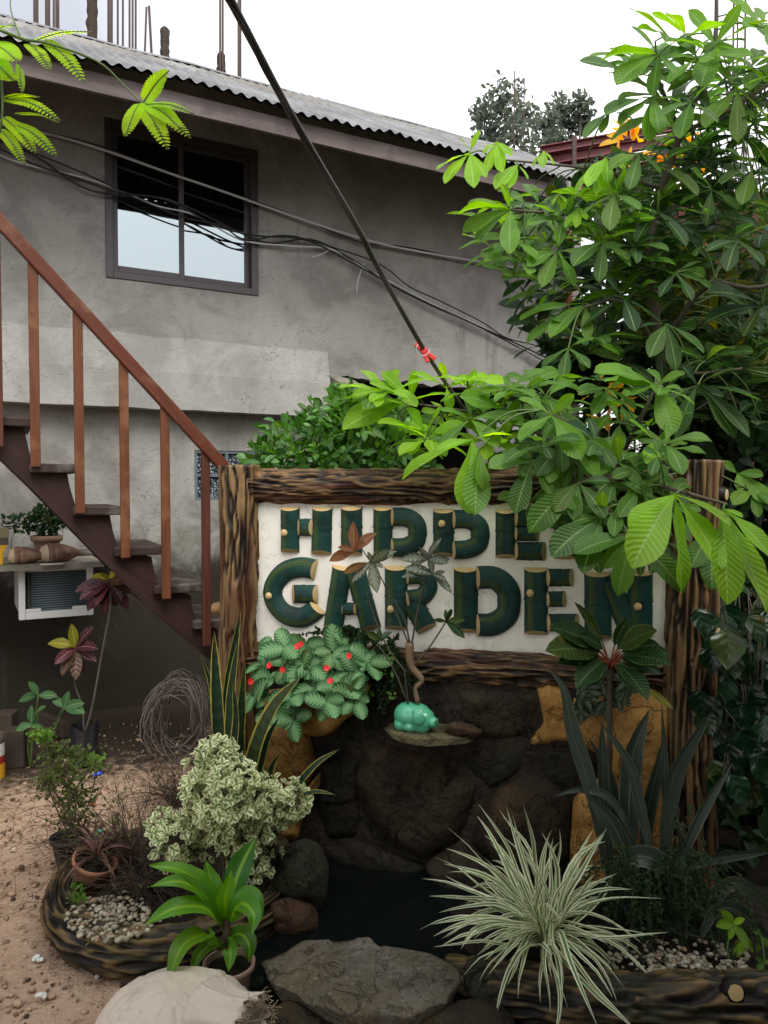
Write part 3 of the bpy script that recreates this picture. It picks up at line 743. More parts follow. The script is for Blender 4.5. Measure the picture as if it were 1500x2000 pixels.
ZF = W(350, 219, .88)[1]; SF1 = W(962, 375, .88)[0]
mb = MB(); boxw(mb, WL(S0, .86, ZF), WE * (SR1 - S0 - .03), WN * .028, V((0, 0, ZE - ZF - .03)))
f = mb.build('fascia', MAT['fascia'], house, smooth=False, bevel=.004)
me = f.data; uvl = me.uv_layers['UVMap'].data
for p in me.polygons:
    for li in p.loop_indices:
        c = me.vertices[me.loops[li].vertex_index].co - WO; uvl[li].uv = ((c.x * WE.x + c.y * WE.y), c.z)
# orange drain pipe on the far end of the wall
mb = MB(); ps, pz = W(1112, 560, .06); tube(mb, [WL(ps, .06, pz - 1.2), WL(ps, .06, pz + .25), WL(ps, .04, pz + .5)], .035, 10)
tag(mb.build('drain_pipe', MAT['pipe']), 'orange brown drain pipe on the far end of the grey house wall', 'pipe')
# broken cement canopy by the hole in the wall
def plate(name, pts, th, m, label, cat, par=None, nrm=None):
    pts = [V(p) for p in pts]; n = nrm or (pts[1] - pts[0]).cross(pts[2] - pts[0]).normalized(); k = len(pts); mb = MB()
    mb.add(pts + [p + n * th for p in pts], [tuple(range(k - 1, -1, -1)), tuple(range(k, 2 * k))] + [(i, (i + 1) % k, k + (i + 1) % k, k + i) for i in range(k)])
    o = mb.build(name, m, par, smooth=False)
    if label: tag(o, label, cat)
    return o
plate('broken_slab', [WP(632, 727, .02), WP(690, 742, .10), WP(762, 782, .30), WP(800, 835, .42), WP(770, 832, .40), WP(735, 795, .28), WP(700, 770, .16), WP(655, 745, .06)], .05, MAT['slab'],
      'broken slanting cement slab under the hole in the house wall', 'slab')
plate('roof_sheet', [WP(905, 800, .5), WP(1080, 850, .5), WP(1120, 920, .9), WP(930, 905, .9)], .02, MAT['roof'],
      'pale iron sheet glimpsed behind the big leaves above the sign', 'roof sheet')

# reinforcing bars and posts standing behind the ridge
def rod(px, y0, y1, rad, n_off, name, m, label, cat, group=None, lean=0, sides=6):
    mb = MB(); a = WP(px, y0, n_off); b = WP(px + lean, y1, n_off)
    tube(mb, [a - V((0, 0, .8)), a, b], rad, sides)
    o = mb.build(name, m, loc=a); tag(o, label, cat, group); return o
GB = 'steel bars standing up behind the house roof'
LB = 'thin steel reinforcing bar sticking up behind the left half of the roof ridge'
for px, yy, top in ((105, 40, -60), (110, 42, -60), (114, 44, -60), (230, 85, -60), (240, 88, -60), (253, 92, -60), (259, 94, -60), (265, 95, -60)):
    rod(px, yy, top, .009, -1.5, 'steel_bar', MAT['rust'], LB, 'steel bar', GB)
rod(283, 100, 14, .009, -1.5, 'steel_bar', MAT['rust'], 'left one of two short leaning steel bars that touch near their tops', 'steel bar', GB, 3)
rod(296, 105, 12, .011, -1.5, 'steel_bar', MAT['rust'], 'right one of two short leaning steel bars that touch near their tops', 'steel bar', GB, -5)
rod(70, 28, -60, .022, -1.5, 'steel_bar', MAT['rust'], 'leftmost thick dark bar above the roof corner', 'steel bar', GB)
rod(93, 36, -60, .022, -1.5, 'steel_bar', MAT['rust'], 'second thick dark bar above the roof corner, just left of three thin ones', 'steel bar', GB)
rod(215, 78, -60, .024, -1.5, 'steel_bar', MAT['rust'], 'thick dark bar just right of the tall wooden post', 'steel bar', GB)
rod(467, 160, -60, .016, -1.5, 'steel_bar', MAT['rust'], 'right hand bar of the pair close to the diagonal line', 'steel bar', GB)
rod(470, 160, -60, .008, -1.5, 'steel_bar', MAT['rust'], 'thin bar tight beside the bar nearest the diagonal line', 'steel bar', GB)
def wpost(px, y0, y1, wd, label, jag=.05):
    a = WP(px, y0 + 40, -1.5); b = WP(px, y1, -1.5); mb = MB(); k = 14
    pts = [a.lerp(b, i / k) + V((.012 * noise.noise(V((i * .7, px, 0))), 0, 0)) for i in range(k + 1)]
    tube(mb, pts, [wd * (1 + .25 * noise.noise(V((i * .9, px * .3, 4)))) for i in range(k)] + [wd * .45], 8)
    tag(mb.build('wooden_post', MAT['oldwood'], loc=a), label, 'post', 'old timber posts behind the roof')
wpost(180, 65, -60, .045, 'tall rough wooden post behind the roof, running out of the top of the picture')
wpost(322, 107, 53, .040, 'short rough wooden stub standing alone behind the roof ridge')
wpost(432, 138, 102, .040, 'short wooden stub with two steel bars tied to it behind the ridge')
rod(430, 125, -60, .010, -1.45, 'steel_bar', MAT['rust'], 'left steel bar tied to the short wooden stub', 'steel bar', GB)
rod(435, 120, -60, .010, -1.45, 'steel_bar', MAT['rust'], 'right steel bar tied to the short wooden stub', 'steel bar', GB)
def frod(px, y0, y1, Y, rad, label):
    mb = MB(); a = P(px, y0, Y); tube(mb, [a - V((0, 0, 2)), P(px + 2, y1, Y)], rad, 5)
    tag(mb.build('steel_bar', MAT['rust'], loc=a), label, 'steel bar', 'steel bars by the far trees and at the right')
frod(1003, 230, 138, 16, .012, 'thin rod rising from the far tree, the taller of two'); frod(1022, 230, 152, 16, .012, 'thin rod rising from the far tree, leaning, the shorter of two')
frod(1432, 200, -60, 9, .012, 'thin bar seen through the leaves at the top right, left of three'); frod(1440, 200, -60, 9, .010, 'thin bar seen through the leaves at the top right, middle of three'); frod(1455, 200, -60, 9, .012, 'thin bar seen through the leaves at the top right, right of three')

# red-oxide steel purlins of the neighbouring roof
red = thing('steel_roof_frame', P(1200, 400, 10), 'dark red steel purlins of an unfinished roof behind the trees', 'roof frame')
def purlin(x0, y0, x1, y1, h, Y0, Y1):
    a, b = P(x0, y0, Y0), P(x1, y1, Y1); hh = h * Y0 / F; mb = MB(); d = (b - a); back = V((.2, 1, 0)).normalized()
    for (o, ww, hgt) in ((0, .07, .012), (hh - .012, .07, .012)): box(mb, a + V((0, 0, -o - .012)), d, back * ww, V((0, 0, hgt)))
    box(mb, a + back * .07 + V((0, 0, -hh)), d, back * .006, V((0, 0, hh)))
    mb.build('purlin', MAT['redpaint'], red, smooth=False)
for (y0, y1, h) in ((284, 236, 16), (303, 258, 20), (325, 286, 14), (342, 306, 16), (362, 330, 18)):
    purlin(1056 + (y0 - 284) * -.3, y0, 1330, y1, h, 10 + (y0 - 284) * .004, 10.4)
mb = MB(); box(mb, P(1118, 350, 9.9), V((.05, 0, 0)), V((0, .05, 0)), V((0, 0, .55))); mb.build('strut', MAT['rust'], red, smooth=False)
# neighbour's red-brown wall and dark shed to the right
plate('boundary_wall', [P(1290, 1300, 6.0), P(2600, 1300, 6.4), P(2600, 380, 6.4), P(1290, 372, 6.0)], .12, dark_flat('red_brown_wall', (.10, .03, .025)), 'dark red brown wall behind the right hand trees', 'wall', nrm=V((0, 1, 0)))

# unseen roof and walls, added around the camera to shade near bed and pond
pr = thing('shade_blocker', (1.6, -1, 2.7), 'unseen iron roof added above the camera to shade the foreground', 'roof')
mb = MB(); vs = []; fs = []; k = 420
for i in range(k + 1):
    x = -1.3 + 5.8 * i / k
    for (y, z) in ((1.35, 2.72), (-1.0, 2.95), (-3.4, 3.2)): vs.append((x, y, z + .010 * math.sin(2 * PI * i / 6)))
for i in range(k):
    for j in (0, 1): fs.append((i * 3 + j, i * 3 + j + 1, i * 3 + 4 + j, i * 3 + 3 + j))
mb.add(vs, fs); mb.build('sheet', MAT['roof'], pr)
mb = MB(); box(mb, (-1.2, -3.4, -.02), (5.6, 0, 0), (0, .12, 0), (0, 0, 3.15)); mb.build('blocker_back', MAT['lowwall'], pr, smooth=False)  # wall added to cut low light from behind the camera
mb = MB(); box(mb, (4.4, -3.4, -.02), (.12, 0, 0), (0, 6.2, 0), (0, 0, 2.7)); mb.build('blocker_side', MAT['lowwall'], pr, smooth=False)  # wall added to cut low light from the right
for (x, y) in ((4.3, .9), (-1.2, -.4)):
    mb = MB(); box(mb, (x, y, -.02), (.09, 0, 0), (0, .09, 0), (0, 0, 2.74 - .10 * y)); mb.build('post', MAT['oldwood'], pr, smooth=False)
# ================================================================== STAIR
SB_, SA_ = P(0, 950, 3.75), P(405, 950, 4.2); SB_.z = 0; SA_.z = 0
STE = (SA_ - SB_).normalized(); STB = V((-STE.y, STE.x, 0))   # along, and away from the camera
def ST(px, py, back=0.0):
    nrm = STB; o = SB_ + STB * back; h = plane_hit(px, py, o, nrm); return h
stair = thing('staircase', ST(405, 1245), 'steep open wooden staircase with reddish rail climbing to the left', 'staircase')
treads = [(-60, 62, 735 + 0), (-20, 62, 813), (58, 153, 905), (143, 239, 990), (224, 323, 1070), (302, 401, 1145), (378, 452, 1214)]
for k, (x0, x1, y) in enumerate(treads[1:]):
    a, b = ST(x0, y), ST(x1, y); b.z = a.z; d = b - a; mb = MB()
    box(mb, a - V((0, 0, .045)), d, STB * .62, V((0, 0, .045)))
    # uv so that the grain runs across the tread
    o = mb.build('tread', MAT['tread'], stair, smooth=False); bv = o.modifiers.new('bevel', 'BEVEL'); bv.width = .006; bv.segments = 2
    w_ = o.modifiers.new('weld', 'WELD'); w_.merge_threshold = .0005; o.modifiers.move(1, 0)
# upper landing the stair climbs to, out of the frame on the left
mb = MB(); a = ST(-60, 735); z_ = a.z + .45
for i in range(2):
    b = a - STE * (.25 * (i + 1)); box(mb, V((b.x, b.y, a.z + .22 * (i + 1) - .045)), STE * .27, STB * .62, V((0, 0, .045)))
b = a - STE * .5; box(mb, V((b.x, b.y, a.z + .62)) - STE * 2.2 - STB * .4, STE * 2.2, STB * 1.9, V((0, 0, .08)))
for d_ in (0, 1.3): box(mb, V((b.x, b.y, 0)) - STE * .14 + STB * d_, STE * .1, STB * .1, V((0, 0, a.z + .62)))
mb.build('landing', MAT['tread'], stair, smooth=False)
def stringer(back, shift=0):
    up = [(-60, 745), (-8, 745), (0, 812), (44, 828), (52, 860), (62, 903), (130, 918), (136, 950), (147, 987), (214, 1003), (220, 1035), (229, 1067), (296, 1088), (301, 1115), (307, 1142), (372, 1163), (376, 1190), (384, 1212), (425, 1230)]
    lo = [(425, 1302), (390, 1273), (283, 1180), (207, 1103), (57, 950), (-60, 838)]
    mb = MB(); vs = []
    fr = [ST(x, y, .05) for x, y in up + lo]; k = len(fr)
    fr = [p + STB * (back - .05) for p in fr]; vs = fr + [p + STB * .045 for p in fr]
    fs = [tuple(range(k)), tuple(range(2 * k - 1, k - 1, -1))] + [(i, i + k, (i + 1) % k + k, (i + 1) % k) for i in range(k)]
    uv = [((p - SB_).dot(STE) * .75 + (-p.z) * .65, (p - SB_).dot(STE) * .65 + p.z * .75) for p in vs]
    mb.add(vs, fs, uv); mb.build('stringer', MAT['stringer'], stair, smooth=False)
stringer(.05); stringer(.50)
BW = .046
for k, (x, y0, y1, m) in enumerate([(-3, 455, 872, 'baluster_dark'), (70, 512, 912, 'baluster'), (157, 603, 1003, 'baluster'), (246, 702, 1090, 'baluster'), (326, 792, 1170, 'baluster'), (405, 880, 1262, 'baluster_dark')]):
    t, b = ST(x, y0, -.03), ST(x, y1, -.03); t.x, t.y = b.x, b.y
    mb = MB(); box(mb, b - STE * (BW / 2), STE * BW, STB * .028, V((0, 0, t.z - b.z)))
    o = mb.build('baluster', MAT[m], stair, smooth=False)
    w_ = o.modifiers.new('weld', 'WELD'); w_.merge_threshold = .0005; bv = o.modifiers.new('bevel', 'BEVEL'); bv.width = .004; bv.segments = 2
a, b = ST(-40, 386, -.05), ST(442, 914, -.05); d = b - a; up = d.cross(STB).normalized(); up = up if up.z > 0 else -up
mb = MB(); box(mb, a - up * .032, d, STB * .05, up * .064); o = mb.build('handrail', MAT['rail'], stair, smooth=False)
w_ = o.modifiers.new('weld', 'WELD'); w_.merge_threshold = .0005; bv = o.modifiers.new('bevel', 'BEVEL'); bv.width = .007; bv.segments = 2

# ================================================================== AIR CONDITIONER, SHELF AND WHAT STANDS ON IT
AN = .52
s0, zt = W(36, 1112, AN); s1, _ = W(182, 1110, AN); _, zb = W(38, 1212, AN)
ac = thing('air_conditioner', WL((s0 + s1) / 2, .2, zb), 'white cased window air conditioner with blue grey fins under a cement shelf', 'air conditioner')
mb = MB(); d1 = .03
boxw(mb, WL(s0 + .008, -.1, zb + .01), WE * (s1 - s0 - .016), WN * (AN + .1 - .06), V((0, 0, zt - zb - .02))); mb.build('casing', MAT['acwhite'], ac, smooth=False, bevel=.008)
mb = MB(); fr = .035
def abar(mb, a, b, z0, z1, n0, n1): boxw(mb, WL(a, n0, z0), WE * (b - a), WN * (n1 - n0), V((0, 0, z1 - z0)))
abar(mb, s0, s0 + fr, zb, zt, AN - .08, AN); abar(mb, s1 - fr, s1, zb, zt, AN - .08, AN)
abar(mb, s0 + fr, s1 - fr, zb, zb + .042, AN - .08, AN - .002); abar(mb, s0 + fr, s1 - fr, zt - .02, zt, AN - .08, AN - .002)
abar(mb, s0 + fr, s0 + fr + .085, zb + .042, zb + .062, AN - .02, AN - .004); abar(mb, s1 - fr - .085, s1 - fr, zb + .042, zb + .062, AN - .02, AN - .004)
mb.build('frame', MAT['acwhite'], ac, smooth=False, bevel=.004)
mb = MB(); abar(mb, s0 + fr, s1 - fr, zb + .042, zt - .02, AN - .10, AN - .045); mb.build('coil', MAT['fin'], ac, smooth=False)
mb = MB(); k = 17
for i in range(k):
    z = zb + .05 + (zt - zb - .075) * i / (k - 1)
    tube(mb, [WL(s0 + fr + .03, AN - .040, z), WL(s1 - fr, AN - .040, z)], .0032, 5)
mb.build('fin', MAT['finlight'], ac)
mb = MB()
for i in range(8):
    z = zb + .07 + (zt - zb - .11) * i / 7
    tube(mb, [WL(s0 + fr + .006, AN - .035, z - .012), WL(s0 + fr + .018, AN - .022, z - .012), WL(s0 + fr + .022, AN - .022, z), WL(s0 + fr + .018, AN - .022, z + .012), WL(s0 + fr + .006, AN - .035, z + .012)], .004, 6)
mb.build('pipe_bend', MAT['stem'], ac)
# shelf slab
HN = .62; hs0 = W(-120, 1112, HN)[0]; hs1 = W(203, 1108, HN)[0]; hz = W(100, 1102, HN)[1]
mb = MB(); K = 24; vs = []
for i in range(K + 1):
    s = hs0 + (hs1 - hs0) * i / K; e = .012 * noise.noise(V((s * 6, 2, 0)))
    for (nn, z) in ((-.12, hz), (HN + e, hz), (HN + e, hz - .03 + e), (-.12, hz - .03)): vs.append(WL(s, nn, z))
fs = [(i * 4 + k, i * 4 + (k + 1) % 4, i * 4 + 4 + (k + 1) % 4, i * 4 + 4 + k) for i in range(K) for k in range(4)] + [tuple(K * 4 + k for k in range(4))]
mb.add(vs, fs); tag(mb.build('shelf', MAT['slab'], smooth=False), 'rough cement slab shelf jutting from the wall above the air conditioner', 'shelf')
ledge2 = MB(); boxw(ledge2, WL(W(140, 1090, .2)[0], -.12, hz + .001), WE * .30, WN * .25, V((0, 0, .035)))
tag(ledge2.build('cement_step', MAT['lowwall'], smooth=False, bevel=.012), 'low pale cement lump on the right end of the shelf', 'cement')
def onshelf(px, n): s, _ = W(px, 1090, n); return WL(s, n, hz + .001)
# shells: spiral sea shells lying on the shelf
def shell(px, L, label, yaw, n):
    o = onshelf(px, n); root = thing('sea_shell', o, label, 'shell', 'large sea shells on the cement shelf')
    ax = (WE * math.cos(yaw) + WN * math.sin(yaw)).normalized(); side = V((0, 0, 1)).cross(ax)
    def build(f0, f1, name, m):
        mb = MB(); vs = []; uv = []; fs = []; k = 30; n_ = 24
        for i in range(k + 1):
            f = f0 + (f1 - f0) * i / k
            rad = L * .30 * (math.sin(PI * min(1, f ** .62 * .98 + .02)) ** .8)
            rad *= 1 + .06 * math.sin(f * 34) * (f < .35)
            for j in range(n_ + 1):
                a = 2 * PI * j / n_; q = rad * (1 + .10 * max(0, math.sin(a + 2.2)) * (f > .3))
                z = math.sin(a) * q * .86; 
                vs.append(o + ax * ((f - .5) * L) + side * (math.cos(a) * q) + V((0, 0, max(z + L * .20, .002)))); uv.append((j / n_, f))
        for i in range(k):
            for j in range(n_): fs.append((i * (n_ + 1) + j, i * (n_ + 1) + j + 1, (i + 1) * (n_ + 1) + j + 1, (i + 1) * (n_ + 1) + j))
        mb.add(vs, fs, uv); mb.build(name, m, root)
    build(.0, .17, 'spire', MAT['shelltip']); build(.17, 1, 'body_whorl', MAT['shell'])
shell(54, .22, 'smaller left sea shell lying beside the clay pot on the shelf', .0, .50)
shell(120, .25, 'larger right sea shell lying in front of the clay pot on the shelf', -.1, .48)
mb = MB(); p = onshelf(78, .60); boxw(mb, p, WE * .12, WN * .08, V((0, 0, .004))); tag(mb.build('card', MAT['paper'], smooth=False), 'small pale card lying on the shelf edge before the shells', 'card')
pot = thing('plant_pot', onshelf(92, .25), 'ribbed old clay pot standing on the shelf behind the shells', 'pot')
mb = MB(); o = onshelf(92, .25); R_ = .085
lathe(mb, o, [(R_ * .62, 0), (R_ * .72, .03), (R_ * .85, .085), (R_ * .93, .11), (R_ * 1.08, .112), (R_ * 1.12, .125), (R_ * 1.1, .145), (R_ * .98, .147), (R_ * .9, .12), (0.001, .115)], 32, wob=.03)
mb.build('pot_body', MAT['oldpot'], pot)
def brush(o, label):
    t = thing('paint_brush', o, label, 'brush'); mb = MB()
    boxw(mb, o + WE * -.09 + V((0, 0, .155)), WE * .10, WN * .02, V((0, 0, .06))); mb.build('bristles', MAT['bristle'], t, smooth=False, bevel=.003)
    mb = MB(); boxw(mb, o + WE * -.088 + V((0, 0, .115)), WE * .095, WN * .022, V((0, 0, .04))); mb.build('ferrule', MAT['stem'], t, smooth=False, bevel=.002)
    mb = MB(); pr = [(-.085, .115), (.004, .115), (-.02, .07), (-.022, .0), (-.06, .0), (-.062, .07)]
    pts = [o + WE * x + V((0, 0, z)) for x, z in pr]; k = 6
    mb.add(pts + [p + WN * .02 for p in pts], [tuple(range(k)), tuple(range(2 * k - 1, k - 1, -1))] + [(i, i + k, (i + 1) % k + k, (i + 1) % k) for i in range(k)])
    mb.build('handle', MAT['yellow'], t, smooth=False, bevel=.003)
brush(onshelf(14, .52), 'upright paint brush with yellow handle at the left end of the shelf')

# ================================================================== THE SIGN
sg = thing('garden_sign', SL(.9, 0, 0), 'white sign reading HIDDEN GARDEN in green bamboo letters between bark posts', 'sign')
_, zt0 = S(497, 979); _, zb0 = S(497, 1252); BR = S(1318, 1000)[0]
_, zb1 = S(1305, 1287); _, zt1 = S(1305, 984)
mb = MB()
vs = []; nx, nzz = 60, 20
for j in range(nzz + 1):
    for i in range(nx + 1):
        s = -.03 + (BR + .06) * i / nx; zlo = zb0 + (zb1 - zb0) * i / nx; zhi = zt0 + (zt1 - zt0) * i / nx
        z = zlo - .02 + (zhi - zlo + .04) * j / nzz; vs.append(SL(s, .004 * noise.noise(V((s * 7, z * 7, 0))), z))
fs = [(j * (nx + 1) + i, j * (nx + 1) + i + 1, (j + 1) * (nx + 1) + i + 1, (j + 1) * (nx + 1) + i) for j in range(nzz) for i in range(nx)]
mb.add(vs, fs)
boxw(mb, SL(-.03, -.07, min(zb0, zb1) - .02), SE * (BR + .06), SN * .06, V((0, 0, zt0 - zb0 + .03)))
mb.build('board', MAT['board'], sg)
def zp(x, y, n=0): return S(x, y, n)
ls, lz = S(458, 908, .05)
mb = MB(); bark(mb, [SL(ls - .005, 0, 0), SL(ls - .01, 0, .6), SL(ls + .004, 0, 1.1), SL(ls, 0, lz)], lambda t: .078 - .006 * t, na=84, amp=.015, seed=1.0, fl=2.3, fa=6.0, groove=True)
p1 = mb.build('post', MAT['barkpost'], sg)
rs, rz = S(1360, 898, .05)
mb = MB(); bark(mb, [SL(rs, 0, 0), SL(rs - .01, 0, .7), SL(rs, 0, 1.2), SL(rs + .012, 0, rz)], lambda t: .092 - .010 * t, na=96, amp=.016, seed=5.0, fl=2.3, fa=6.0, groove=True)
p2 = mb.build('post', MAT['barkpost'], sg)
mb = MB(); a0, az = S(497, 950, .03); b0, bz = S(1330, 950, .03)
bark(mb, [SL(a0 - .03, -.02, az), SL(.5, -.02, az - .004), SL(1.1, -.02, az + .0), SL(b0, -.02, bz)], .064, (1, 1), na=80, dl=.009, amp=.015, seed=9.0, fl=6.0, fa=7.5)
mb.build('beam', MAT['barkbeam'], sg)
mb = MB(); a0, az = S(497, 1288, .03); b0, bz = S(1330, 1328, .03)
bark(mb, [SL(a0 - .03, -.02, az), SL(.5, -.02, az * .7 + bz * .3), SL(1.1, -.02, az * .35 + bz * .65), SL(b0, -.02, bz)], .066, (1, 1), na=80, dl=.009, amp=.016, seed=13.0, fl=6.0, fa=7.5)
mb.build('beam', MAT['barkbeam'], sg)
def knot(par, c, d, r, L=.03, asp=1.0):
    d = d.normalized(); mb = MB(); pr = [(r * 1.75, -L * 1.2), (r * 1.6, -.2 * L), (r * 1.35, L * .75), (r * 1.05, L)]
    lathe(mb, c, pr, 18, axis=d, wob=.12); k = mb.build('knot', MAT['barkbeam'], par)
    mb = MB(); lathe(mb, c, [(r * 1.04, L + .0005), (r * .6, L + .002), (.0001, L + .0025)], 18, axis=d, wob=.10); mb.build('cut_face', MAT['cream'], k)
KL = .015
for (par, x, y, nn, d, r) in ((p2, 1411, 966, .02, SE * .9 + SN * .5, .020), (p2, 1399, 1234, .04, SE * .5 + SN, .016), (p2, 1356, 1299, .07, SE * -.1 + SN, .013), (p1, 421, 1188, .0, -SE * .9 + SN * .45, .016)):
    s_, z_ = S(x, y, nn); knot(par, SL(s_, nn, z_), d, r, KL)
# letters -----------------------------------------------------------
BD = .025      # how far a half-bamboo stands off the board
def half_tube(mb, px_path, wpx, e0=1, e1=1, per=5, smooth=True):
    """half-bamboo along a pixel path on the board plane; returns its two scalloped ends"""
    pp = [V((*S(x, y), 0)) for x, y in px_path]
    if smooth and len(pp) > 2: pp = smooth_path(pp, per)
    q = [pp[0]]
    for a, b in zip(pp, pp[1:]):
        n = max(1, int((b - a).length / .008))
        for k in range(1, n + 1): q.append(a.lerp(b, k / n))
    K = len(q); wd = wpx * 3.25 / F; na = 14; vs = []; uv = []; rn = []; r0 = random.random(); ends = []
    Ltot = sum((b - a).length for a, b in zip(q, q[1:])); L = 0
    node = rr(.42, .55); sc1 = min(.015, wd * .17)
    for i in range(K):
        if i: L += (q[i] - q[i - 1]).length
        t = (q[min(i + 1, K - 1)] - q[max(i - 1, 0)]).normalized(); sd = V((t.y, -t.x, 0))
        f = L / max(Ltot, 1e-6); g = 1 + .05 * math.exp(-((L - node * Ltot) / .006) ** 2) - .06 * math.exp(-((L - node * Ltot - .009) / .004) ** 2)
        g *= 1 + .03 * noise.noise(V((L * 12, r0 * 30, 0)))
        ring = []
        for j in range(na + 1):
            th = PI * j / na; sh = 0
            dist0, dist1 = L, Ltot - L
            if e0 and dist0 < .03: sh += sc1 * math.sin(th) * (1 - dist0 / .03)
            if e1 and dist1 < .03: sh -= sc1 * math.sin(th) * (1 - dist1 / .03)
            p = q[i] + sd * (math.cos(th) * wd / 2 * g) + t * sh
            ring.append(SL(p.x, .001 + math.sin(th) * BD * g, p.y)); uv.append((j / na, L)); rn.append((r0, .5))
        vs += ring
        if i == 0: ends.append((e0, ring, q[0], -t, sd, wd))
        if i == K - 1: ends.append((e1, ring, q[-1], t, sd, wd))
    m = na + 1
    mb.add(vs, [(i * m + j, (i + 1) * m + j, (i + 1) * m + j + 1, i * m + j + 1) for i in range(K - 1) for j in range(na)], uv, rn)
    return ends, r0
def cut_end(par, ring, c, t, sd, wd):
    """cream cut: slopes from the scalloped rim down to a straight-ended foot on the board, with a slight lip"""
    mb = MB(); na = len(ring) - 1; vs = []; fs = []
    for j, p in enumerate(ring):
        th = PI * j / na; x = math.cos(th) * wd / 2 * 1.03
        a = V(p) + SN * .0015
        foot = c + sd * x + t * (.001 + .002 * math.sin(th)); b = SL(foot.x, .002 + .010 * math.sin(th), foot.y)
        inn = c + sd * (x * .9) + t * .001; d = SL(inn.x, .001, inn.y)
        vs += [a, b, d]
    for j in range(na):
        for k in (0, 1): fs.append((j * 3 + k, j * 3 + 3 + k, j * 3 + 4 + k, j * 3 + 1 + k))
    mb.add(vs, fs); mb.build('cut_end', MAT['cream'], par)
def letter(parts, knobs=()):
    mb = MB(); E = []; 
    for p in parts:
        path, wpx = p[0], p[1]; e0, e1 = (p[2], p[3]) if len(p) > 3 else (1, 1)
        ends, _ = half_tube(mb, path, wpx, e0, e1); E += ends
    o = mb.build('letter', MAT['bamboo'], sg)
    for e in E:
        if e[0]: cut_end(o, *e[1:])
    for (x, y) in knobs:
        s_, z_ = S(x, y, BD); mb = MB(); c = SL(s_, BD - .006, z_)
        lathe(mb, c, [(.016, -.004), (.0145, .008), (.013, .013), (.0001, .0135)], 16, axis=SN, wob=.15); mb.build('cut_end', MAT['cream'], o)
    return o
letter([([(567, 991), (567, 1077)], 37), ([(630, 991), (628, 1081)], 40), ([(583, 1030), (612, 1030)], 33)], [(555, 1041)])
letter([([(687, 990), (687, 1082)], 41)])
def dee(x0, x1, y0, y1, wst, wb, xr, yt, yb):
    xm = (x0 + x1) / 2; r = wb / 2; xe = xr - r
    return [([(xm, y0), (xm, y1)], x1 - x0), ([(x1 - 1, yt + r), (x1 + (xe - x1) * .55, yt + r + 1), (xe - 4, (yt * .68 + yb * .32)), (xe, (yt + yb) / 2 + 1), (xe - 5, (yt * .3 + yb * .7)), (x1 + (xe - x1) * .5, yb - r - 1), (x1 - 1, yb - r)], wb)]
letter(dee(730, 766, 991, 1081, 36, 35, 833, 992, 1087))
letter(dee(847, 886, 995, 1085, 38, 34, 955, 997, 1091), [(863, 1023)])
letter([([(988, 996), (988, 1088)], 37), ([(1006, 1012), (1062, 1014)], 32, 1, 1), ([(1006, 1042), (1050, 1043)], 26, 1, 1), ([(1006, 1076), (1064, 1077)], 33)])
letter([([(1102, 998), (1103, 1090)], 37), ([(1167, 998), (1168, 1092)], 37), ([(1120, 1012), (1150, 1080)], 34, 0, 0)])
# GARDEN
letter([([(617, 1113), (590, 1108), (560, 1115), (540, 1135), (533, 1157), (540, 1180), (560, 1200), (588, 1206), (610, 1196), (622, 1184)], 39), ([(573, 1160), (620, 1160)], 35)], [(525, 1164)])
letter([([(669, 1106), (651, 1226)], 38), ([(692, 1108), (725, 1227)], 39), ([(668, 1189), (697, 1189)], 24)])
letter([([(774, 1106), (774, 1227)], 43), ([(795, 1124), (825, 1125), (838, 1143), (825, 1164), (795, 1170)], 33), ([(806, 1178), (834, 1228)], 40, 0, 1)], [(763, 1190)])
letter(dee(888, 932, 1109, 1233, 44, 42, 1015, 1107, 1241))
letter([([(1047, 1109), (1047, 1237)], 42), ([(1068, 1128), (1117, 1128)], 32), ([(1068, 1170), (1103, 1170)], 28), ([(1069, 1216), (1128, 1216)], 32)], [(1036, 1159)])
letter([([(1167, 1118), (1168, 1245)], 46), ([(1250, 1116), (1250, 1242)], 42), ([(1190, 1135), (1228, 1225)], 38, 0, 0)], [(1246, 1185)])

# ================================================================== ROCK WALL, POND, PLANTERS
rw = thing('rock_wall', SL(.7, 0, 0), 'dark mortared rock wall with ochre painted stones behind the small pond', 'rock wall')
mb = MB(); boxw(mb, SL(-.05, -.35, -.05), SE * (BR + .15), SN * .378, V((0, 0, zb0 - .075 + .05))); mb.build('mortar', MAT['mortar'], rw, smooth=False)
def rk(px, n, th, m, seed, label=None, rough=.012, power=3.0):
    mb = MB(); stone(mb, [SP(x, y, n) for x, y in px], th * .95, SN, .25, seed=seed, rough=rough * 1.2, power=max(power, 5), rings=12, sub=8, layers=.008, smooth=1)
    o = mb.build('stone', MAT[m], rw)
    if label: o['label'] = label
    return o
rk([(885, 1342), (970, 1340), (1052, 1345), (1062, 1395), (1045, 1440), (985, 1450), (935, 1440), (900, 1402)], .0, .055, 'rock', 1)
rk([(715, 1462), (755, 1452), (830, 1470), (890, 1500), (938, 1535), (925, 1575), (905, 1640), (838, 1680), (765, 1655), (715, 1590), (690, 1520)], .02, .07, 'rock', 2, rough=.016)
rk([(605, 1560), (650, 1490), (705, 1465), (705, 1530), (715, 1600), (700, 1640), (640, 1645)], .0, .05, 'rockdark', 3)
rk([(630, 1655), (700, 1642), (765, 1660), (832, 1690), (825, 1745), (740, 1765), (650, 1760)], .03, .06, 'rockdark', 4)
rk([(948, 1560), (1010, 1510), (1090, 1500), (1120, 1560), (1115, 1680), (1040, 1720), (960, 1690), (920, 1640)], .02, .06, 'rock', 5)
rk([(830, 1692), (905, 1648), (955, 1700), (985, 1740), (930, 1790), (860, 1755)], .10, .07, 'rock', 6)
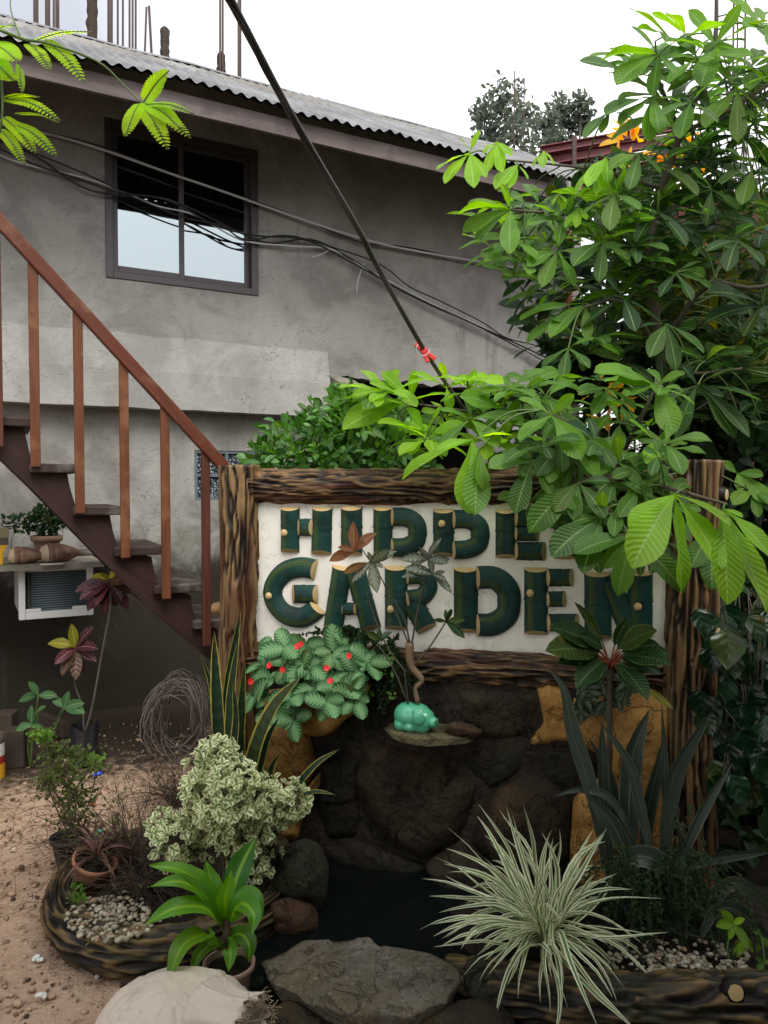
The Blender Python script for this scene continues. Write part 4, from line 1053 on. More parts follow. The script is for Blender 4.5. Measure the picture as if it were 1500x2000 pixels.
rk([(1035, 1462), (1120, 1452), (1180, 1480), (1170, 1560), (1100, 1540), (1050, 1505)], .0, .05, 'rockdark', 7)
rk([(715, 1335), (800, 1335), (880, 1340), (895, 1400), (870, 1425), (760, 1432), (690, 1440), (690, 1390)], -.01, .045, 'rockdark', 8)
rk([(935, 1450), (1030, 1455), (1035, 1500), (960, 1545), (930, 1510), (880, 1480)], .0, .045, 'rockdark', 9)
rk([(620, 1440), (690, 1445), (700, 1460), (640, 1490), (600, 1550), (585, 1520)], .0, .04, 'rockdark', 10)
rk([(1048, 1342), (1075, 1334), (1112, 1358), (1120, 1400), (1122, 1452), (1085, 1446), (1040, 1458), (1034, 1448), (1062, 1412)], .03, .035, 'ochre', 11, 'ochre painted stone', .006, 6)
rk([(1118, 1360), (1180, 1352), (1190, 1430), (1170, 1475), (1122, 1452)], .02, .035, 'ochre', 12, 'ochre painted stone', .006, 6)
rk([(1180, 1370), (1250, 1350), (1312, 1365), (1305, 1500), (1298, 1640), (1285, 1720), (1222, 1720), (1212, 1560), (1170, 1480)], .04, .06, 'ochre', 13, 'tall ochre painted stone', .008, 5)
rk([(1120, 1560), (1200, 1500), (1215, 1620), (1190, 1760), (1120, 1760), (1112, 1660)], .06, .05, 'ochre', 14, 'ochre brown painted stone low on the right', .010)
rk([(505, 1400), (560, 1410), (600, 1425), (618, 1500), (592, 1545), (540, 1560), (500, 1500)], .05, .045, 'ochre', 15, 'ochre painted stone', .008, 5)
rk([(540, 1562), (590, 1548), (625, 1508), (620, 1540), (590, 1590), (578, 1640), (550, 1645), (538, 1610)], .06, .04, 'ochre', 16, 'narrow ochre painted stone low on the left', .008, 5)
rk([(500, 1340), (580, 1330), (700, 1325), (690, 1380), (600, 1420), (510, 1400)], .0, .06, 'ochre', 17, 'ochre painted stone', .008, 5)
# ochre shelf lip that carries the red-flowered plant
mb = MB(); N_ = .24
stone(mb, [SP(x, y, .17) for x, y in ((555, 1398), (600, 1372), (660, 1355), (724, 1336), (717, 1362), (700, 1390), (672, 1408), (655, 1430), (622, 1440), (585, 1430))], .05, (SN * 1 + V((0, 0, -.15))), .22, seed=20, rough=.008, power=5)
o = mb.build('ledge', MAT['ochre'], rw); o['label'] = 'jutting ochre painted lip under the red flowered plant'
# stone shelf for the pig
mb = MB(); s0, zz_ = S(748, 1440, .18); s1 = S(925, 1452, .18)[0]; zl = S(800, 1432, .16)[1]
ol = [SL(s0, .02, zl), SL(s1 + .03, .02, zl), SL(s1 + .02, .14, zl - .004), SL(s1 - .10, .21, zl), SL(s0 + .16, .23, zl - .003), SL(s0 + .05, .20, zl), SL(s0 - .01, .14, zl)]
stone(mb, ol, .004, V((0, 0, 1)), .026, seed=23, rough=.006, power=8, rings=6)
o = mb.build('ledge', MAT['rockledge'], rw); o['label'] = 'thin flat stone ledge under the green pig'
# free standing rocks
def rock(px, Y, th, m, seed, label, nrm=V((0, -1, .35)), back=.25, rough=.014, power=2.6):
    mb = MB(); pts = [P(x, y, Y) for x, y in px]; stone(mb, pts, th, nrm, back, seed=seed, rough=rough, power=power)
    c = sum(pts, V()) / len(pts); tag(mb.build('rock', MAT[m], loc=c), label, 'rock')
rock([(515, 1700), (540, 1655), (585, 1640), (620, 1655), (642, 1700), (640, 1745), (625, 1790), (570, 1775), (522, 1755)], 2.74, .10, 'rockmoss', 31, 'rounded mossy boulder at the left edge of the pond')
rock([(518, 1765), (560, 1755), (612, 1772), (625, 1815), (610, 1850), (540, 1852), (522, 1815)], 2.62, .07, 'rockred', 32, 'reddish brown rock below the mossy boulder')
rock([(865, 1418), (890, 1408), (925, 1415), (945, 1432), (930, 1446), (885, 1446)], 2.88, .04, 'rockred', 33, 'small dark brown stone lying beside the green pig', back=.05, rough=.006)
mb = MB(); ol = [G(x, y, .10) for x, y in ((512, 1880), (560, 1862), (600, 1836), (718, 1829), (742, 1845), (838, 1858), (888, 1888), (905, 1918), (880, 1945), (862, 1966), (800, 1990), (720, 1997), (640, 1972), (590, 1945), (530, 1915))]
stone(mb, ol, .014, V((0, 0, 1)) + V((0, -.1, 0)), .10, seed=41, rough=.012, power=9, rings=24, sub=12, layers=.017, smooth=1)
tag(mb.build('flagstone', MAT['rockgrey'], loc=G(700, 1900, .1)), 'large flat grey brown stone at the front of the pond', 'stone')
def rockG(px, z, th, m, seed, label, back=.12):
    mb = MB(); pts = [G(x, y, z) for x, y in px]; stone(mb, pts, th, V((0, -.25, 1)), back, seed=seed, rough=.014, power=2.5)
    tag(mb.build('rock', MAT[m], loc=sum(pts, V()) / len(pts)), label, 'rock')
rockG([(500, 1985), (560, 1955), (640, 1985), (700, 2010), (760, 2080), (560, 2110), (490, 2060)], .02, .05, 'rock', 42, 'brown rock under the front edge of the flat stone')
rockG([(760, 2005), (880, 1965), (960, 1945), (1010, 1990), (1000, 2080), (820, 2120)], .03, .06, 'rock', 43, 'brown rock at the bottom between flat stone and grassy clump')
rockG([(890, 1890), (940, 1860), (1000, 1870), (1000, 1935), (930, 1950), (905, 1925)], .06, .05, 'rockmoss', 44, 'mossy rock half under the left of the grassy clump')
# water and soil
mb = MB(); mb.add([(-.75, 2.2, .022), (.75, 2.2, .022), (.75, 3.2, .022), (-.75, 3.2, .022)], [(0, 1, 2, 3)]); kind(mb.build('water', MAT['water']), 'structure')
PC = V((-.775, 2.81, 0)); PX, PY = .40, .39
def mound(name, c, rx, ry, z0, h, k=26, seed=0.):
    mb = MB(); vs = [V((c[0], c[1], z0 + h))]; fs = []; n = 44
    for i in range(1, k + 1):
        t = i / k
        for j in range(n):
            a = 2 * PI * j / n; x, y = c[0] + math.cos(a) * rx * t, c[1] + math.sin(a) * ry * t
            vs.append(V((x, y, z0 + h * (1 - t ** 3) + .014 * noise.noise(V((x * 16, y * 16, seed))) + .008 * noise.noise(V((x * 50, y * 50, seed))))))
    for j in range(n): fs.append((0, 1 + j, 1 + (j + 1) % n))
    for i in range(k - 1):
        for j in range(n): fs.append((1 + i * n + j, 1 + (i + 1) * n + j, 1 + (i + 1) * n + (j + 1) % n, 1 + i * n + (j + 1) % n))
    mb.add(vs, fs); kind(mb.build(name, MAT['soil']), 'structure')
mound('soil', (PC.x, PC.y), PX - .02, PY - .02, .05, .06)
mound('soil', (.95, 2.62), .85, .42, -.02, .11, seed=4)
pl = thing('planter_ring', PC, 'round garden bed edged with a bark patterned cement log on the left', 'planter')
ring = []
for k in range(97):
    a = 2 * PI * k / 96; q = 1 + .03 * math.sin(3 * a + 1)
    ring.append(PC + V((math.cos(a) * PX * q, math.sin(a) * PY * q, .060 + .010 * math.sin(2 * a + .5))))
mb = MB(); bark(mb, ring, .060, (1.15, 1.0), na=72, dl=.008, amp=.017, seed=21., fl=5.5, fa=8.5, cap=False); mb.build('log_edge', MAT['barkring'], pl)
lb = thing('log_border', (.9, 2.2, 0), 'bark patterned cement log along the front of the right hand bed', 'planter')
mb = MB(); pth = smooth_path([(.20, 2.34, -.02), (.42, 2.26, .01), (.75, 2.20, .02), (1.1, 2.19, .03), (1.45, 2.24, .03), (1.9, 2.4, .03)], 6)
bark(mb, pth, .088, (1.0, 1.0), na=72, dl=.009, amp=.018, seed=27., fl=5.5, fa=7.5); lg = mb.build('log_edge', MAT['barkring'], lb)
h = P(1434, 1937, 2.135); knot(lg, h, V((0, -1, .35)), .021, .012)

# pebbles
def pebbles(name, pts, label=None):
    mb = MB()
    for p, r in pts: clod(mb, p, r)
    kind(mb.build(name, MAT['pebble']), 'stuff')
pp = []
for _ in range(330):
    a = rr(0, 6.28); q = math.sqrt(random.random()); x, y = 215 + q * 85 * math.cos(a), 1795 + q * 45 * math.sin(a)
    pp.append((G(x, y, .118 + rr(0, .022)), rr(.007, .0125)))
for _ in range(70): pp.append((G(rr(150, 360), rr(1650, 1830), .115), rr(.005, .010)))
pebbles('pebbles', pp)
pp = []
for _ in range(300):
    x = rr(1265, 1460); y = rr(1860, 1932) - max(0, (x - 1360)) * .1; pp.append((G(x, y, .075 + rr(0, .03)), rr(.006, .0115)))
for _ in range(120): pp.append((G(rr(1180, 1420), rr(1835, 1900), .085 + rr(0, .015)), rr(.005, .010)))
pebbles('pebbles', pp)

# ------------------------------------------------------------------ pig planter
def blob(name, balls, m, parent, vox=.004, sm=6):
    """one continuous surface from overlapping ellipsoids"""
    import bmesh
    bm = bmesh.new()
    for (c, r, rot) in balls:
        mt = Matrix.Translation(c) @ rot.to_4x4() @ Matrix.Diagonal((*r, 1))
        bmesh.ops.create_icosphere(bm, subdivisions=4, radius=1, matrix=mt)
    me = bpy.data.meshes.new(name); bm.to_mesh(me); bm.free(); me.materials.append(m)
    o = bpy.data.objects.new(name, me); col.objects.link(o)
    if parent: o.parent = parent; o.matrix_parent_inverse = Matrix.Translation(-V(parent.location))
    a = o.modifiers.new('remesh', 'REMESH'); a.mode = 'VOXEL'; a.voxel_size = vox; a.use_smooth_shade = True
    b = o.modifiers.new('smooth', 'SMOOTH'); b.iterations = sm; b.factor = .5
    return o
pc = SP(811, 1399, .13); pig = thing('pig_planter', V((pc.x, pc.y, zl)), 'mint green glazed pig planter on the stone ledge, snout to the right', 'planter')
I3 = Matrix.Identity(3); sc_ = (2.85 / F)
def pp_(dx, dy, dn=0): return pc + SE * (dx * sc_) + V((0, 0, -dy * sc_)) + SN * dn
yaw = Matrix((SE, -SN, V((0, 0, 1)))).transposed()
def el(a, b, c): return (a * sc_, b * sc_, c * sc_)
blob('body', [(pp_(-14, -2), el(30, 27, 27), yaw), (pp_(4, -1, .005), el(31, 26, 27), yaw), (pp_(18, 3, .014), el(24, 24, 24), yaw), (pp_(-28, 15, .012), el(15, 18, 15), yaw), (pp_(-6, 17, .02), el(18, 18, 13), yaw),
              (pp_(16, 14, .022), el(20, 17, 16), yaw)], MAT['glaze'], pig, .003, 12)
mb = MB(); d = (SE + SN * .45 + V((0, 0, -.1))).normalized(); lathe(mb, pp_(37, 4, .034), [(.020, -.01), (.021, .004), (.0195, .016), (.015, .020), (.004, .0185), (.0001, .018)], 24, axis=d); sn = mb.build('snout', MAT['glaze'], pig)
blob('ear', [(pp_(12, -6, .062), el(13, 5, 14), yaw), (pp_(7, -16, .055), el(9, 5, 9), yaw)], MAT['glaze'], pig, .002, 3)
mb = MB()
for dx in (-.006, .007): lathe(mb, pp_(37, 4, .034) + d * .0188 + V((0, 0, 1)).cross(d) * dx, [(.0028, 0), (.0001, .001)], 10, axis=d)
mb.build('nostril', MAT['black'], pig)

# ------------------------------------------------------------------ sack
sk = thing('sack', (-.55, 2.05, 0), 'off white woven sack lying at the bottom with a frayed open end', 'sack')
mb = MB(); c = V((-.575, 2.06, -.02)); vs = []; uv = []; fs = []; nu, nv = 140, 70
dents = [(rdir(), rr(.1, .3)) for _ in range(14)]
for j in range(nv + 1):
    ph = PI * j / nv
    for i in range(nu + 1):
        a = 2 * PI * (i % nu) / nu; d = V((math.sin(ph) * math.cos(a), math.sin(ph) * math.sin(a), math.cos(ph)))
        s3 = lambda x: math.copysign(abs(x) ** .85, x)
        p = V((s3(d.x) * .235, s3(d.y) * .215, s3(d.z) * .203))
        q = d * 2.1
        k = .016 * noise.noise(q * .9 + V((3, 1, 0))) + .006 * noise.noise(q * 2.6) - .010 * max(0, 1 - abs(noise.noise(q * 1.3 + V((9, 2, 4)))) * 9) + .003 * noise.noise(q * 9)
        # folds gathered towards the open end
        for (fa, fw, fd) in ((.5, .10, .022), (1.05, .07, .016), (1.5, .12, .026), (1.95, .06, .014), (2.5, .10, .020), (.1, .08, .014), (2.9, .08, .018)):
            g = math.atan2(d.z, -d.y) - fa - .25 * noise.noise(V((d.x * 2.5, fa * 5, 0))); fd *= .55; k -= fd * math.exp(-(g / fw) ** 2) * max(0, min(1, (d.x + .55) * 1.1)) - fd * .7 * math.exp(-((g - fw * 2) / (fw * 1.3)) ** 2) * max(0, min(1, (d.x + .55) * 1.1))
        # long creases towards the tied/open end
        k -= .016 * max(0, 1 - abs(noise.noise(q * 2.2 + V((1, 7, 4)))) * 8) * max(0, noise.noise(q * .8 + V((4, 4, 4))) + .4)
        k += .010 * (1 - 2 * abs(noise.noise(V((d.y * 5 + d.x * 1.2, d.z * 5, 5))))) * max(0, d.x - .1)
        p = p * (1 + k * 2.2); vs.append(c + p); uv.append((a * .30 / 6.28 * 3, ph * .22))
for j in range(nv):
    for i in range(nu): fs.append((j * (nu + 1) + i, (j + 1) * (nu + 1) + i, (j + 1) * (nu + 1) + i + 1, j * (nu + 1) + i + 1))
mb.add(vs, fs, uv); mb.build('body', MAT['sack'], sk)
mb = MB(); ax = V((.86, -.42, .12)).normalized(); mc = P(436, 1992, 1.95)
e1 = V((0, 0, 1)); e1 = (e1 - ax * e1.dot(ax)).normalized(); e2 = ax.cross(e1); vs = []; uv = []; fs = []; nn = 72
for j in range(9):
    t = j / 8; rad = .104 - .034 * math.sin(min(1, t * 1.3) * PI * .5) + .012 * max(0, t - .6)
    for i in range(nn + 1):
        a = 2 * PI * (i % nn) / nn; k = 1 + .16 * math.sin(a * 7 + 1) * t + .10 * noise.noise(V((math.cos(a) * 2, math.sin(a) * 2, t)))
        p = mc + ax * ((t - .4) * .15 + (.007 * math.sin(a * 23) if j == 8 else 0)) + (e1 * math.cos(a) * .85 + e2 * math.sin(a)) * rad * k
        vs.append(p); uv.append((a * .1, t * .1))
for j in range(8):
    for i in range(nn): fs.append((j * (nn + 1) + i, j * (nn + 1) + i + 1, (j + 1) * (nn + 1) + i + 1, (j + 1) * (nn + 1) + i))
mb.add(vs, fs, uv); o = mb.build('mouth', MAT['sack'], sk); m_ = o.modifiers.new('solid', 'SOLIDIFY'); m_.thickness = .003
rim = vs[-(nn + 1):]
mb = MB()
for _ in range(170):
    i = random.randrange(nn); p = V(rim[i]); dd = (ax * rr(.3, 1) + rdir() * .6 + V((0, 0, -.2))).normalized()
    tube(mb, [p, p + dd * rr(.006, .014), p + dd * rr(.014, .026) + rdir() * .006], .0009, 3)
for _ in range(14):
    i = random.randrange(nn); p = V(rim[i]); q = mc + ax * .05 + rdir() * .03; tube(mb, [p, p.lerp(q, .5) + rdir() * .01, q], .0014, 3)
mb.build('fringe', MAT['straw'], sk)

# ------------------------------------------------------------------ lines
def cable(pts, r, m, label, per=8, name='cable', n=6, group='cables strung along the house wall', cat='cable'):
    mb = MB(); tube(mb, smooth_path(pts, per), r, n); tag(mb.build(name, m), label, cat, group)
def wp_(l, n=.30): return [WP(x, y, n * .2) for x, y in l]
cable(wp_([(-60, 232), (95, 262), (200, 292), (330, 338), (430, 372), (560, 418), (660, 452), (760, 480), (880, 502), (990, 520), (1075, 536), (1150, 552)]), .009, MAT['cablegrey'], 'pale grey thick cable, the uppermost on the house wall')
cable(wp_([(-60, 230), (95, 260), (210, 290), (340, 342), (440, 374), (550, 412), (655, 455), (720, 476), (790, 482), (900, 505), (1010, 528), (1075, 534), (1150, 550)], .27), .006, MAT['cable'], 'thin black cable twisted round the pale grey one')
cable(wp_([(-60, 255), (60, 300), (150, 360), (215, 380), (330, 390), (470, 455), (530, 475), (610, 468), (690, 508), (770, 560), (850, 600), (930, 635), (1060, 705), (1150, 760)]), .007, MAT['cable'], 'black cable with the lowest sag left of the window')
cable(wp_([(-60, 262), (60, 318), (140, 345), (230, 375), (330, 392), (420, 440), (500, 460), (600, 470), (700, 520), (800, 575), (920, 630), (1060, 695), (1150, 740)], .33), .007, MAT['cable'], 'black cable crossing the lower half of the window panes')
cable(wp_([(-60, 250), (90, 308), (190, 350), (260, 385), (360, 425), (430, 440), (480, 468), (560, 460), (640, 480), (740, 515), (800, 560), (860, 588), (940, 628), (990, 660), (1060, 680), (1150, 730)], .36), .006, MAT['cable'], 'black cable that bows away from the bundle right of the diagonal line')
cable(wp_([(-60, 275), (40, 318), (180, 352), (300, 400), (380, 420), (470, 468), (560, 480), (650, 488), (720, 528), (780, 560), (860, 602), (960, 648), (1060, 708), (1150, 750)], .29), .0065, MAT['cablegrey'], 'grey cable of the lower bundle')
# diagonal line overhead with a clothes peg
pl_ = [(418, -60), (450, 0), (501, 97), (550, 190), (601, 280), (702, 452), (741, 528), (821, 670), (880, 762), (940, 846), (968, 890)]
a = []
for x, y in pl_: t = (y + 60) / 950; a.append(P(x, y, 1 / ((1 - t) / 1.30 + t / 4.1)))
mb = MB(); q = smooth_path(a, 8); rd = [.0080 + .0005 * noise.noise(V((i * .4, 0, 0))) for i in range(len(q))]; tube(mb, q, rd, 8)
q2 = [p + V((.002 * math.cos(i * .5), .002 * math.sin(i * .5), -.008)) for i, p in enumerate(q)]; tube(mb, q2, .0032, 6)
tag(mb.build('clothes_line', MAT['line']), 'dark twisted line slanting down across the picture in front of the house', 'line')
PY_ = 1 / ((1 - 745 / 950) / 1.30 + 745 / 950 / 4.1)
peg = thing('clothes_peg', P(826, 685, PY_), 'red plastic clothes peg clipped on the slanting dark line', 'peg')
def pegleg(x0, y0, x1, y1, nm):
    p, q = P(x0, y0, PY_ - .015), P(x1, y1, PY_ - .025); d = q - p; sd = d.cross(V((0, 1, 0))).normalized(); mb = MB()
    boxw(mb, p - sd * .011, d * .55, V((0, -.014, 0)), sd * .022); boxw(mb, p + d * .55 - sd * .008, d * .45, V((0, -.012, 0)), sd * .015)
    mb.build('jaw', MAT['redplastic'], peg, smooth=False, bevel=.002)
pegleg(812, 672, 850, 702, 0); pegleg(818, 668, 836, 708, 1)
mb = MB(); tube(mb, [P(826 + 13 * math.cos(t * .5), 682 + 13 * math.sin(t * .5), PY_ - .045) for t in range(9)], .0016, 5); mb.build('spring', MAT['cablegrey'], peg)
# two pale tie ends on the cables
cable(wp_([(610, 502), (625, 498), (645, 488)], .3), .004, MAT['cablegrey'], 'short pale tie end sticking out left of the bundle', 4, 'tie_end', 5, 'pale tie ends on the cables', 'tie')
cable(wp_([(696, 572), (700, 545), (710, 515)], .3), .004, MAT['cablegrey'], 'short pale tie end hanging below the bundle', 4, 'tie_end', 5, 'pale tie ends on the cables', 'tie')

# ------------------------------------------------------------------ bits on the ground at the left
tin = thing('paint_tin', G(-14, 1520), 'white, red and yellow tin standing at the left edge of the picture', 'tin')
o = G(-16, 1520); h_ = .24
mb = MB(); lathe(mb, o, [(.065, 0), (.065, h_ * .35)], 32); mb.build('yellow_band', MAT['tinyellow'], tin)
mb = MB(); lathe(mb, o, [(.0652, h_ * .35), (.0652, h_ * .48), (.0652, h_ * .52)], 32); mb.build('red_band', MAT['tinred'], tin)
mb = MB(); lathe(mb, o, [(.065, h_ * .52), (.065, h_ * .8)], 32); mb.build('body', MAT['tinwhite'], tin)
mb = MB(); lathe(mb, o, [(.065, h_ * .8), (.067, h_ * .82), (.062, h_), (.058, h_ * .98), (.0001, h_ * .97)], 32); mb.build('lid', MAT['rust'], tin)
def block(c, sx, sy, sz, yaw, label, m='oldwood'):
    mb = MB(); ca, sa = math.cos(yaw), math.sin(yaw); ex, ey = V((ca, sa, 0)), V((-sa, ca, 0)); c = V(c)
    box(mb, c - ex * sx / 2 - ey * sy / 2, ex * sx, ey * sy, V((0, 0, sz))); o = mb.build('wooden_block', MAT[m], smooth=False)
    w_ = o.modifiers.new('weld', 'WELD'); w_.merge_threshold = .0005; bv = o.modifiers.new('bevel', 'BEVEL'); bv.width = .006; bv.segments = 2
    tag(o, label, 'block', 'old wooden blocks on the sand')
block(G(32, 1495), .10, .10, .21, .3, 'upright old wooden block next to the tin, with dark front'); block(G(14, 1470), .10, .12, .24, .1, 'taller dark wooden block behind the upright one')
block(G(75, 1440), .40, .06, .05, .5, 'thin dark board lying on the sand by the wall'); block(G(100, 1430), .36, .05, .10, -.7, 'dark board leaning on edge near the seedling')
bag = thing('nursery_bag', G(165, 1490), 'crumpled black plastic nursery bag holding the purple leaved sapling', 'plant bag'); o = G(165, 1490)
mb = MB(); vs = []; fs = []; nn = 40
for j in range(9):
    t = j / 8
    for i in range(nn + 1):
        a = 2 * PI * (i % nn) / nn; k = 1 + .16 * noise.noise(V((math.cos(a) * 2.5, math.sin(a) * 2.5, t * 3))) + .05 * math.sin(a * 9) * t
        vs.append(o + V((math.cos(a) * .075 * k, math.sin(a) * .065 * k, t * .22 + .035 * t * noise.noise(V((math.cos(a) * 1.5, math.sin(a) * 1.5, 9))))))
fs = [(j * (nn + 1) + i, j * (nn + 1) + i + 1, (j + 1) * (nn + 1) + i + 1, (j + 1) * (nn + 1) + i) for j in range(8) for i in range(nn)]
mb.add(vs, fs); mb.build('bag', MAT['black'], bag); mb = MB(); lathe(mb, o + V((0, 0, .17)), [(.068, 0), (.04, .008), (.0001, .012)], 16); mb.build('soil', MAT['soil'], bag)
def gpot(name, o, r, h_, m, label, lean=V((0, 0, 1)), cat='pot'):
    t = thing(name, o, label, cat); mb = MB(); lean = lean.normalized()
    lathe(mb, o, [(r * .66, 0), (r * .7, .01), (r * .93, h_ * .86), (r * 1.06, h_ * .87), (r * 1.08, h_), (r * .98, h_), (r * .92, h_ * .85)], 36, axis=lean, wob=.02); mb.build('pot_body', MAT[m], t)
    mb = MB(); lathe(mb, o + lean * (h_ * .86), [(r * .92, 0), (r * .5, .008), (.0001, .012)], 20, axis=lean, wob=.1); mb.build('soil', MAT['soil'], t); return t
gpot('plant_pot', G(137, 1690, .03), .072, .12, 'black', 'black plastic pot under the curly green shrub')
gpot('plant_pot', G(168, 1738, .08), .075, .13, 'terracotta', 'tilted terracotta pot with a brown bromeliad in the ring bed', V((.35, -.12, 1)))
gpot('plant_pot', G(448, 1962, .0), .072, .13, 'pinkpot', 'pinkish clay pot with the corn plant behind the sack')
def bit(px, py, z, r, m, name, label, cat):
    mb = MB(); o = G(px, py, z) if z is not None else P(px, py, 3.2)
    for _ in range(4): clod(mb, o + V((rr(-1, 1) * r, rr(-.3, .3) * r, rr(0, .9) * r)), r * .8)
    tag(mb.build(name, MAT[m], loc=o), label, cat, 'coloured scraps among the shrubs')
bit(191, 1516, .13, .020, 'blue', 'plastic_scrap', 'bright blue plastic scrap caught in the twiggy shrub', 'scrap')
bit(182, 1570, .08, .012, 'orange', 'plastic_scrap', 'small orange plastic scrap low in the twiggy shrub', 'scrap')
bit(190, 1632, .10, .020, 'mint', 'plastic_scrap', 'pale mint plastic scrap by the black pot', 'scrap')
bit(75, 1875, .0, .014, 'paper', 'paper_scrap', 'white torn paper scrap on the sand', 'scrap')
bit(83, 1947, .0, .012, 'paper', 'paper_scrap', 'pale crumbled paper scrap lower on the sand', 'scrap')
# ================================================================== PLANTS
def leafcurve(mb, pts, Wd, prof='strap', nrm=V((0, -.5, 1)), fold=.25, r=None, wave=0., per=6, cols=4, twist=0):
    """a long blade along a drawn curve (world points)"""
    q = smooth_path(pts, per) if len(pts) > 2 else [V(p) for p in pts]
    L = [0.]
    for a, b in zip(q, q[1:]): L.append(L[-1] + (b - a).length)
    tot = L[-1]; pr = PROF[prof]; r = r or rnd2(); vs = []; uv = []; m = cols + 1
    for i, p in enumerate(q):
        t = (q[min(i + 1, len(q) - 1)] - q[max(i - 1, 0)]).normalized(); v = L[i] / tot
        wd = np.interp(v, [a for a, _ in pr], [b for _, b in pr])
        n = nrm - t * nrm.dot(t); n = n.normalized() if n.length > 1e-3 else t.orthogonal().normalized(); s = t.cross(n)
        if twist: a = twist * v; s, n = s * math.cos(a) + n * math.sin(a), n * math.cos(a) - s * math.sin(a)
        for c in range(m):
            x = c / cols * 2 - 1; hw = Wd * .5 * wd
            vs.append(p + s * x * hw + n * (fold * abs(x) * hw + wave * tot * .08 * math.sin(v * 13 + r[0] * 20 + x * 1.6) * abs(x))); uv.append((c / cols, v))
    mb.add(vs, [(i * m + c, i * m + c + 1, (i + 1) * m + c + 1, (i + 1) * m + c) for i in range(len(q) - 1) for c in range(cols)], uv, r)
UP = V((0, 0, 1))
def near(skel, p):
    best = None
    for a, b in skel:
        d = b - a; t = max(0, min(1, (p - a).dot(d) / d.length_squared)); q = a + d * t; l = (q - p).length
        if best is None or l < best[0]: best = (l, q)
    return best[1]
def palm_at(lv, st, hub, axis, L, n=6, droop=.5, r0=None, wr=.36, skel=None, spread=1.0, mi=0):
    axis = V(axis).normalized(); e1 = axis.orthogonal().normalized(); e2 = axis.cross(e1); a0 = rr(0, 6.28)
    for k in range(n):
        a = a0 + 2 * PI * k / n * spread + rr(-.12, .12); d = e1 * math.cos(a) + e2 * math.sin(a) + axis * rr(-.15, .35)
        l = L * rr(.55, 1.1); d.normalize()
        rq = (min(1, max(0, (r0 if r0 is not None else random.random()) + rr(-.25, .25))), random.random())
        leaf(lv, hub + d * l * .06, d + V((0, 0, droop * .3)), axis + rdir() * .2, l, l * wr * rr(.85, 1.1), droop, .22, 'obov', rq, mi, wave=rr(.05, .28), twist=rr(-.35, .35))
    if skel:
        q = near(skel, hub); m = (q + hub) / 2 + V((0, 0, .25 * (q - hub).length * .5)); 
        tube(st, smooth_path([q, m, hub], 4), .0035, 5)
def palm_px(lv, st, hub, Y, tips, r0=.5, droop=.5, wr=.36, skel=None, nrm=None, dY=-.10, mi=0):
    """a hand-placed palmate leaf: hub pixel at depth Y, leaflet tip pixels"""
    H = P(*hub, Y)
    for (x, y) in tips:
        l0 = math.hypot(x - hub[0], y - hub[1]) * Y / F
        T = P(x, y, Y + l0 * rr(-.55, .15) + dY * .3); L = (T - H).length
        d = (T - H) / L + V((0, 0, droop * .42)); n = V(nrm) if nrm else V((0, -.55, .8))
        rq = (min(1, max(0, r0 + rr(-.25, .25))), random.random())
        leaf(lv, H, d, n + rdir() * .35, L * 1.03, L * wr * rr(.9, 1.1), droop, .22, 'obov', rq, mi, wave=rr(.05, .25), twist=rr(-.35, .35))
    if skel is not None:
        q = near(skel, H); m = (q + H) / 2 + V((0, 0, .15 * (q - H).length)); tube(st, smooth_path([q, m, H], 4), .0035, 5)
def skeleton(mb, paths):
    segs = []
    for pts, r0, r1 in paths:
        q = smooth_path(pts, 5); k = len(q)
        tube(mb, q, [r0 + (r1 - r0) * i / (k - 1) for i in range(k)], 8); segs += list(zip(q, q[1:]))
    return segs
def inpoly(x, y, poly):
    c = False; j = len(poly) - 1
    for i in range(len(poly)):
        xi, yi = poly[i]; xj, yj = poly[j]
        if (yi > y) != (yj > y) and x < (xj - xi) * (y - yi) / (yj - yi) + xi: c = not c
        j = i
    return c
def fill_px(poly, n, Y0, Y1):
    xs = [p[0] for p in poly]; ys = [p[1] for p in poly]; out = []
    while len(out) < n:
        x, y = rr(min(xs), max(xs)), rr(min(ys), max(ys))
        if inpoly(x, y, poly): out.append((x, y, rr(Y0, Y1)))
    return out

# ---- tall palmate tree on the right, behind the sign
random.seed(11)
B = V((1.42, 3.72, 0))
ta = thing('tree', B, 'tall tree with big hand shaped leaves filling the upper right', 'tree', 'trees with hand shaped leaves')
st = MB(); bk = MB()
skA = skeleton(bk, [([B, P(1300, 900, 3.72), P(1288, 680, 3.70), P(1268, 470, 3.65), P(1330, 260, 3.6), P(1392, 110, 3.55), P(1400, -60, 3.5)], .032, .008),
   ([P(1288, 680, 3.70), P(1215, 590, 3.55), P(1140, 600, 3.4)], .012, .005), ([P(1275, 520, 3.66), P(1150, 430, 3.5), P(1000, 410, 3.4)], .012, .005),
   ([P(1300, 370, 3.63), P(1150, 330, 3.55), P(960, 310, 3.45)], .010, .004), ([P(1330, 260, 3.6), P(1285, 150, 3.55), P(1280, 80, 3.5)], .009, .004),
   ([P(1288, 680, 3.70), P(1380, 560, 3.5), P(1490, 560, 3.3), P(1650, 480, 3.2)], .014, .006), ([P(1330, 260, 3.6), P(1450, 200, 3.5), P(1600, 80, 3.4), P(1700, -60, 3.3)], .012, .005),
   ([P(1290, 720, 3.7), P(1350, 730, 3.4), P(1450, 720, 3.2)], .010, .005)])
bk.build('trunk', MAT['stem'], ta)
lv = MB(); yg = MB()
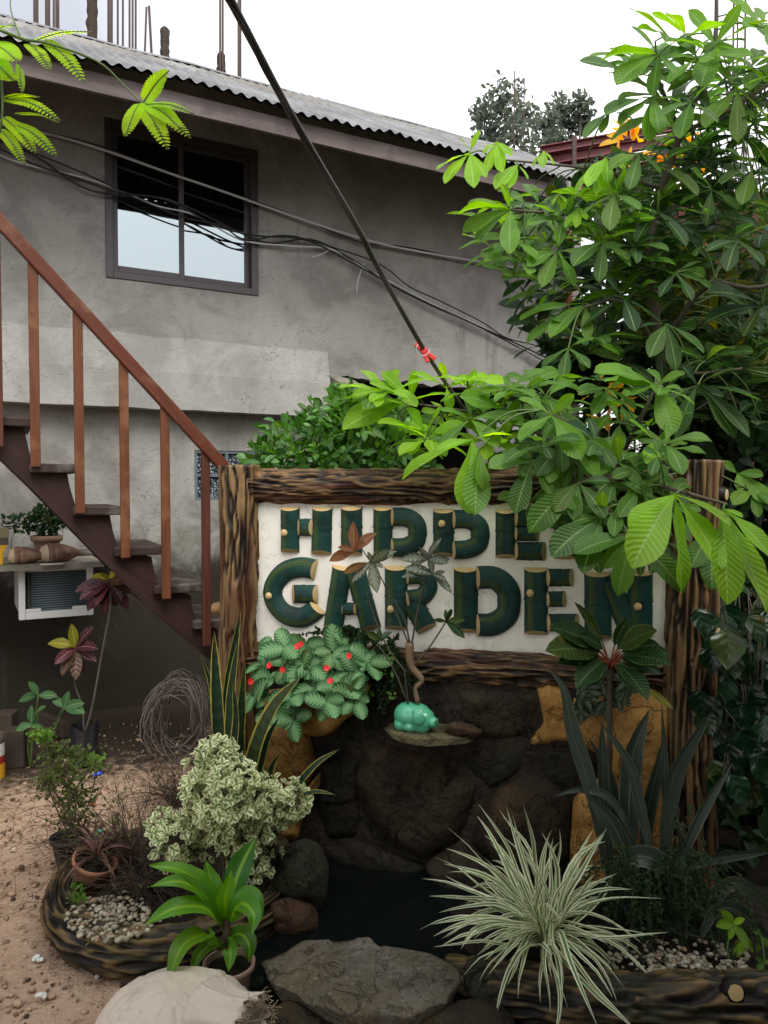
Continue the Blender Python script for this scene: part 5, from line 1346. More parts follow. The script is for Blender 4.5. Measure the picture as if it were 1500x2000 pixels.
TA = [((1397, 90), [(1347, 20), (1445, 10), (1497, 40), (1465, 112), (1370, 170)], .7), ((1287, 107), [(1235, 52), (1177, 115), (1207, 167), (1275, 185), (1315, 145), (1350, 65)], .6),
  ((1275, 190), [(1185, 225), (1215, 245), (1265, 277), (1287, 262), (1330, 200)], .9), ((1192, 217), [(1142, 270), (1175, 260), (1235, 235), (1228, 185)], .5),
  ((1440, 175), [(1380, 250), (1440, 275), (1500, 240), (1500, 150), (1400, 130)], .5), ((997, 410), [(915, 400), (892, 417), (907, 455), (932, 470), (995, 495), (980, 360)], .9),
  ((1143, 593), [(1018, 623), (1032, 673), (1077, 660), (1147, 663), (1125, 560)], 1.0), ((1362, 753), [(1320, 853), (1307, 783), (1433, 853), (1483, 783), (1460, 853), (1433, 720), (1333, 715)], .05),
  ((1490, 597), [(1380, 630), (1387, 570), (1453, 657), (1500, 530), (1520, 660)], .05), ((1303, 633), [(1270, 697), (1320, 722), (1372, 690), (1250, 640)], .1),
  ((1217, 582), [(1137, 640), (1240, 647), (1290, 633), (1180, 540)], .15), ((1320, 533), [(1350, 587), (1393, 567), (1290, 580), (1370, 510)], .15),
  ((1284, 412), [(1208, 412), (1195, 452), (1244, 472), (1338, 480), (1286, 370), (1380, 510)], .05), ((1090, 490), [(1030, 520), (1060, 560), (1120, 560), (1150, 500), (1080, 440)], .6),
  ((1100, 430), [(1040, 400), (1030, 440), (1090, 480), (1160, 450), (1120, 380)], .7), ((1180, 470), [(1120, 520), (1170, 550), (1230, 520), (1240, 450)], .4),
  ((1200, 380), [(1140, 420), (1190, 450), (1250, 410), (1220, 330)], .6), ((1390, 370), [(1330, 400), (1380, 440), (1440, 410), (1430, 330), (1350, 330)], .4),
  ((1470, 330), [(1410, 360), (1450, 400), (1510, 370), (1500, 280), (1420, 290)], .3), ((1440, 470), [(1380, 490), (1420, 530), (1490, 520), (1500, 440)], .1),
  ((1110, 680), [(1060, 720), (1100, 740), (1150, 720), (1160, 660)], .4), ((1250, 300), [(1190, 330), (1230, 370), (1290, 340), (1300, 270)], .6), ((1350, 200), [(1290, 230), (1330, 270), (1400, 240), (1390, 160)], .6)]
for hub, tips, r0 in TA: palm_px(lv, st, hub, rr(3.25, 3.5), tips, r0, .45, .34, skA)
TY = [((917, 300), [(855, 332), (870, 358), (925, 367), (948, 347), (937, 255), (898, 270)]), ((970, 277), [(950, 336), (980, 336), (997, 306), (945, 300)]), ((1012, 322), [(970, 370), (995, 368), (1030, 350)]),
  ((1062, 295), [(1042, 326), (1080, 321), (1060, 328)]), ((1185, 307), [(1127, 380), (1148, 365), (1175, 374), (1186, 358), (1220, 333)]), ((1090, 380), [(1080, 400), (1095, 412), (1105, 395)]), ((1130, 405), [(1105, 445), (1125, 445), (1145, 430)]),
  ((1180, 340), [(1165, 380), (1185, 385)])]
for hub, tips in TY: palm_px(yg, st, hub, rr(3.3, 3.45), tips, .5, .5, .33, skA)
polyA = [(950, 400), (1100, 380), (1250, 340), (1290, 200), (1330, 190), (1420, 150), (1520, 140), (1520, 840), (1320, 840), (1230, 700), (1120, 720), (1060, 600), (930, 470)]
for (x, y, Y) in fill_px(polyA, 210, 3.4, 4.4):
    palm_at(lv, st, P(x, y, Y), V((rr(-.5, .5), rr(-.9, .2), 1)), rr(.14, .26), random.choice((5, 6, 7)), rr(.3, .9), max(0, min(.8, .9 - (x - 950) / 420 + rr(-.25, .25))) if Y < 3.9 else rr(0, .3), wr=rr(.28, .36), skel=skA)  # deeper leaves coloured darker: shade inside the crown put into the tint
for (x, y, Y) in fill_px([(1240, 60), (1330, 30), (1420, 60), (1510, 30), (1510, 260), (1250, 250), (1200, 160)], 17, 3.4, 3.7):
    palm_at(lv, st, P(x, y, Y), V((rr(-.4, .4), rr(-1.2, -.3), .8)), rr(.20, .27), random.choice((5, 6)), .4, rr(.45, 1), skel=skA)
for _ in range(90):   # the rest of the crown, up and to the right of the picture
    h = V((rr(1.3, 3.2), rr(2.4, 4.4), rr(3.3, 3.75))) if random.random() < .5 else V((rr(1.75, 3.2), rr(2.3, 4.3), rr(1.6, 4.2)))
    if h.x / h.y < .54 and (h.z - EYE) / h.y < .80: continue
    palm_at(lv, st, h, V((rr(-.4, .4), rr(-.4, .4), 1)), rr(.18, .26), 6, .5, rr(0, .8), skel=skA)
joinb('crown', [(lv, LM['pachira']), (yg, LM['young']), (st, MAT['greenstem'])], ta)

# ---- lower palmate tree leaning over the sign
random.seed(12)
B = V((.98, 3.28, 0)); tb = thing('tree', B, 'smaller tree with large glossy hand shaped leaves drooping over the right of the sign', 'tree', 'trees with hand shaped leaves')
bk = MB(); st = MB(); lv = MB(); yg = MB()
skB = skeleton(bk, [([B, P(1190, 1150, 3.25), P(1180, 950, 3.15), P(1150, 850, 3.0)], .026, .012), ([P(1180, 950, 3.15), P(1060, 850, 3.05), P(940, 810, 3.1), P(820, 790, 3.2)], .012, .005), ([P(1180, 950, 3.15), P(1250, 820, 2.95), P(1285, 745, 2.9)], .012, .005),
   ([P(1170, 920, 3.1), P(1260, 940, 2.8), P(1330, 960, 2.55), P(1420, 985, 2.45)], .011, .005), ([P(1150, 860, 3.0), P(1120, 930, 2.75), P(1180, 1000, 2.65)], .010, .005), ([P(1150, 850, 3.0), P(1060, 800, 2.8)], .010, .005)])
bk.build('trunk', MAT['stem'], tb)
TBm = [((1078, 812), 2.7, [(1017, 862), (1133, 897), (1163, 932), (1015, 778), (1120, 770)], 1.0), ((1040, 900), 2.68, [(1008, 1002), (956, 914), (1075, 970), (1010, 870)], .55), ((1130, 943), 2.66, [(1036, 1040), (1085, 1000), (1180, 1012), (1120, 1015), (1190, 940)], .35),
  ((1176, 1012), 2.62, [(1080, 1088), (1140, 1118), (1176, 960), (1120, 1020)], .45), ((1234, 1050), 2.58, [(1124, 1082), (1208, 1162), (1332, 1156), (1290, 1070), (1180, 1110)], .6), ((1280, 753), 2.85, [(1163, 724), (1207, 740), (1337, 730), (1233, 773), (1313, 848)], 1.0),
  ((1208, 903), 2.72, [(1167, 930), (1158, 860), (1247, 886), (1247, 945), (1205, 850)], .6), ((1280, 867), 2.75, [(1257, 905), (1335, 922), (1230, 820), (1310, 840)], .7), ((935, 880), 2.75, [(928, 1004), (942, 956)], 1.0), ((1160, 850), 2.8, [(1110, 840), (1140, 900), (1200, 890), (1190, 810)], .4),
  ((1250, 960), 2.66, [(1210, 1010), (1250, 1040), (1300, 1000), (1290, 930)], .35), ((1100, 870), 2.74, [(1050, 930), (1100, 950), (1150, 900)], .4), ((976, 800), 2.95, [(900, 774), (950, 850), (1020, 830), (1000, 760)], .9), ((1020, 770), 3.0, [(950, 760), (1000, 810), (1070, 790), (1060, 740)], .9),
  ((1440, 925), 2.9, [(1412, 905), (1445, 960), (1500, 985), (1490, 930)], .8), ((1470, 960), 2.85, [(1430, 985), (1480, 1010), (1520, 990)], .8), ((1300, 1060), 2.7, [(1270, 1120), (1320, 1130), (1360, 1090)], .3), ((1390, 1040), 2.6, [(1350, 1110), (1390, 1150), (1425, 1110)], .3), ((1190, 760), 2.9, [(1130, 770), (1160, 810), (1240, 800), (1220, 740)], .8)]
for hub, Y, tips, r0 in TBm: palm_px(lv, st, hub, Y, tips, r0, .5, .40, skB, V((0, -.75, .6)))
TBy = [((1318, 966), 2.45, [(1232, 1032), (1238, 1108), (1330, 1152), (1406, 1110), (1424, 1026)]), ((1412, 994), 2.4, [(1494, 1192), (1505, 1090), (1450, 1010), (1420, 1176)]), ((924, 858), 2.8, [(790, 936), (852, 882), (936, 955), (916, 1000), (1000, 850)]), ((802, 784), 3.05, [(724, 748), (710, 800), (672, 838), (745, 728), (808, 724), (870, 770)]),
  ((872, 758), 3.1, [(860, 708), (806, 730), (920, 740), (880, 800)]), ((832, 846), 3.0, [(740, 826), (796, 798), (862, 796), (880, 850), (800, 890)]), ((916, 766), 3.05, [(862, 785), (966, 734), (928, 722), (954, 780), (890, 740)]), ((1000, 800), 3.0, [(940, 800), (990, 850), (1050, 800)]), ((1280, 860), 2.7, [(1262, 905), (1278, 920)])]
for hub, Y, tips in TBy: palm_px(yg, st, hub, Y, tips, .45, .45, .38, skB, V((0, -.5, .8)))
for (x, y, Y) in fill_px([(900, 790), (1060, 740), (1320, 740), (1330, 900), (1290, 1040), (1190, 1060), (1080, 960), (960, 900)], 38, 2.85, 3.3):
    palm_at(lv, st, P(x, y, Y), V((rr(-.4, .4), rr(-1, 0), 1)), rr(.13, .2), 5, .5, rr(.2, 1), skel=skB)
for (x, y, Y) in fill_px([(1000, 860), (1300, 850), (1335, 1000), (1240, 1090), (1120, 1050), (1030, 990)], 26, 2.62, 2.86):
    palm_at(lv, st, P(x, y, Y), V((rr(-.5, .5), rr(-1.4, -.6), .7)), rr(.11, .17), 5, .9, rr(.1, .75), wr=.40, skel=skB)
for (x, y, Y) in fill_px([(700, 780), (800, 730), (1010, 740), (1020, 860), (860, 880)], 15, 2.95, 3.2):
    palm_at(yg if random.random() < .5 else lv, st, P(x, y, Y), V((rr(-.4, .4), rr(-.8, -.1), 1)), rr(.13, .19), 5, .5, rr(.5, 1), wr=.38, skel=skB)
joinb('crown', [(lv, LM['pachira']), (yg, LM['young']), (st, MAT['greenstem'])], tb)

# ---- generic leafy shrub
def shrub(name, base, clumps, n, L, wr, m, label, cat, group=None, prof='ell', stemm='stem', droop=.3, shell=.55, outw=1.0, up=.4, stemr=.012, root=None, part='foliage'):
    t = root or thing(name, base, label, cat, group); lv = MB(); st = MB(); base = V(base)
    for (c, rad, wt) in clumps:
        c = V(c); rad = V(rad) if not isinstance(rad, (int, float)) else V((rad, rad, rad))
        k = int(n * wt)
        tube(st, smooth_path([base, (base + c) / 2 + rdir() * .04, c], 4), [stemr * (1 - .1 * i) for i in range(9)], 5)
        for _ in range(max(3, k // 40)):
            d = rdir(); tube(st, [c, c + V((d.x * rad.x, d.y * rad.y, d.z * rad.z)) * .8], .002, 4)
        for _ in range(k):
            d = rdir(); q = random.random() ** (1 / 3.) ; q = shell + (1 - shell) * q if random.random() < .75 else q * shell
            q *= 1 + .25 * noise.noise(d * 2.5 + c)
            p = c + V((d.x * rad.x, d.y * rad.y, d.z * rad.z)) * q
            dr = (d * outw + rdir() * .9 + V((0, 0, up))).normalized()
            l = L * rr(.65, 1.15); leaf(lv, p, dr, d + UP * .6 + rdir() * .5, l, l * wr, droop, .3, prof, None, cols=2)
    lv.build(part, LM[m] if isinstance(m, str) else m, t)
    if st.v: st.build('stems', MAT[stemm], t)
    return t
random.seed(13)
shrub('shrub', P(670, 1500, 3.55) * 1 + V((0, 0, -.3)), [(P(640, 900, 3.5), (.36, .25, .20), .42), (P(760, 890, 3.5), (.20, .2, .20), .2), (P(675, 830, 3.5), (.20, .16, .15), .22), (P(680, 790, 3.5), (.07, .07, .07), .05), (P(545, 900, 3.5), (.14, .14, .09), .11)],
      1900, .062, .46, 'ficus', 'bushy glossy small leaved shrub behind the top beam of the sign', 'shrub', droop=.6)
# ---- far trees
def fartree(x, label, clumps, Y):
    c = [(P(a, b, Y + rr(-.6, .6)), r * Y / F, w_) for a, b, r, w_ in clumps]
    b = P(x, 700, Y); b.z = 0
    t = shrub('tree', b, c, 1500, .17, .5, 'far', label, 'tree', 'far trees above the roof', shell=.1, outw=.4, stemr=.10, droop=.6, part='crown')
fartree(985, 'far dark tree above the roof, left of two', [(985, 195, 40, .2), (945, 220, 26, .12), (1020, 225, 34, .16), (960, 255, 34, .14), (1005, 275, 42, .2), (940, 290, 24, .08), (1040, 300, 26, .1)], 18)
fartree(1100, 'far dark tree with looser crown above the red steel, right of two', [(1095, 215, 26, .18), (1135, 205, 22, .14), (1070, 245, 26, .2), (1115, 250, 26, .2), (1145, 235, 16, .08), (1080, 280, 24, .2)], 20)

# ---- dark mass of shrubs and ferns at the right
random.seed(14)
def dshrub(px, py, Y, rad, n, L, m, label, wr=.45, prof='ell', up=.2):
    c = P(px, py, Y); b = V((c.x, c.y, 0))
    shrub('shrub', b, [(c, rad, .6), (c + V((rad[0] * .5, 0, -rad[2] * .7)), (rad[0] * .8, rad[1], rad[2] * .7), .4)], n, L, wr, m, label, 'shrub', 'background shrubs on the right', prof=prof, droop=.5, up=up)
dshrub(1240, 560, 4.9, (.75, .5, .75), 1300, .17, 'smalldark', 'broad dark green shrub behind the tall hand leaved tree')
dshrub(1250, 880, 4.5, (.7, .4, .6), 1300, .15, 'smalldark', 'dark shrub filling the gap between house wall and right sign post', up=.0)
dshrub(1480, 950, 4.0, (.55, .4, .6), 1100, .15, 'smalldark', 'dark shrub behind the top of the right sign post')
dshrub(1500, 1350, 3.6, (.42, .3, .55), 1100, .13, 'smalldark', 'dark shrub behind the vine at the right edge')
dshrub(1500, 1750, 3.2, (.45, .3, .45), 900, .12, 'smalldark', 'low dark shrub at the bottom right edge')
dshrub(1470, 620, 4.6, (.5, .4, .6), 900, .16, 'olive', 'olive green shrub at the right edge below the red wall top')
for (x, y, Y, m, lab, n, L) in ((1235, 280, 5.2, 'crotongold', 'golden orange leafed croton seen above the red steel, left of two', 22, .15), (1335, 325, 5.0, 'crotongold', 'golden orange leafed croton, right of two near the top right', 48, .15),
                     (1310, 600, 4.2, 'crotonyellow', 'yellow green croton around the bare dark stem at the right', 70, .14), (1385, 545, 4.0, 'crotonyellow', 'yellow veined croton leaves beside the right edge', 26, .16), (1190, 770, 3.5, 'crotongold', 'small yellow orange croton among the leaves above the sign', 30, .08), (1440, 720, 3.9, 'crotonyellow', 'dim yellow green leaves at the right edge below the ferns', 24, .13)):
    c = P(x, y, Y); shrub('croton', V((c.x, c.y, 0)), [(c, (.20, .2, .17) if n > 60 else (.13, .1, .12), 1)], n, L, .42, m, lab, 'croton', 'coloured crotons on the right', droop=.5)
def pinnate(mb, base, tip, nrm, nl=14, ll=.03, wr=.35, droop=.3, r=None, ang=1.15, stm=None, taper=True, prof='ell'):
    base, tip = V(base), V(tip); d = tip - base; L = d.length; mid = base.lerp(tip, .5) + V((0, 0, L * droop * .25)); q = smooth_path([base, mid, tip], 6)
    nrm = V(nrm).normalized(); r = r or rnd2()
    if stm is not None: tube(stm, q, .0014 if L < .3 else .003, 4)
    for k in range(nl):
        f = (k + .6) / nl; i = min(len(q) - 2, int(f * (len(q) - 1))); p = q[i].lerp(q[i + 1], f * (len(q) - 1) - i); t = (q[i + 1] - q[i]).normalized()
        s = t.cross(nrm).normalized(); l = ll * ((math.sin(PI * min(1, .18 + f * .82)) ** .6) if taper else 1 - .25 * f)
        for sg in (-1, 1):
            dd = t * math.cos(ang) + s * sg * math.sin(ang); leaf(mb, p, dd, nrm + rdir() * .15, l, l * wr, .25, .1, prof, (min(1, max(0, r[0] + rr(-.15, .15))), r[1]), cols=2)
def fern(base, fr, label, ll=.06, m='fern', nl=22):
    t = thing('fern', base, label, 'fern', 'ferns on the right'); lv = MB(); st = MB()
    for tip in fr: pinnate(lv, base, tip, V((0, -.6, .8)), nl, ll, .22, 1.0, None, 1.3, st)
    lv.build('fronds', LM[m], t); st.build('stems', MAT['stem'], t)
fern(P(1430, 700, 3.9), [P(1400, 560, 3.8), P(1500, 520, 3.8), P(1460, 540, 3.9), P(1330, 640, 3.8), P(1550, 620, 3.8), P(1380, 740, 3.7)], 'fern with feathery fronds near the right edge above the hand leaves')
fern(P(1480, 830, 3.7), [P(1380, 700, 3.6), P(1440, 690, 3.6), P(1540, 700, 3.6), P(1360, 800, 3.5), P(1500, 720, 3.6)], 'dim fern lower at the right edge')
# spiky cluster on the wall side
sp = thing('spiky_plant', V((P(1100, 700, 3.9).x, 3.9, 0)), 'dark spiky plant poking out beside the house wall under the hand leaves', 'plant'); lv = MB(); st = MB()
for (a, b) in (((1150, 760), (1062, 672)), ((1170, 740), (1090, 690)), ((1180, 720), (1130, 665)), ((1150, 790), (1085, 745))):
    q = smooth_path([P(*a, 3.95), P((a[0] + b[0]) / 2, (a[1] + b[1]) / 2 - 6, 3.9), P(*b, 3.8)], 14); tube(st, q, .008, 5)
    for i, p in enumerate(q):
        t = (q[min(i + 1, len(q) - 1)] - q[max(i - 1, 0)]).normalized()
        for _ in range(11): leaf(lv, p, t * .8 + rdir() * .9, t, rr(.05, .085), .013, .1, .1, 'blade', (i / len(q), .5), cols=2)
lv.build('leaves', LM['smalldark'], sp); b = V((P(1170, 740, 3.95).x, 3.95, 0)); tube(st, [b, P(1170, 740, 3.95)], .012, 6); st.build('stems', MAT['stem'], sp)

# ---- feathery branch at the top left
random.seed(15)
ac_ = thing('feathery_tree', V((-1.75, 1.75, 0)), 'bright green feathery leaved branch reaching in from the top left corner', 'tree'); st = MB(); lv = MB()
sk = skeleton(st, [([V((-1.75, 1.75, 0)), V((-1.7, 1.75, 1.5)), V((-1.3, 1.75, 2.5)), P(-40, 40, 1.75)], .03, .006), ([P(-40, 40, 1.75), P(40, 75, 1.72), P(95, 85, 1.7), P(190, 120, 1.7), P(240, 165, 1.72), P(275, 200, 1.72)], .004, .0014), ([P(-40, 40, 1.75), P(-5, 130, 1.72), P(5, 200, 1.7), P(0, 260, 1.7)], .004, .0015), ([P(40, 75, 1.72), P(20, 10, 1.75), P(35, -40, 1.8)], .002, .001)])
st.build('branch', MAT['greenstem'], ac_); st = MB()
for (b, t, nrm, ll) in (((5, 192), (78, 190), (0, -.2, 1), 20), ((8, 192), (118, 236), (.3, -1, .5), 24), ((30, 222), (116, 240), (0, -.2, 1), 18), ((6, 228), (70, 300), (.4, -1, .4), 26), ((25, 240), (112, 306), (.3, -1, .5), 26), ((0, 252), (48, 322), (.4, -1, .4), 22),
   ((-30, 85), (36, 120), (.2, -1, .6), 46), ((38, 128), (42, 180), (1, -.4, .1), 20), ((55, 85), (98, 138), (.2, -.7, .6), 26), ((88, 78), (166, 162), (.4, -1, .4), 30), ((-40, 110), (20, 150), (0, -1, .5), 40),
   ((272, 202), (246, 266), (-.2, -1, .2), 34), ((274, 202), (328, 292), (.3, -1, .3), 34), ((282, 202), (352, 250), (.3, -1, .4), 34), ((284, 204), (372, 270), (.2, -.8, .6), 30), ((284, 204), (378, 222), (0, -.8, .7), 22), ((280, 200), (330, 138), (.5, -1, .1), 28), ((60, 82), (180, 62), (0, -.35, 1), 24), ((-10, 60), (30, 50), (0, -.6, 1), 30), ((-20, 140), (30, 158), (0, -.7, .6), 34)):
    pinnate(lv, P(*b, 1.72), P(*t, 1.66 + rr(-.03, .03)), nrm, 17 if abs(t[0] - b[0]) + abs(t[1] - b[1]) > 60 else 11, ll * 1.1 / F, .40, .25, (rr(.4, 1), .5), 1.2, st, prof='round')
joinb('foliage', [(lv, LM['acacia']), (st, MAT['greenstem'])], ac_)

# ---- snake plant beside the left post
random.seed(16)
sn = thing('snake_plant', G(465, 1690, .1), 'tall snake plant with yellow edged upright leaves beside the left sign post', 'plant'); lv = MB()
for (pts, wpx, Y, nr) in (([(440, 1690), (432, 1500), (424, 1370), (418, 1232)], 27, 2.92, (0, -1, .1)), ([(458, 1690), (440, 1480), (446, 1340), (470, 1192)], 24, 2.95, (.5, -1, .1)), ([(452, 1690), (448, 1500), (452, 1360), (466, 1245)], 22, 2.86, (-.4, -1, .1)), ([(430, 1690), (425, 1450), (412, 1340), (390, 1275)], 14, 2.97, (0, -1, .1)),
   ([(480, 1690), (470, 1480), (472, 1380), (478, 1290)], 20, 2.88, (.2, -1, .1)), ([(475, 1690), (492, 1500), (530, 1390), (588, 1320)], 34, 2.72, (-.3, -1, .3)), ([(520, 1690), (560, 1570), (610, 1500), (662, 1463)], 16, 2.72, (0, -.8, .6)), ([(510, 1690), (560, 1580), (610, 1548), (655, 1552)], 13, 2.70, (0, -.5, .8)), ([(488, 1690), (500, 1540), (520, 1450), (545, 1400)], 16, 2.80, (0, -1, .2)), ([(446, 1690), (456, 1480), (462, 1400), (455, 1330)], 20, 2.83, (-.3, -1, .1)), ([(500, 1690), (520, 1560), (530, 1500), (548, 1472)], 18, 2.74, (.3, -1, .2))):
    leafcurve(lv, [P(x, y, Y + .02 * (3 - i)) for i, (x, y) in enumerate(pts)], wpx * Y / F, 'snake', V(nr), .35, twist=rr(-.3, .3))
lv.build('leaves', LM['snake'], sn)

# ---- white edged bush
c0 = G(440, 1760, .1)
def vbush():
    t = thing('variegated_bush', c0, 'round bush of small cream edged leaves in the ring bed', 'bush'); lv = MB(); st = MB()
    cl = [(440, 1560, 85, 70, .36), (350, 1635, 60, 55, .15), (530, 1570, 60, 55, .14), (420, 1500, 55, 45, .10), (425, 1462, 34, 20, .05), (490, 1680, 40, 40, .07), (575, 1560, 34, 34, .05), (480, 1640, 70, 60, .10), (310, 1600, 26, 24, .02)]
    for (x, y, rx, ry, wt) in cl:
        c = P(x, y, 2.62 + rr(-.04, .06)); sx, sz = rx * 2.62 / F, ry * 2.62 / F
        tube(st, smooth_path([c0 + rdir() * .03, (c0 + c) / 2 + rdir() * .02, c], 4), .004, 5)
        for _ in range(int(640 * wt)):
            d = rdir(); q = rr(.55, 1.08); p = c + V((d.x * sx, d.y * sx * .85, d.z * sz)) * q
            ax = (d + UP * .5 + rdir() * .5 + V((0, -.3, 0))).normalized(); e1 = ax.orthogonal().normalized(); e2 = ax.cross(e1); a0 = rr(0, 6.3); nl = random.choice((5, 6, 7)); r0 = rr(.1, 1)
            tube(st, [p - ax * .04, p], .0012, 3)
            for k in range(nl):
                a = a0 + 6.283 * k / nl; dd = e1 * math.cos(a) + e2 * math.sin(a) + ax * (.25 if k % 2 else .8)
                l = rr(.017, .028); leaf(lv, p, dd, ax + rdir() * .3, l, l * .85, .3, .3 * rr(-.3, 1.4), 'round', (r0, rr(0, 1)), cols=4)
    lv.build('foliage', LM['varieg'], t); st.build('stems', MAT['stem'], t)
vbush()

# ---- corn plant in the pink pot
random.seed(17)
cp = thing('corn_plant', G(448, 1955, .1), 'corn plant with broad bright green striped leaves rising from the pink pot', 'plant'); lv = MB(); Yc = 2.32
def K(x, y, dy=0): return P(x, y, Yc + dy)
st = MB(); tube(st, smooth_path([G(448, 1958, .1) + V((0, 0, .02)), K(452, 1880), K(444, 1830), K(442, 1795)], 4), [.020 - .0008 * i for i in range(13)], 8); st.build('cane', MAT['palestem'], cp)
for (pts, wpx, nr) in (([K(432, 1800), K(400, 1735, -.03), K(350, 1700, -.06), K(291, 1690, -.08)], 34, (0, -.4, 1)), ([K(434, 1805), K(400, 1750, -.05), K(350, 1722, -.1), K(288, 1733, -.14)], 28, (0, -.6, 1)), ([K(438, 1800), K(420, 1745, 0), K(410, 1710, .02), K(403, 1680, .03)], 36, (0, -1, .2)),
   ([K(446, 1790), K(455, 1740, .03), K(472, 1690, .06), K(500, 1636, .08)], 42, (-.2, -1, .3)), ([K(434, 1815), K(400, 1775, -.08), K(340, 1775, -.14), K(279, 1808, -.18)], 36, (0, -.55, 1)), ([K(448, 1800), K(470, 1765, -.06), K(495, 1785, -.12), K(492, 1826, -.15)], 36, (.3, -.8, .7)),
   ([K(440, 1845), K(405, 1825, -.08), K(355, 1850, -.15), K(322, 1940, -.2)], 34, (-.5, -.8, .6)), ([K(442, 1848), K(415, 1845, -.06), K(390, 1865, -.1), K(372, 1905, -.13)], 26, (-.4, -.8, .6)), ([K(450, 1830), K(470, 1825, -.05), K(486, 1845, -.08), K(486, 1880, -.1)], 30, (.4, -.8, .6)), ([K(446, 1840), K(450, 1850, -.07), K(450, 1870, -.1), K(446, 1898, -.12)], 26, (0, -1, .4)),
   ([K(450, 1790), K(478, 1750, 0), K(500, 1760, -.03), K(512, 1795, -.05)], 30, (.4, -.6, .8)), ([K(440, 1795), K(440, 1750, -.04), K(447, 1725, -.05), K(452, 1700, -.05)], 28, (.3, -1, .2))):
    leafcurve(lv, pts, wpx * 1.25 * Yc / F, 'lance', V(nr), .30, wave=.12, per=8)
lv.build('leaves', LM['dracaena'], cp)
lv = MB()
for (a, b) in (((455, 1895), (425, 1935)), ((462, 1890), (482, 1930)), ((445, 1890), (408, 1925))): leafcurve(lv, [K(*a), K((a[0] + b[0]) / 2, a[1] + 8, -.05), K(*b, -.06)], .03, 'lance', V((0, -1, .5)), .3)
lv.build('dry_leaves', LM['brom'], cp)

# ---- grassy striped clump
random.seed(18)
gp = thing('spider_plant', G(1065, 1850, .1), 'large clump of narrow cream striped grassy leaves at the bottom right of the pond', 'plant'); lv = MB(); c = G(1065, 1845, .10)
for i in range(145):
    a = rr(0, 6.283); el = R(rr(8, 86)) if i < 78 else R(rr(2, 40)); L = rr(.26, .46) if el > R(35) else rr(.20, .40)
    d = V((math.cos(a) * math.cos(el), math.sin(a) * math.cos(el), math.sin(el))); b = c + V((math.cos(a), math.sin(a), 0)) * rr(.0, .05) + V((0, 0, rr(0, .08)))
    dr = rr(.15, .9) if el > R(40) else rr(.5, 1.3)
    pts = []; p = b.copy(); t = d.copy()
    for k in range(6):
        pts.append(p.copy()); p = p + t * L / 5; t = (t + V((0, 0, -dr * .24)) + rdir() * .24).normalized()
    for q in pts: q.z = max(q.z, .03)
    leafcurve(lv, pts, rr(.011, .018), 'blade', V((rr(-.4, .4), -.4, 1)), .4, per=2, cols=4, twist=rr(-.9, .9))
lv.build('leaves', LM['spider'], gp)

# ---- red flowered rosettes on the ochre lip
random.seed(19)
ep = thing('flame_violet', SP(610, 1370, .15), 'silver veined rosette plant with small red flowers spilling over the ochre lip', 'plant'); lv = MB(); st = MB()
ros = [(560, 1300), (640, 1330), (700, 1315), (600, 1268), (525, 1335), (575, 1365), (650, 1275), (518, 1290), (690, 1265), (612, 1345), (545, 1395), (690, 1365), (640, 1375), (500, 1365), (580, 1310), (665, 1345), (560, 1265), (720, 1290), (605, 1300), (575, 1405)]
rc = SP(610, 1380, .06)
for (x, y) in ros:
    nn = .13 + .14 * (y - 1260) / 140 + rr(-.02, .03); p = SP(x, y, nn); ax = (SN * .9 + UP * .7 + SE * ((x - 610) / 180) + rdir() * .25).normalized(); e1 = ax.orthogonal().normalized(); e2 = ax.cross(e1); a0 = rr(0, 6.3)
    tube(st, smooth_path([rc, (rc + p) / 2 + UP * .05, p], 3), .003, 5)
    for k in range(5):
        a = a0 + 6.283 * k / 5; dd = e1 * math.cos(a) + e2 * math.sin(a) + ax * (.15 if k % 2 else .5); l = rr(.074, .108)
        l *= (1.0 if k % 2 == 0 else .7); leaf(lv, p + rdir() * .012, dd, ax + rdir() * .35, l, l * .74, rr(.5, 1), .10, 'round', None, wave=.02, cols=6)
lv.build('leaves', LM['episcia'], ep); st.build('stems', MAT['stem'], ep)
for (x, y) in ((580, 1263), (588, 1258), (526, 1300), (552, 1308), (638, 1305), (682, 1281), (645, 1330), (490, 1331)):
    p = SP(x, y, .28); mb = MB(); ax = (SN + UP * .3 + rdir() * .3).normalized(); e1 = ax.orthogonal().normalized(); e2 = ax.cross(e1)
    for k in range(5): a = k * 1.2566; leaf(mb, p, e1 * math.cos(a) + e2 * math.sin(a) + ax * .2, ax, .013, .012, .2, .1, 'round')
    tube(mb, [p - ax * .025, p], .0025, 5); mb.build('flower', MAT['flower'], ep)

# ---- tiny leaved creeper between flowers and pig
random.seed(20)
cr_ = thing('creeper', SP(750, 1330, .1), 'tiny leaved dark creeper hanging between the flowered plant and the pig', 'plant'); lv = MB(); st = MB(); gl = MB()
for i in range(46):
    x0, y0 = rr(690, 790), rr(1240, 1300); x1, y1 = x0 + rr(-50, 40), y0 + rr(20, 110)
    if i > 36: x0, y0 = rr(680, 800), rr(1244, 1255); x1, y1 = x0 + rr(-110, -20), rr(1225, 1252)
    q = smooth_path([SP(x0, y0, .07), SP((x0 + x1) / 2 + rr(-8, 8), (y0 + y1) / 2 - 10, .12), SP(x1, min(y1, 1390), .13)], 8); tube(st, q, .0011, 3)
    for p in q:
        for _ in range(4): leaf(lv, p, rdir() + SN * .4, SN + rdir(), rr(.010, .018), .009, .2, .2, 'round', cols=2)
for (x, y) in ((760, 1282), (722, 1352), (768, 1358), (757, 1312), (735, 1300)):
    for _ in range(9): leaf(gl, SP(x + rr(-9, 9), y + rr(-5, 5), .14), rdir() + SN * .3, SN + UP * .5, .018, .010, .2, .2, 'round', cols=2)
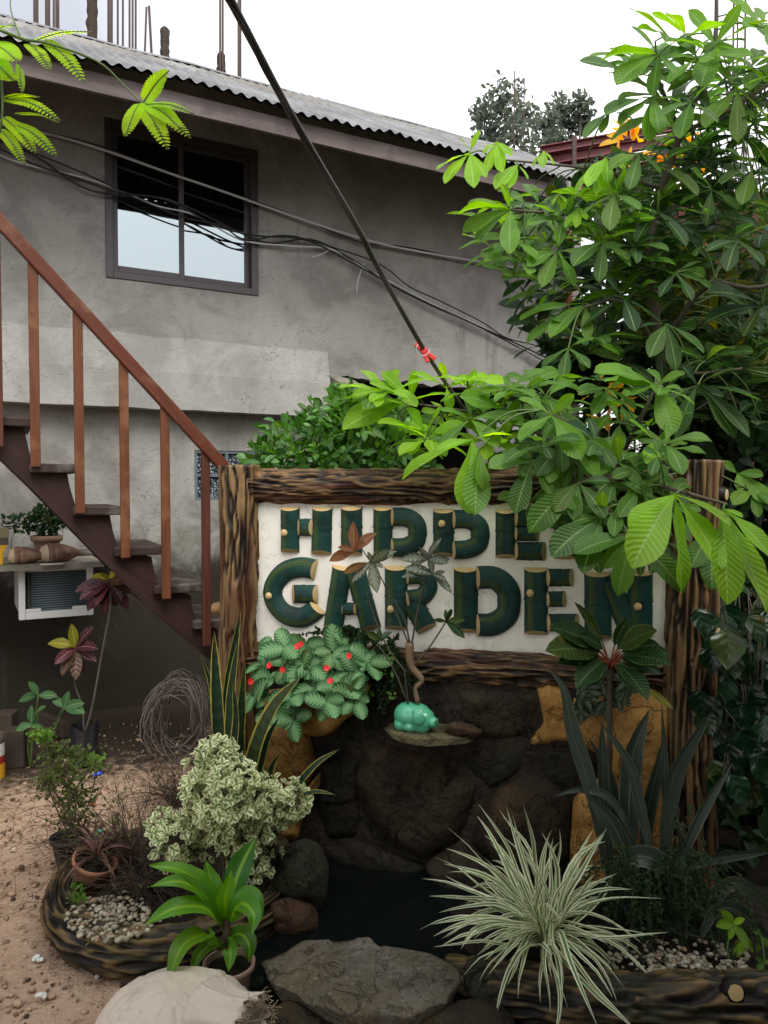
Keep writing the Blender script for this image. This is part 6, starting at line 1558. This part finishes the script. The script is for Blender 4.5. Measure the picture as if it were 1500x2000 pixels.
joinb('foliage', [(lv, LM['smalldark']), (gl, LM['smallgreen'])], cr_); st.build('stems', MAT['twig'], cr_)

# ---- gnarled potted stem with bronze and grey leaves
random.seed(21)
gn = thing('bronze_shrub', SP(812, 1368, .13), 'bare gnarled stem with bronze and grey leaves growing from the green pig', 'plant'); st = MB()
def Q(x, y, n=.15): return SP(x, y, n)
tube(st, smooth_path([Q(816, 1372), Q(812, 1345), Q(824, 1328), Q(806, 1305), Q(800, 1285), Q(800, 1255)], 5), [.0095, .0095, .0095, .009, .009, .009, .010, .010, .010, .010, .011, .012, .012, .013, .013, .013, .013, .014, .015, .016, .016, .016, .017, .017, .017, .016], 8)
st.build('trunk', MAT['palestem'], gn); st = MB()
for pts in ([(797, 1375), (794, 1345), (790, 1310)], [(800, 1262), (770, 1190), (745, 1130), (705, 1070)], [(804, 1258), (818, 1180), (838, 1110), (845, 1060)], [(806, 1302), (838, 1265), (872, 1212), (876, 1195)], [(792, 1312), (760, 1270), (735, 1215), (715, 1155)], [(800, 1256), (790, 1210), (768, 1170)], [(795, 1370), (770, 1310), (740, 1260)]):
    k = smooth_path([Q(x, y, .15 + .02 * i) for i, (x, y) in enumerate(pts)], 5); tube(st, k, [.004 - .002 * i / len(k) for i in range(len(k))], 5)
st.build('branches', MAT['stem'], gn)
def lset(name, m, L):
    lv = MB()
    for (h, tips, wr) in L:
        H = Q(*h, .20)
        for t in tips:
            T = Q(*t, .20 + rr(-.02, .07)); l = (T - H).length; leaf(lv, H, (T - H) / l + UP * .2, SN + UP * .4 + rdir() * .5, l * 1.03, l * wr, .4, .25, 'lance', None, wave=.1)
    lv.build(name, LM[m], gn)
lset('bronze_leaves', 'bronzeleaf', [((692, 1076), [(645, 1098), (690, 1020), (735, 1042), (660, 1070), (712, 1062)], .40), ((715, 1100), [(672, 1122), (695, 1118)], .35)])
lset('grey_leaves', 'greyleaf', [((726, 1098), [(736, 1158), (718, 1078), (774, 1078), (748, 1110), (690, 1138), (760, 1078)], .42), ((836, 1092), [(782, 1095), (862, 1052), (876, 1102), (800, 1112), (852, 1060), (820, 1070), (878, 1095)], .36), ((845, 1122), [(880, 1160), (872, 1136), (785, 1130), (800, 1120), (840, 1080), (790, 1112), (870, 1118)], .36)])
lset('green_leaves', 'aglao', [((872, 1214), [(906, 1248), (870, 1190), (908, 1212), (846, 1212), (880, 1190)], .36), ((742, 1250), [(715, 1235), (765, 1235), (740, 1225)], .5)])

# ---- dark oval leaved plant at the right of the board
random.seed(22)
ag = thing('oval_leaf_plant', SP(1190, 1330, .12), 'dark oval leaved plant with orange red stalks at the lower right of the board', 'plant'); lv = MB(); st = MB(); ya = MB(); H = P(1192, 1290, 2.74)
for i, t in enumerate(((1122, 1176), (1064, 1276), (1072, 1226), (1284, 1232), (1308, 1280), (1240, 1352), (1264, 1372), (1126, 1348), (1108, 1262), (1228, 1206), (1290, 1262), (1160, 1340), (1250, 1240), (1130, 1240), (1090, 1300), (1290, 1320), (1310, 1300))):
    T = P(*t, 2.66 + rr(-.12, .08)); d = T - H; b = H + d * .22 + V((0, 0, .02)); l = (T - b).length
    leaf(lv, b, (T - b) / l + UP * .22, V((rr(-.3, .3), -.7, .7)), l, l * (.20 if i == 0 else .47), .45, .25, 'ell', None, wave=.12); tube(st, [H + V((rr(-.01, .01), 0, -.04)), H + d * .1, b], .0034, 6)
b = P(1255, 1340, 2.68); T = P(1318, 1382, 2.62); leaf(ya, b, T - b, V((0, -.7, .7)), (T - b).length, .03, .2, .2, 'lance')
b2 = V((H.x, H.y, .1)); cs = MB(); tube(cs, [b2, H + V((0, 0, -.03))], .010, 6); cs.build('cane', MAT['stem'], ag)
joinb('foliage', [(lv, LM['aglao']), (st, MAT['redstem'])], ag); ya.build('yellow_leaf', LM['crotonyellow'], ag)
sf = thing('silver_creeper', SP(1180, 1400, .08), 'silvery feather veined creeper under the dark oval leaves', 'plant'); lv = MB(); st = MB()
for _ in range(13):
    x, y = rr(1125, 1250), rr(1325, 1430); p = SP(x, y, .12 + rr(0, .05)); tube(st, [SP(x + rr(-20, 20), 1340, .03), p], .003, 4); ax = (SN + UP * .3 + rdir() * .4).normalized(); e1 = ax.orthogonal().normalized(); e2 = ax.cross(e1)
    for k in range(5): a = rr(0, 6.3); l = rr(.045, .075); leaf(lv, p, e1 * math.cos(a) + e2 * math.sin(a) - UP * .4, ax, l, l * .5, .5, .2, 'ovate', wave=.1)
lv.build('leaves', LM['silverfern'], sf); st.build('stems', MAT['stem'], sf)

# ---- grey strap leaves
random.seed(23)
sg_ = thing('strap_plant', G(1230, 1790, .08), 'long grey green strap leaves standing before the ochre stones', 'plant'); lv = MB()
SL_ = [([(1180, 1700), (1160, 1570), (1118, 1430), (1100, 1345), (1070, 1305)], 36, 2.62), ([(1195, 1700), (1180, 1570), (1177, 1480), (1175, 1405)], 27, 2.68), ([(1250, 1720), (1223, 1663), (1190, 1600), (1146, 1558)], 34, 2.6), ([(1290, 1720), (1268, 1650), (1245, 1550), (1225, 1485), (1168, 1405)], 22, 2.6), ([(1225, 1720), (1228, 1590), (1235, 1480), (1268, 1385)], 48, 2.68),
   ([(1298, 1720), (1300, 1620), (1297, 1480), (1292, 1375)], 18, 2.66), ([(1290, 1740), (1300, 1600), (1322, 1500), (1390, 1390)], 44, 2.66), ([(1300, 1750), (1325, 1690), (1370, 1590), (1432, 1488)], 22, 2.55), ([(1240, 1640), (1190, 1558), (1130, 1542), (1080, 1556)], 17, 2.62), ([(1330, 1710), (1290, 1685), (1250, 1672), (1200, 1682)], 46, 2.48),
   ([(1320, 1710), (1370, 1685), (1430, 1672), (1510, 1664)], 20, 2.5), ([(1370, 1820), (1400, 1750), (1440, 1725), (1500, 1770), (1525, 1830)], 30, 2.45), ([(1370, 1830), (1395, 1782), (1440, 1778), (1510, 1840)], 32, 2.4), ([(1260, 1720), (1262, 1600), (1285, 1500), (1300, 1430)], 34, 2.72), ([(1210, 1720), (1205, 1620), (1190, 1520), (1150, 1440)], 26, 2.72)]
for pts, wpx, Y in SL_: leafcurve(lv, [P(x, y, Y) for x, y in pts], wpx * .98 * Y / F, 'lance', V((rr(-.4, .4), -1, .35)), .35, per=5, twist=rr(-.4, .4))
b0 = G(1230, 1790, .08)
for pts, wpx, Y in SL_:
    p = P(*pts[0], Y); leafcurve(lv, [b0 + rdir() * .02, (b0 + p) / 2, p], wpx * .45 * Y / F, 'blade', V((0, -1, .3)), .5, per=3)
lv.build('leaves', LM['strap'], sg_)
# ---- mossy fine fern hanging under them
ms = thing('hanging_fern', G(1290, 1850, .08), 'dark fine leaved fern mound under the strap leaves', 'fern', 'ferns on the right'); lv = MB(); st = MB()
for _ in range(150):
    x, y = rr(1190, 1370), rr(1650, 1760); p0 = P(x, y, 2.50 + rr(-.05, .15)); dx = (x - 1280) * .0006; p1 = p0 + V((dx + rr(-.06, .06), rr(-.12, .02), -.02)); p2 = p1 + V((dx + rr(-.02, .02), -.03, -rr(.08, .24))); p2.z = max(p2.z, .08)
    q = smooth_path([p0, p1, p2], 7); tube(st, q, .0009, 3)
    for p in q:
        for _ in range(4): leaf(lv, p, rdir() + V((0, 0, -.5)), V((0, -1, .5)) + rdir(), rr(.010, .018), .006, .2, .2, 'ell', cols=2)
for _ in range(60):
    x, y = rr(1310, 1380), rr(1560, 1800); p = P(x, y, 2.55 + rr(0, .1)); q = [p, p + V((rr(-.02, .02), -.02, -.06))]; tube(st, q, .001, 3)
    for _ in range(6): leaf(lv, q[0].lerp(q[1], rr(0, 1)), rdir(), V((0, -1, .5)), rr(.010, .016), .007, .2, .2, 'ell', cols=2)
lv.build('foliage', LM['smalldark'], ms); st.build('stems', MAT['twig'], ms)

# ---- glossy vine on the right post
random.seed(24)
vn = thing('vine', V((P(1440, 1500, 2.85).x, 2.85, 0)), 'glossy dark lobed vine leaves hanging right of the right sign post', 'vine'); lv = MB(); st = MB()
for i in range(125):
    x, y = rr(1335, 1540), rr(1180, 1530)
    if x < 1375 and y > 1480: continue
    p = P(x, y, rr(2.62, 3.0)); d = V((rr(-.5, .5), rr(-.5, .1), -1)); l = rr(.085, .145)
    leaf(lv, p, d, V((rr(-.5, .5), -1, .5)), l, l * .84, .2, .25, 'ovate', None, wave=.55, cols=6); tube(st, [p, p + V((rr(-.05, .05), .04, .06))], .0018, 4)
for _ in range(12):
    x = rr(1360, 1500); tube(st, smooth_path([P(x, 1150, 2.9), P(x + rr(-30, 30), 1330, 2.8), P(x + rr(-40, 40), 1520, 2.85)], 5), .0025, 4)
p = P(1385, 1180, 2.8); tube(st, smooth_path([V((p.x + .05, 2.95, 0)), V((p.x + .06, 2.93, .6)), p], 5), .006, 6)
lv.build('leaves', LM['vine'], vn); st.build('stems', MAT['stem'], vn)

# ---- seedlings
def seedling(name, base, hubs, m, label, cat, group=None, wr=.48, nrm=V((0, -.8, .7)), prof='ell', stemm='greenstem', r=.003):
    t = thing(name, base, label, cat, group); lv = MB(); st = MB(); base = V(base)
    for (h, Y, tips) in hubs:
        H = P(*h, Y); tube(st, smooth_path([base, (base + H) / 2 + rdir() * .02, H], 5), r, 5)
        for tp in tips:
            l0 = math.hypot(tp[0] - h[0], tp[1] - h[1]) * Y / F; T = P(*tp, Y - l0 * rr(-.3, .5)); l = (T - H).length
            leaf(lv, H, (T - H) / l + UP * .2, nrm + rdir() * .4, l * 1.02, l * wr, .4, .25, prof, None, wave=.1)
    lv.build('leaves', LM[m], t); st.build('stem', MAT[stemm], t); return t
random.seed(25)
seedling('seedling', G(60, 1500), [((75, 1358), 4.15, [(38, 1372), (55, 1332), (112, 1362)]), ((125, 1382), 4.15, [(100, 1362), (165, 1375), (112, 1405), (135, 1350), (165, 1395)]), ((62, 1415), 4.1, [(62, 1378), (32, 1428), (85, 1425)]), ((72, 1390), 4.1, [(66, 1416), (90, 1380)])], 'seedling', 'light green broad leaved seedling near the wooden blocks', 'seedling')
seedling('seedling', G(1430, 1900, .06), [((1432, 1805), 2.35, [(1398, 1810), (1408, 1778), (1455, 1795), (1425, 1835), (1460, 1850)]), ((1450, 1830), 2.35, [(1440, 1870), (1470, 1860)])], 'young', 'small yellow green seedling at the right end of the right bed', 'seedling', 'seedlings in the right bed')
seedling('seedling', G(1490, 1900, .06), [((1488, 1830), 2.35, [(1478, 1860), (1500, 1850), (1470, 1815)]), ((1490, 1880), 2.3, [(1475, 1870), (1480, 1905), (1510, 1880)])], 'smallgreen', 'small darker seedling at the right picture edge', 'seedling', 'seedlings in the right bed')
# purple sapling
B = G(165, 1490) + V((0, 0, .16)); cs = thing('croton', B, 'purple and green leaved croton sapling in the black nursery bag under the stairs', 'croton'); st = MB(); lv = MB(); gl = MB(); Yb = 4.28
tube(st, smooth_path([B, P(180, 1380, Yb), P(200, 1270, Yb), P(215, 1190, Yb), P(214, 1140, Yb)], 5), .006, 6); tube(st, smooth_path([B, P(160, 1380, Yb), P(145, 1330, Yb), P(147, 1270, Yb)], 5), .005, 6); st.build('stem', MAT['stem'], cs)
for (h, tips, mbx) in (((214, 1138), [(190, 1185), (200, 1180), (260, 1165), (245, 1190), (255, 1140), (160, 1175), (150, 1160), (225, 1185), (180, 1150), (235, 1175), (205, 1200), (262, 1150), (175, 1195)], lv), ((212, 1130), [(175, 1135), (243, 1112), (195, 1120)], gl), ((148, 1266), [(125, 1320), (148, 1326), (185, 1295), (190, 1270), (110, 1300), (160, 1315), (170, 1240), (185, 1225)], lv), ((146, 1264), [(95, 1260), (180, 1258), (140, 1220), (130, 1250)], gl)):
    H = P(*h, Yb)
    for tp in tips: T = P(*tp, Yb + rr(-.12, .05)); l = (T - H).length; leaf(mbx, H, (T - H) / l + UP * .3, V((rr(-.4, .4), -.8, .6)), l * 1.05, l * .42, .6, .25, 'ell', None, wave=.2)
lv.build('purple_leaves', LM['croton'], cs); gl.build('green_leaves', LM['crotonyellow'], cs)
# pot plants on the shelf
def shelfplant(px, py, rad, label, n, base):
    c = plane_hit(px, py, WO + WN * .25, WN); shrub('pot_plant', base, [(c, rad, 1)], n, .035, .6, 'smalldark', label, 'plant', 'small plants on the shelf', prof='round', stemr=.003)
o = onshelf(92, .25); shelfplant(92, 1018, (.10, .08, .09), 'dark small leaved plant growing in the clay pot on the shelf', 420, o + V((0, 0, .12)))
o = onshelf(30, .15); shelfplant(40, 1022, (.10, .06, .05), 'wispy dark plant at the left end of the shelf behind the brush', 110, o)

# ---- curly green shrub in the black pot, dry twigs, vine ring
random.seed(26)
B = G(137, 1690, .03) + V((0, 0, .11)); cu = thing('curly_shrub', B, 'curly small leaved green shrub with arching twigs in the black pot', 'shrub'); lv = MB(); st = MB(); bl = MB()
for (x, y, rx, ry, n, mbx) in ((82, 1438, 22, 12, 120, bl), (110, 1465, 24, 14, 90, lv), (150, 1475, 26, 14, 90, lv), (186, 1485, 18, 12, 60, bl), (120, 1510, 45, 28, 190, lv), (150, 1555, 45, 30, 150, lv), (90, 1530, 26, 24, 80, lv), (140, 1605, 40, 34, 130, lv), (150, 1650, 24, 24, 70, lv), (190, 1500, 18, 14, 40, lv)):
    Y = 3.0 + rr(-.08, .1); c = P(x, y, Y); tube(st, smooth_path([B, (B + c) / 2 + V((rr(-.05, .05), 0, 0)), c], 5), .003, 4)
    for _ in range(n):
        p = P(x + random.gauss(0, rx * .55), y + random.gauss(0, ry * .55), Y + rr(-.1, .1)); leaf(mbx, p, rdir() + UP * .5, UP + rdir(), rr(.014, .024), .013, .4, .5, 'round', cols=2)
        if random.random() < .25: tube(st, [c + rdir() * .02, p], .0011, 3)
joinb('foliage', [(lv, LM['olive']), (bl, LM['smallgreen'])], cu); st.build('twigs', MAT['twig'], cu)
def twigs(name, base, label, n, Lr, spread, r, box_=None, gr='dry twiggy shrubs in the ring bed', arch=.5, m='twig', leaves=0):
    t = thing(name, base, label, 'shrub', gr); st = MB(); lv = MB(); base = V(base)
    for _ in range(n):
        a = rr(0, 6.283); el = rr(.1, 1.4); d = V((math.cos(a) * math.cos(el) * spread, math.sin(a) * math.cos(el) * spread * .6, math.sin(el))); p = base + rdir() * .03; p.z = max(p.z, base.z); pts = [p.copy()]; L = rr(*Lr)
        for k in range(7):
            d = (d + rdir() * .28 + V((0, 0, -arch * .22))).normalized(); p = p + d * L / 7; p.z = max(p.z, .05); pts.append(p.copy())
            if random.random() < .5 and k > 1:
                q = p + (d + rdir() * .9).normalized() * L * rr(.08, .22); tube(st, [p, p.lerp(q, .5) + rdir() * .008, q], r * .55, 3)
                if leaves and random.random() < leaves: leaf(lv, q, rdir(), UP, .016, .009, .2, .2, 'round', cols=2)
        tube(st, pts, [r * (1 - .09 * i) for i in range(8)], 3)
    st.build('twigs', MAT[m], t)
    if lv.v: lv.build('foliage', LM['olive'], t)
twigs('dry_shrub', G(255, 1700, .12), 'brown dry twiggy shrub between the curly shrub and the cream edged bush', 190, (.18, .50), 1.0, .0018, leaves=.35)
twigs('dry_shrub', G(345, 1575, .0), 'dry thorny twigs standing on the sand below the vine ring', 130, (.15, .38), .8, .0018, leaves=.15)
twigs('dry_shrub', G(165, 1660, .12), 'long thin dry twigs arching out over the sand to the left edge', 26, (.35, .62), 1.3, .0014, arch=.9)
twigs('dry_shrub', G(280, 1740, .12), 'fallen tangle of dark twigs on the soil behind the pebbles', 110, (.15, .32), 1.2, .0014, arch=1.4)
vr = thing('vine_ring', G(350, 1500), 'rough ring of dry woven vines leaning under the stairs', 'vine ring'); st = MB(); c = P(352, 1395, 4.3)
for i in range(34):
    ph = rr(0, 6.3); rx, rz = rr(.11, .185), rr(.15, .27); oy = rr(-.12, .12); pts = []; a0, a1 = (rr(-.6, .3), rr(2.9, 3.9)) if i < 24 else (0, 6.2)
    tl = rr(-.3, .3); cx = rr(-.03, .03)
    for k in range(17):
        a = a0 + (a1 - a0) * k / 16; x = math.cos(a) * rx * (1 + .1 * math.sin(3 * a + ph)); z = math.sin(a) * rz * (1 + .08 * math.sin(4 * a + ph)); pts.append(c + V((cx + x, oy + .05 * math.sin(2 * a + ph) + tl * z * .4, z - .02)))
    tube(st, pts, rr(.0018, .0034), 4)
for i in range(34):
    a = rr(.2, 2.9); p = c + V((math.cos(a) * .15, rr(-.1, .1), math.sin(a) * .2 - .02)); q = p + V((rr(-.05, .05), rr(-.05, .05), rr(-.14, .02))); tube(st, [p, p.lerp(q, .5) + rdir() * .015, q], .0017, 3)
st.build('vines', MAT['vinewire'], vr)
# bromeliad in the terracotta pot
B = G(168, 1738, .08) + V((.045, -.015, .125)); br = thing('bromeliad', B, 'withered brown bromeliad rosette in the tilted terracotta pot', 'plant'); lv = MB()
for i in range(34):
    a = rr(0, 6.283); el = rr(.1, 1.2); d = V((math.cos(a) * math.cos(el), math.sin(a) * math.cos(el), math.sin(el))); p = B.copy(); pts = [p.copy()]; L = rr(.10, .17)
    for k in range(4): p = p + d * L / 4; d = (d + V((0, 0, -.38))).normalized(); pts.append(p.copy())
    leafcurve(lv, pts, rr(.010, .016), 'blade', V((0, -.4, 1)), .5, per=2, cols=2)
lv.build('leaves', LM['brom'], br)
# small weeds on the soil of the ring bed
wd = MB()
for _ in range(45):
    p = G(rr(135, 165), rr(1700, 1770), .13); 
    for _ in range(3): leaf(wd, p, rdir() + UP, UP + rdir() * .5, .022, .012, .3, .2, 'round', cols=2)
kind(wd.build('ground_cover', LM['smallgreen']), 'stuff')
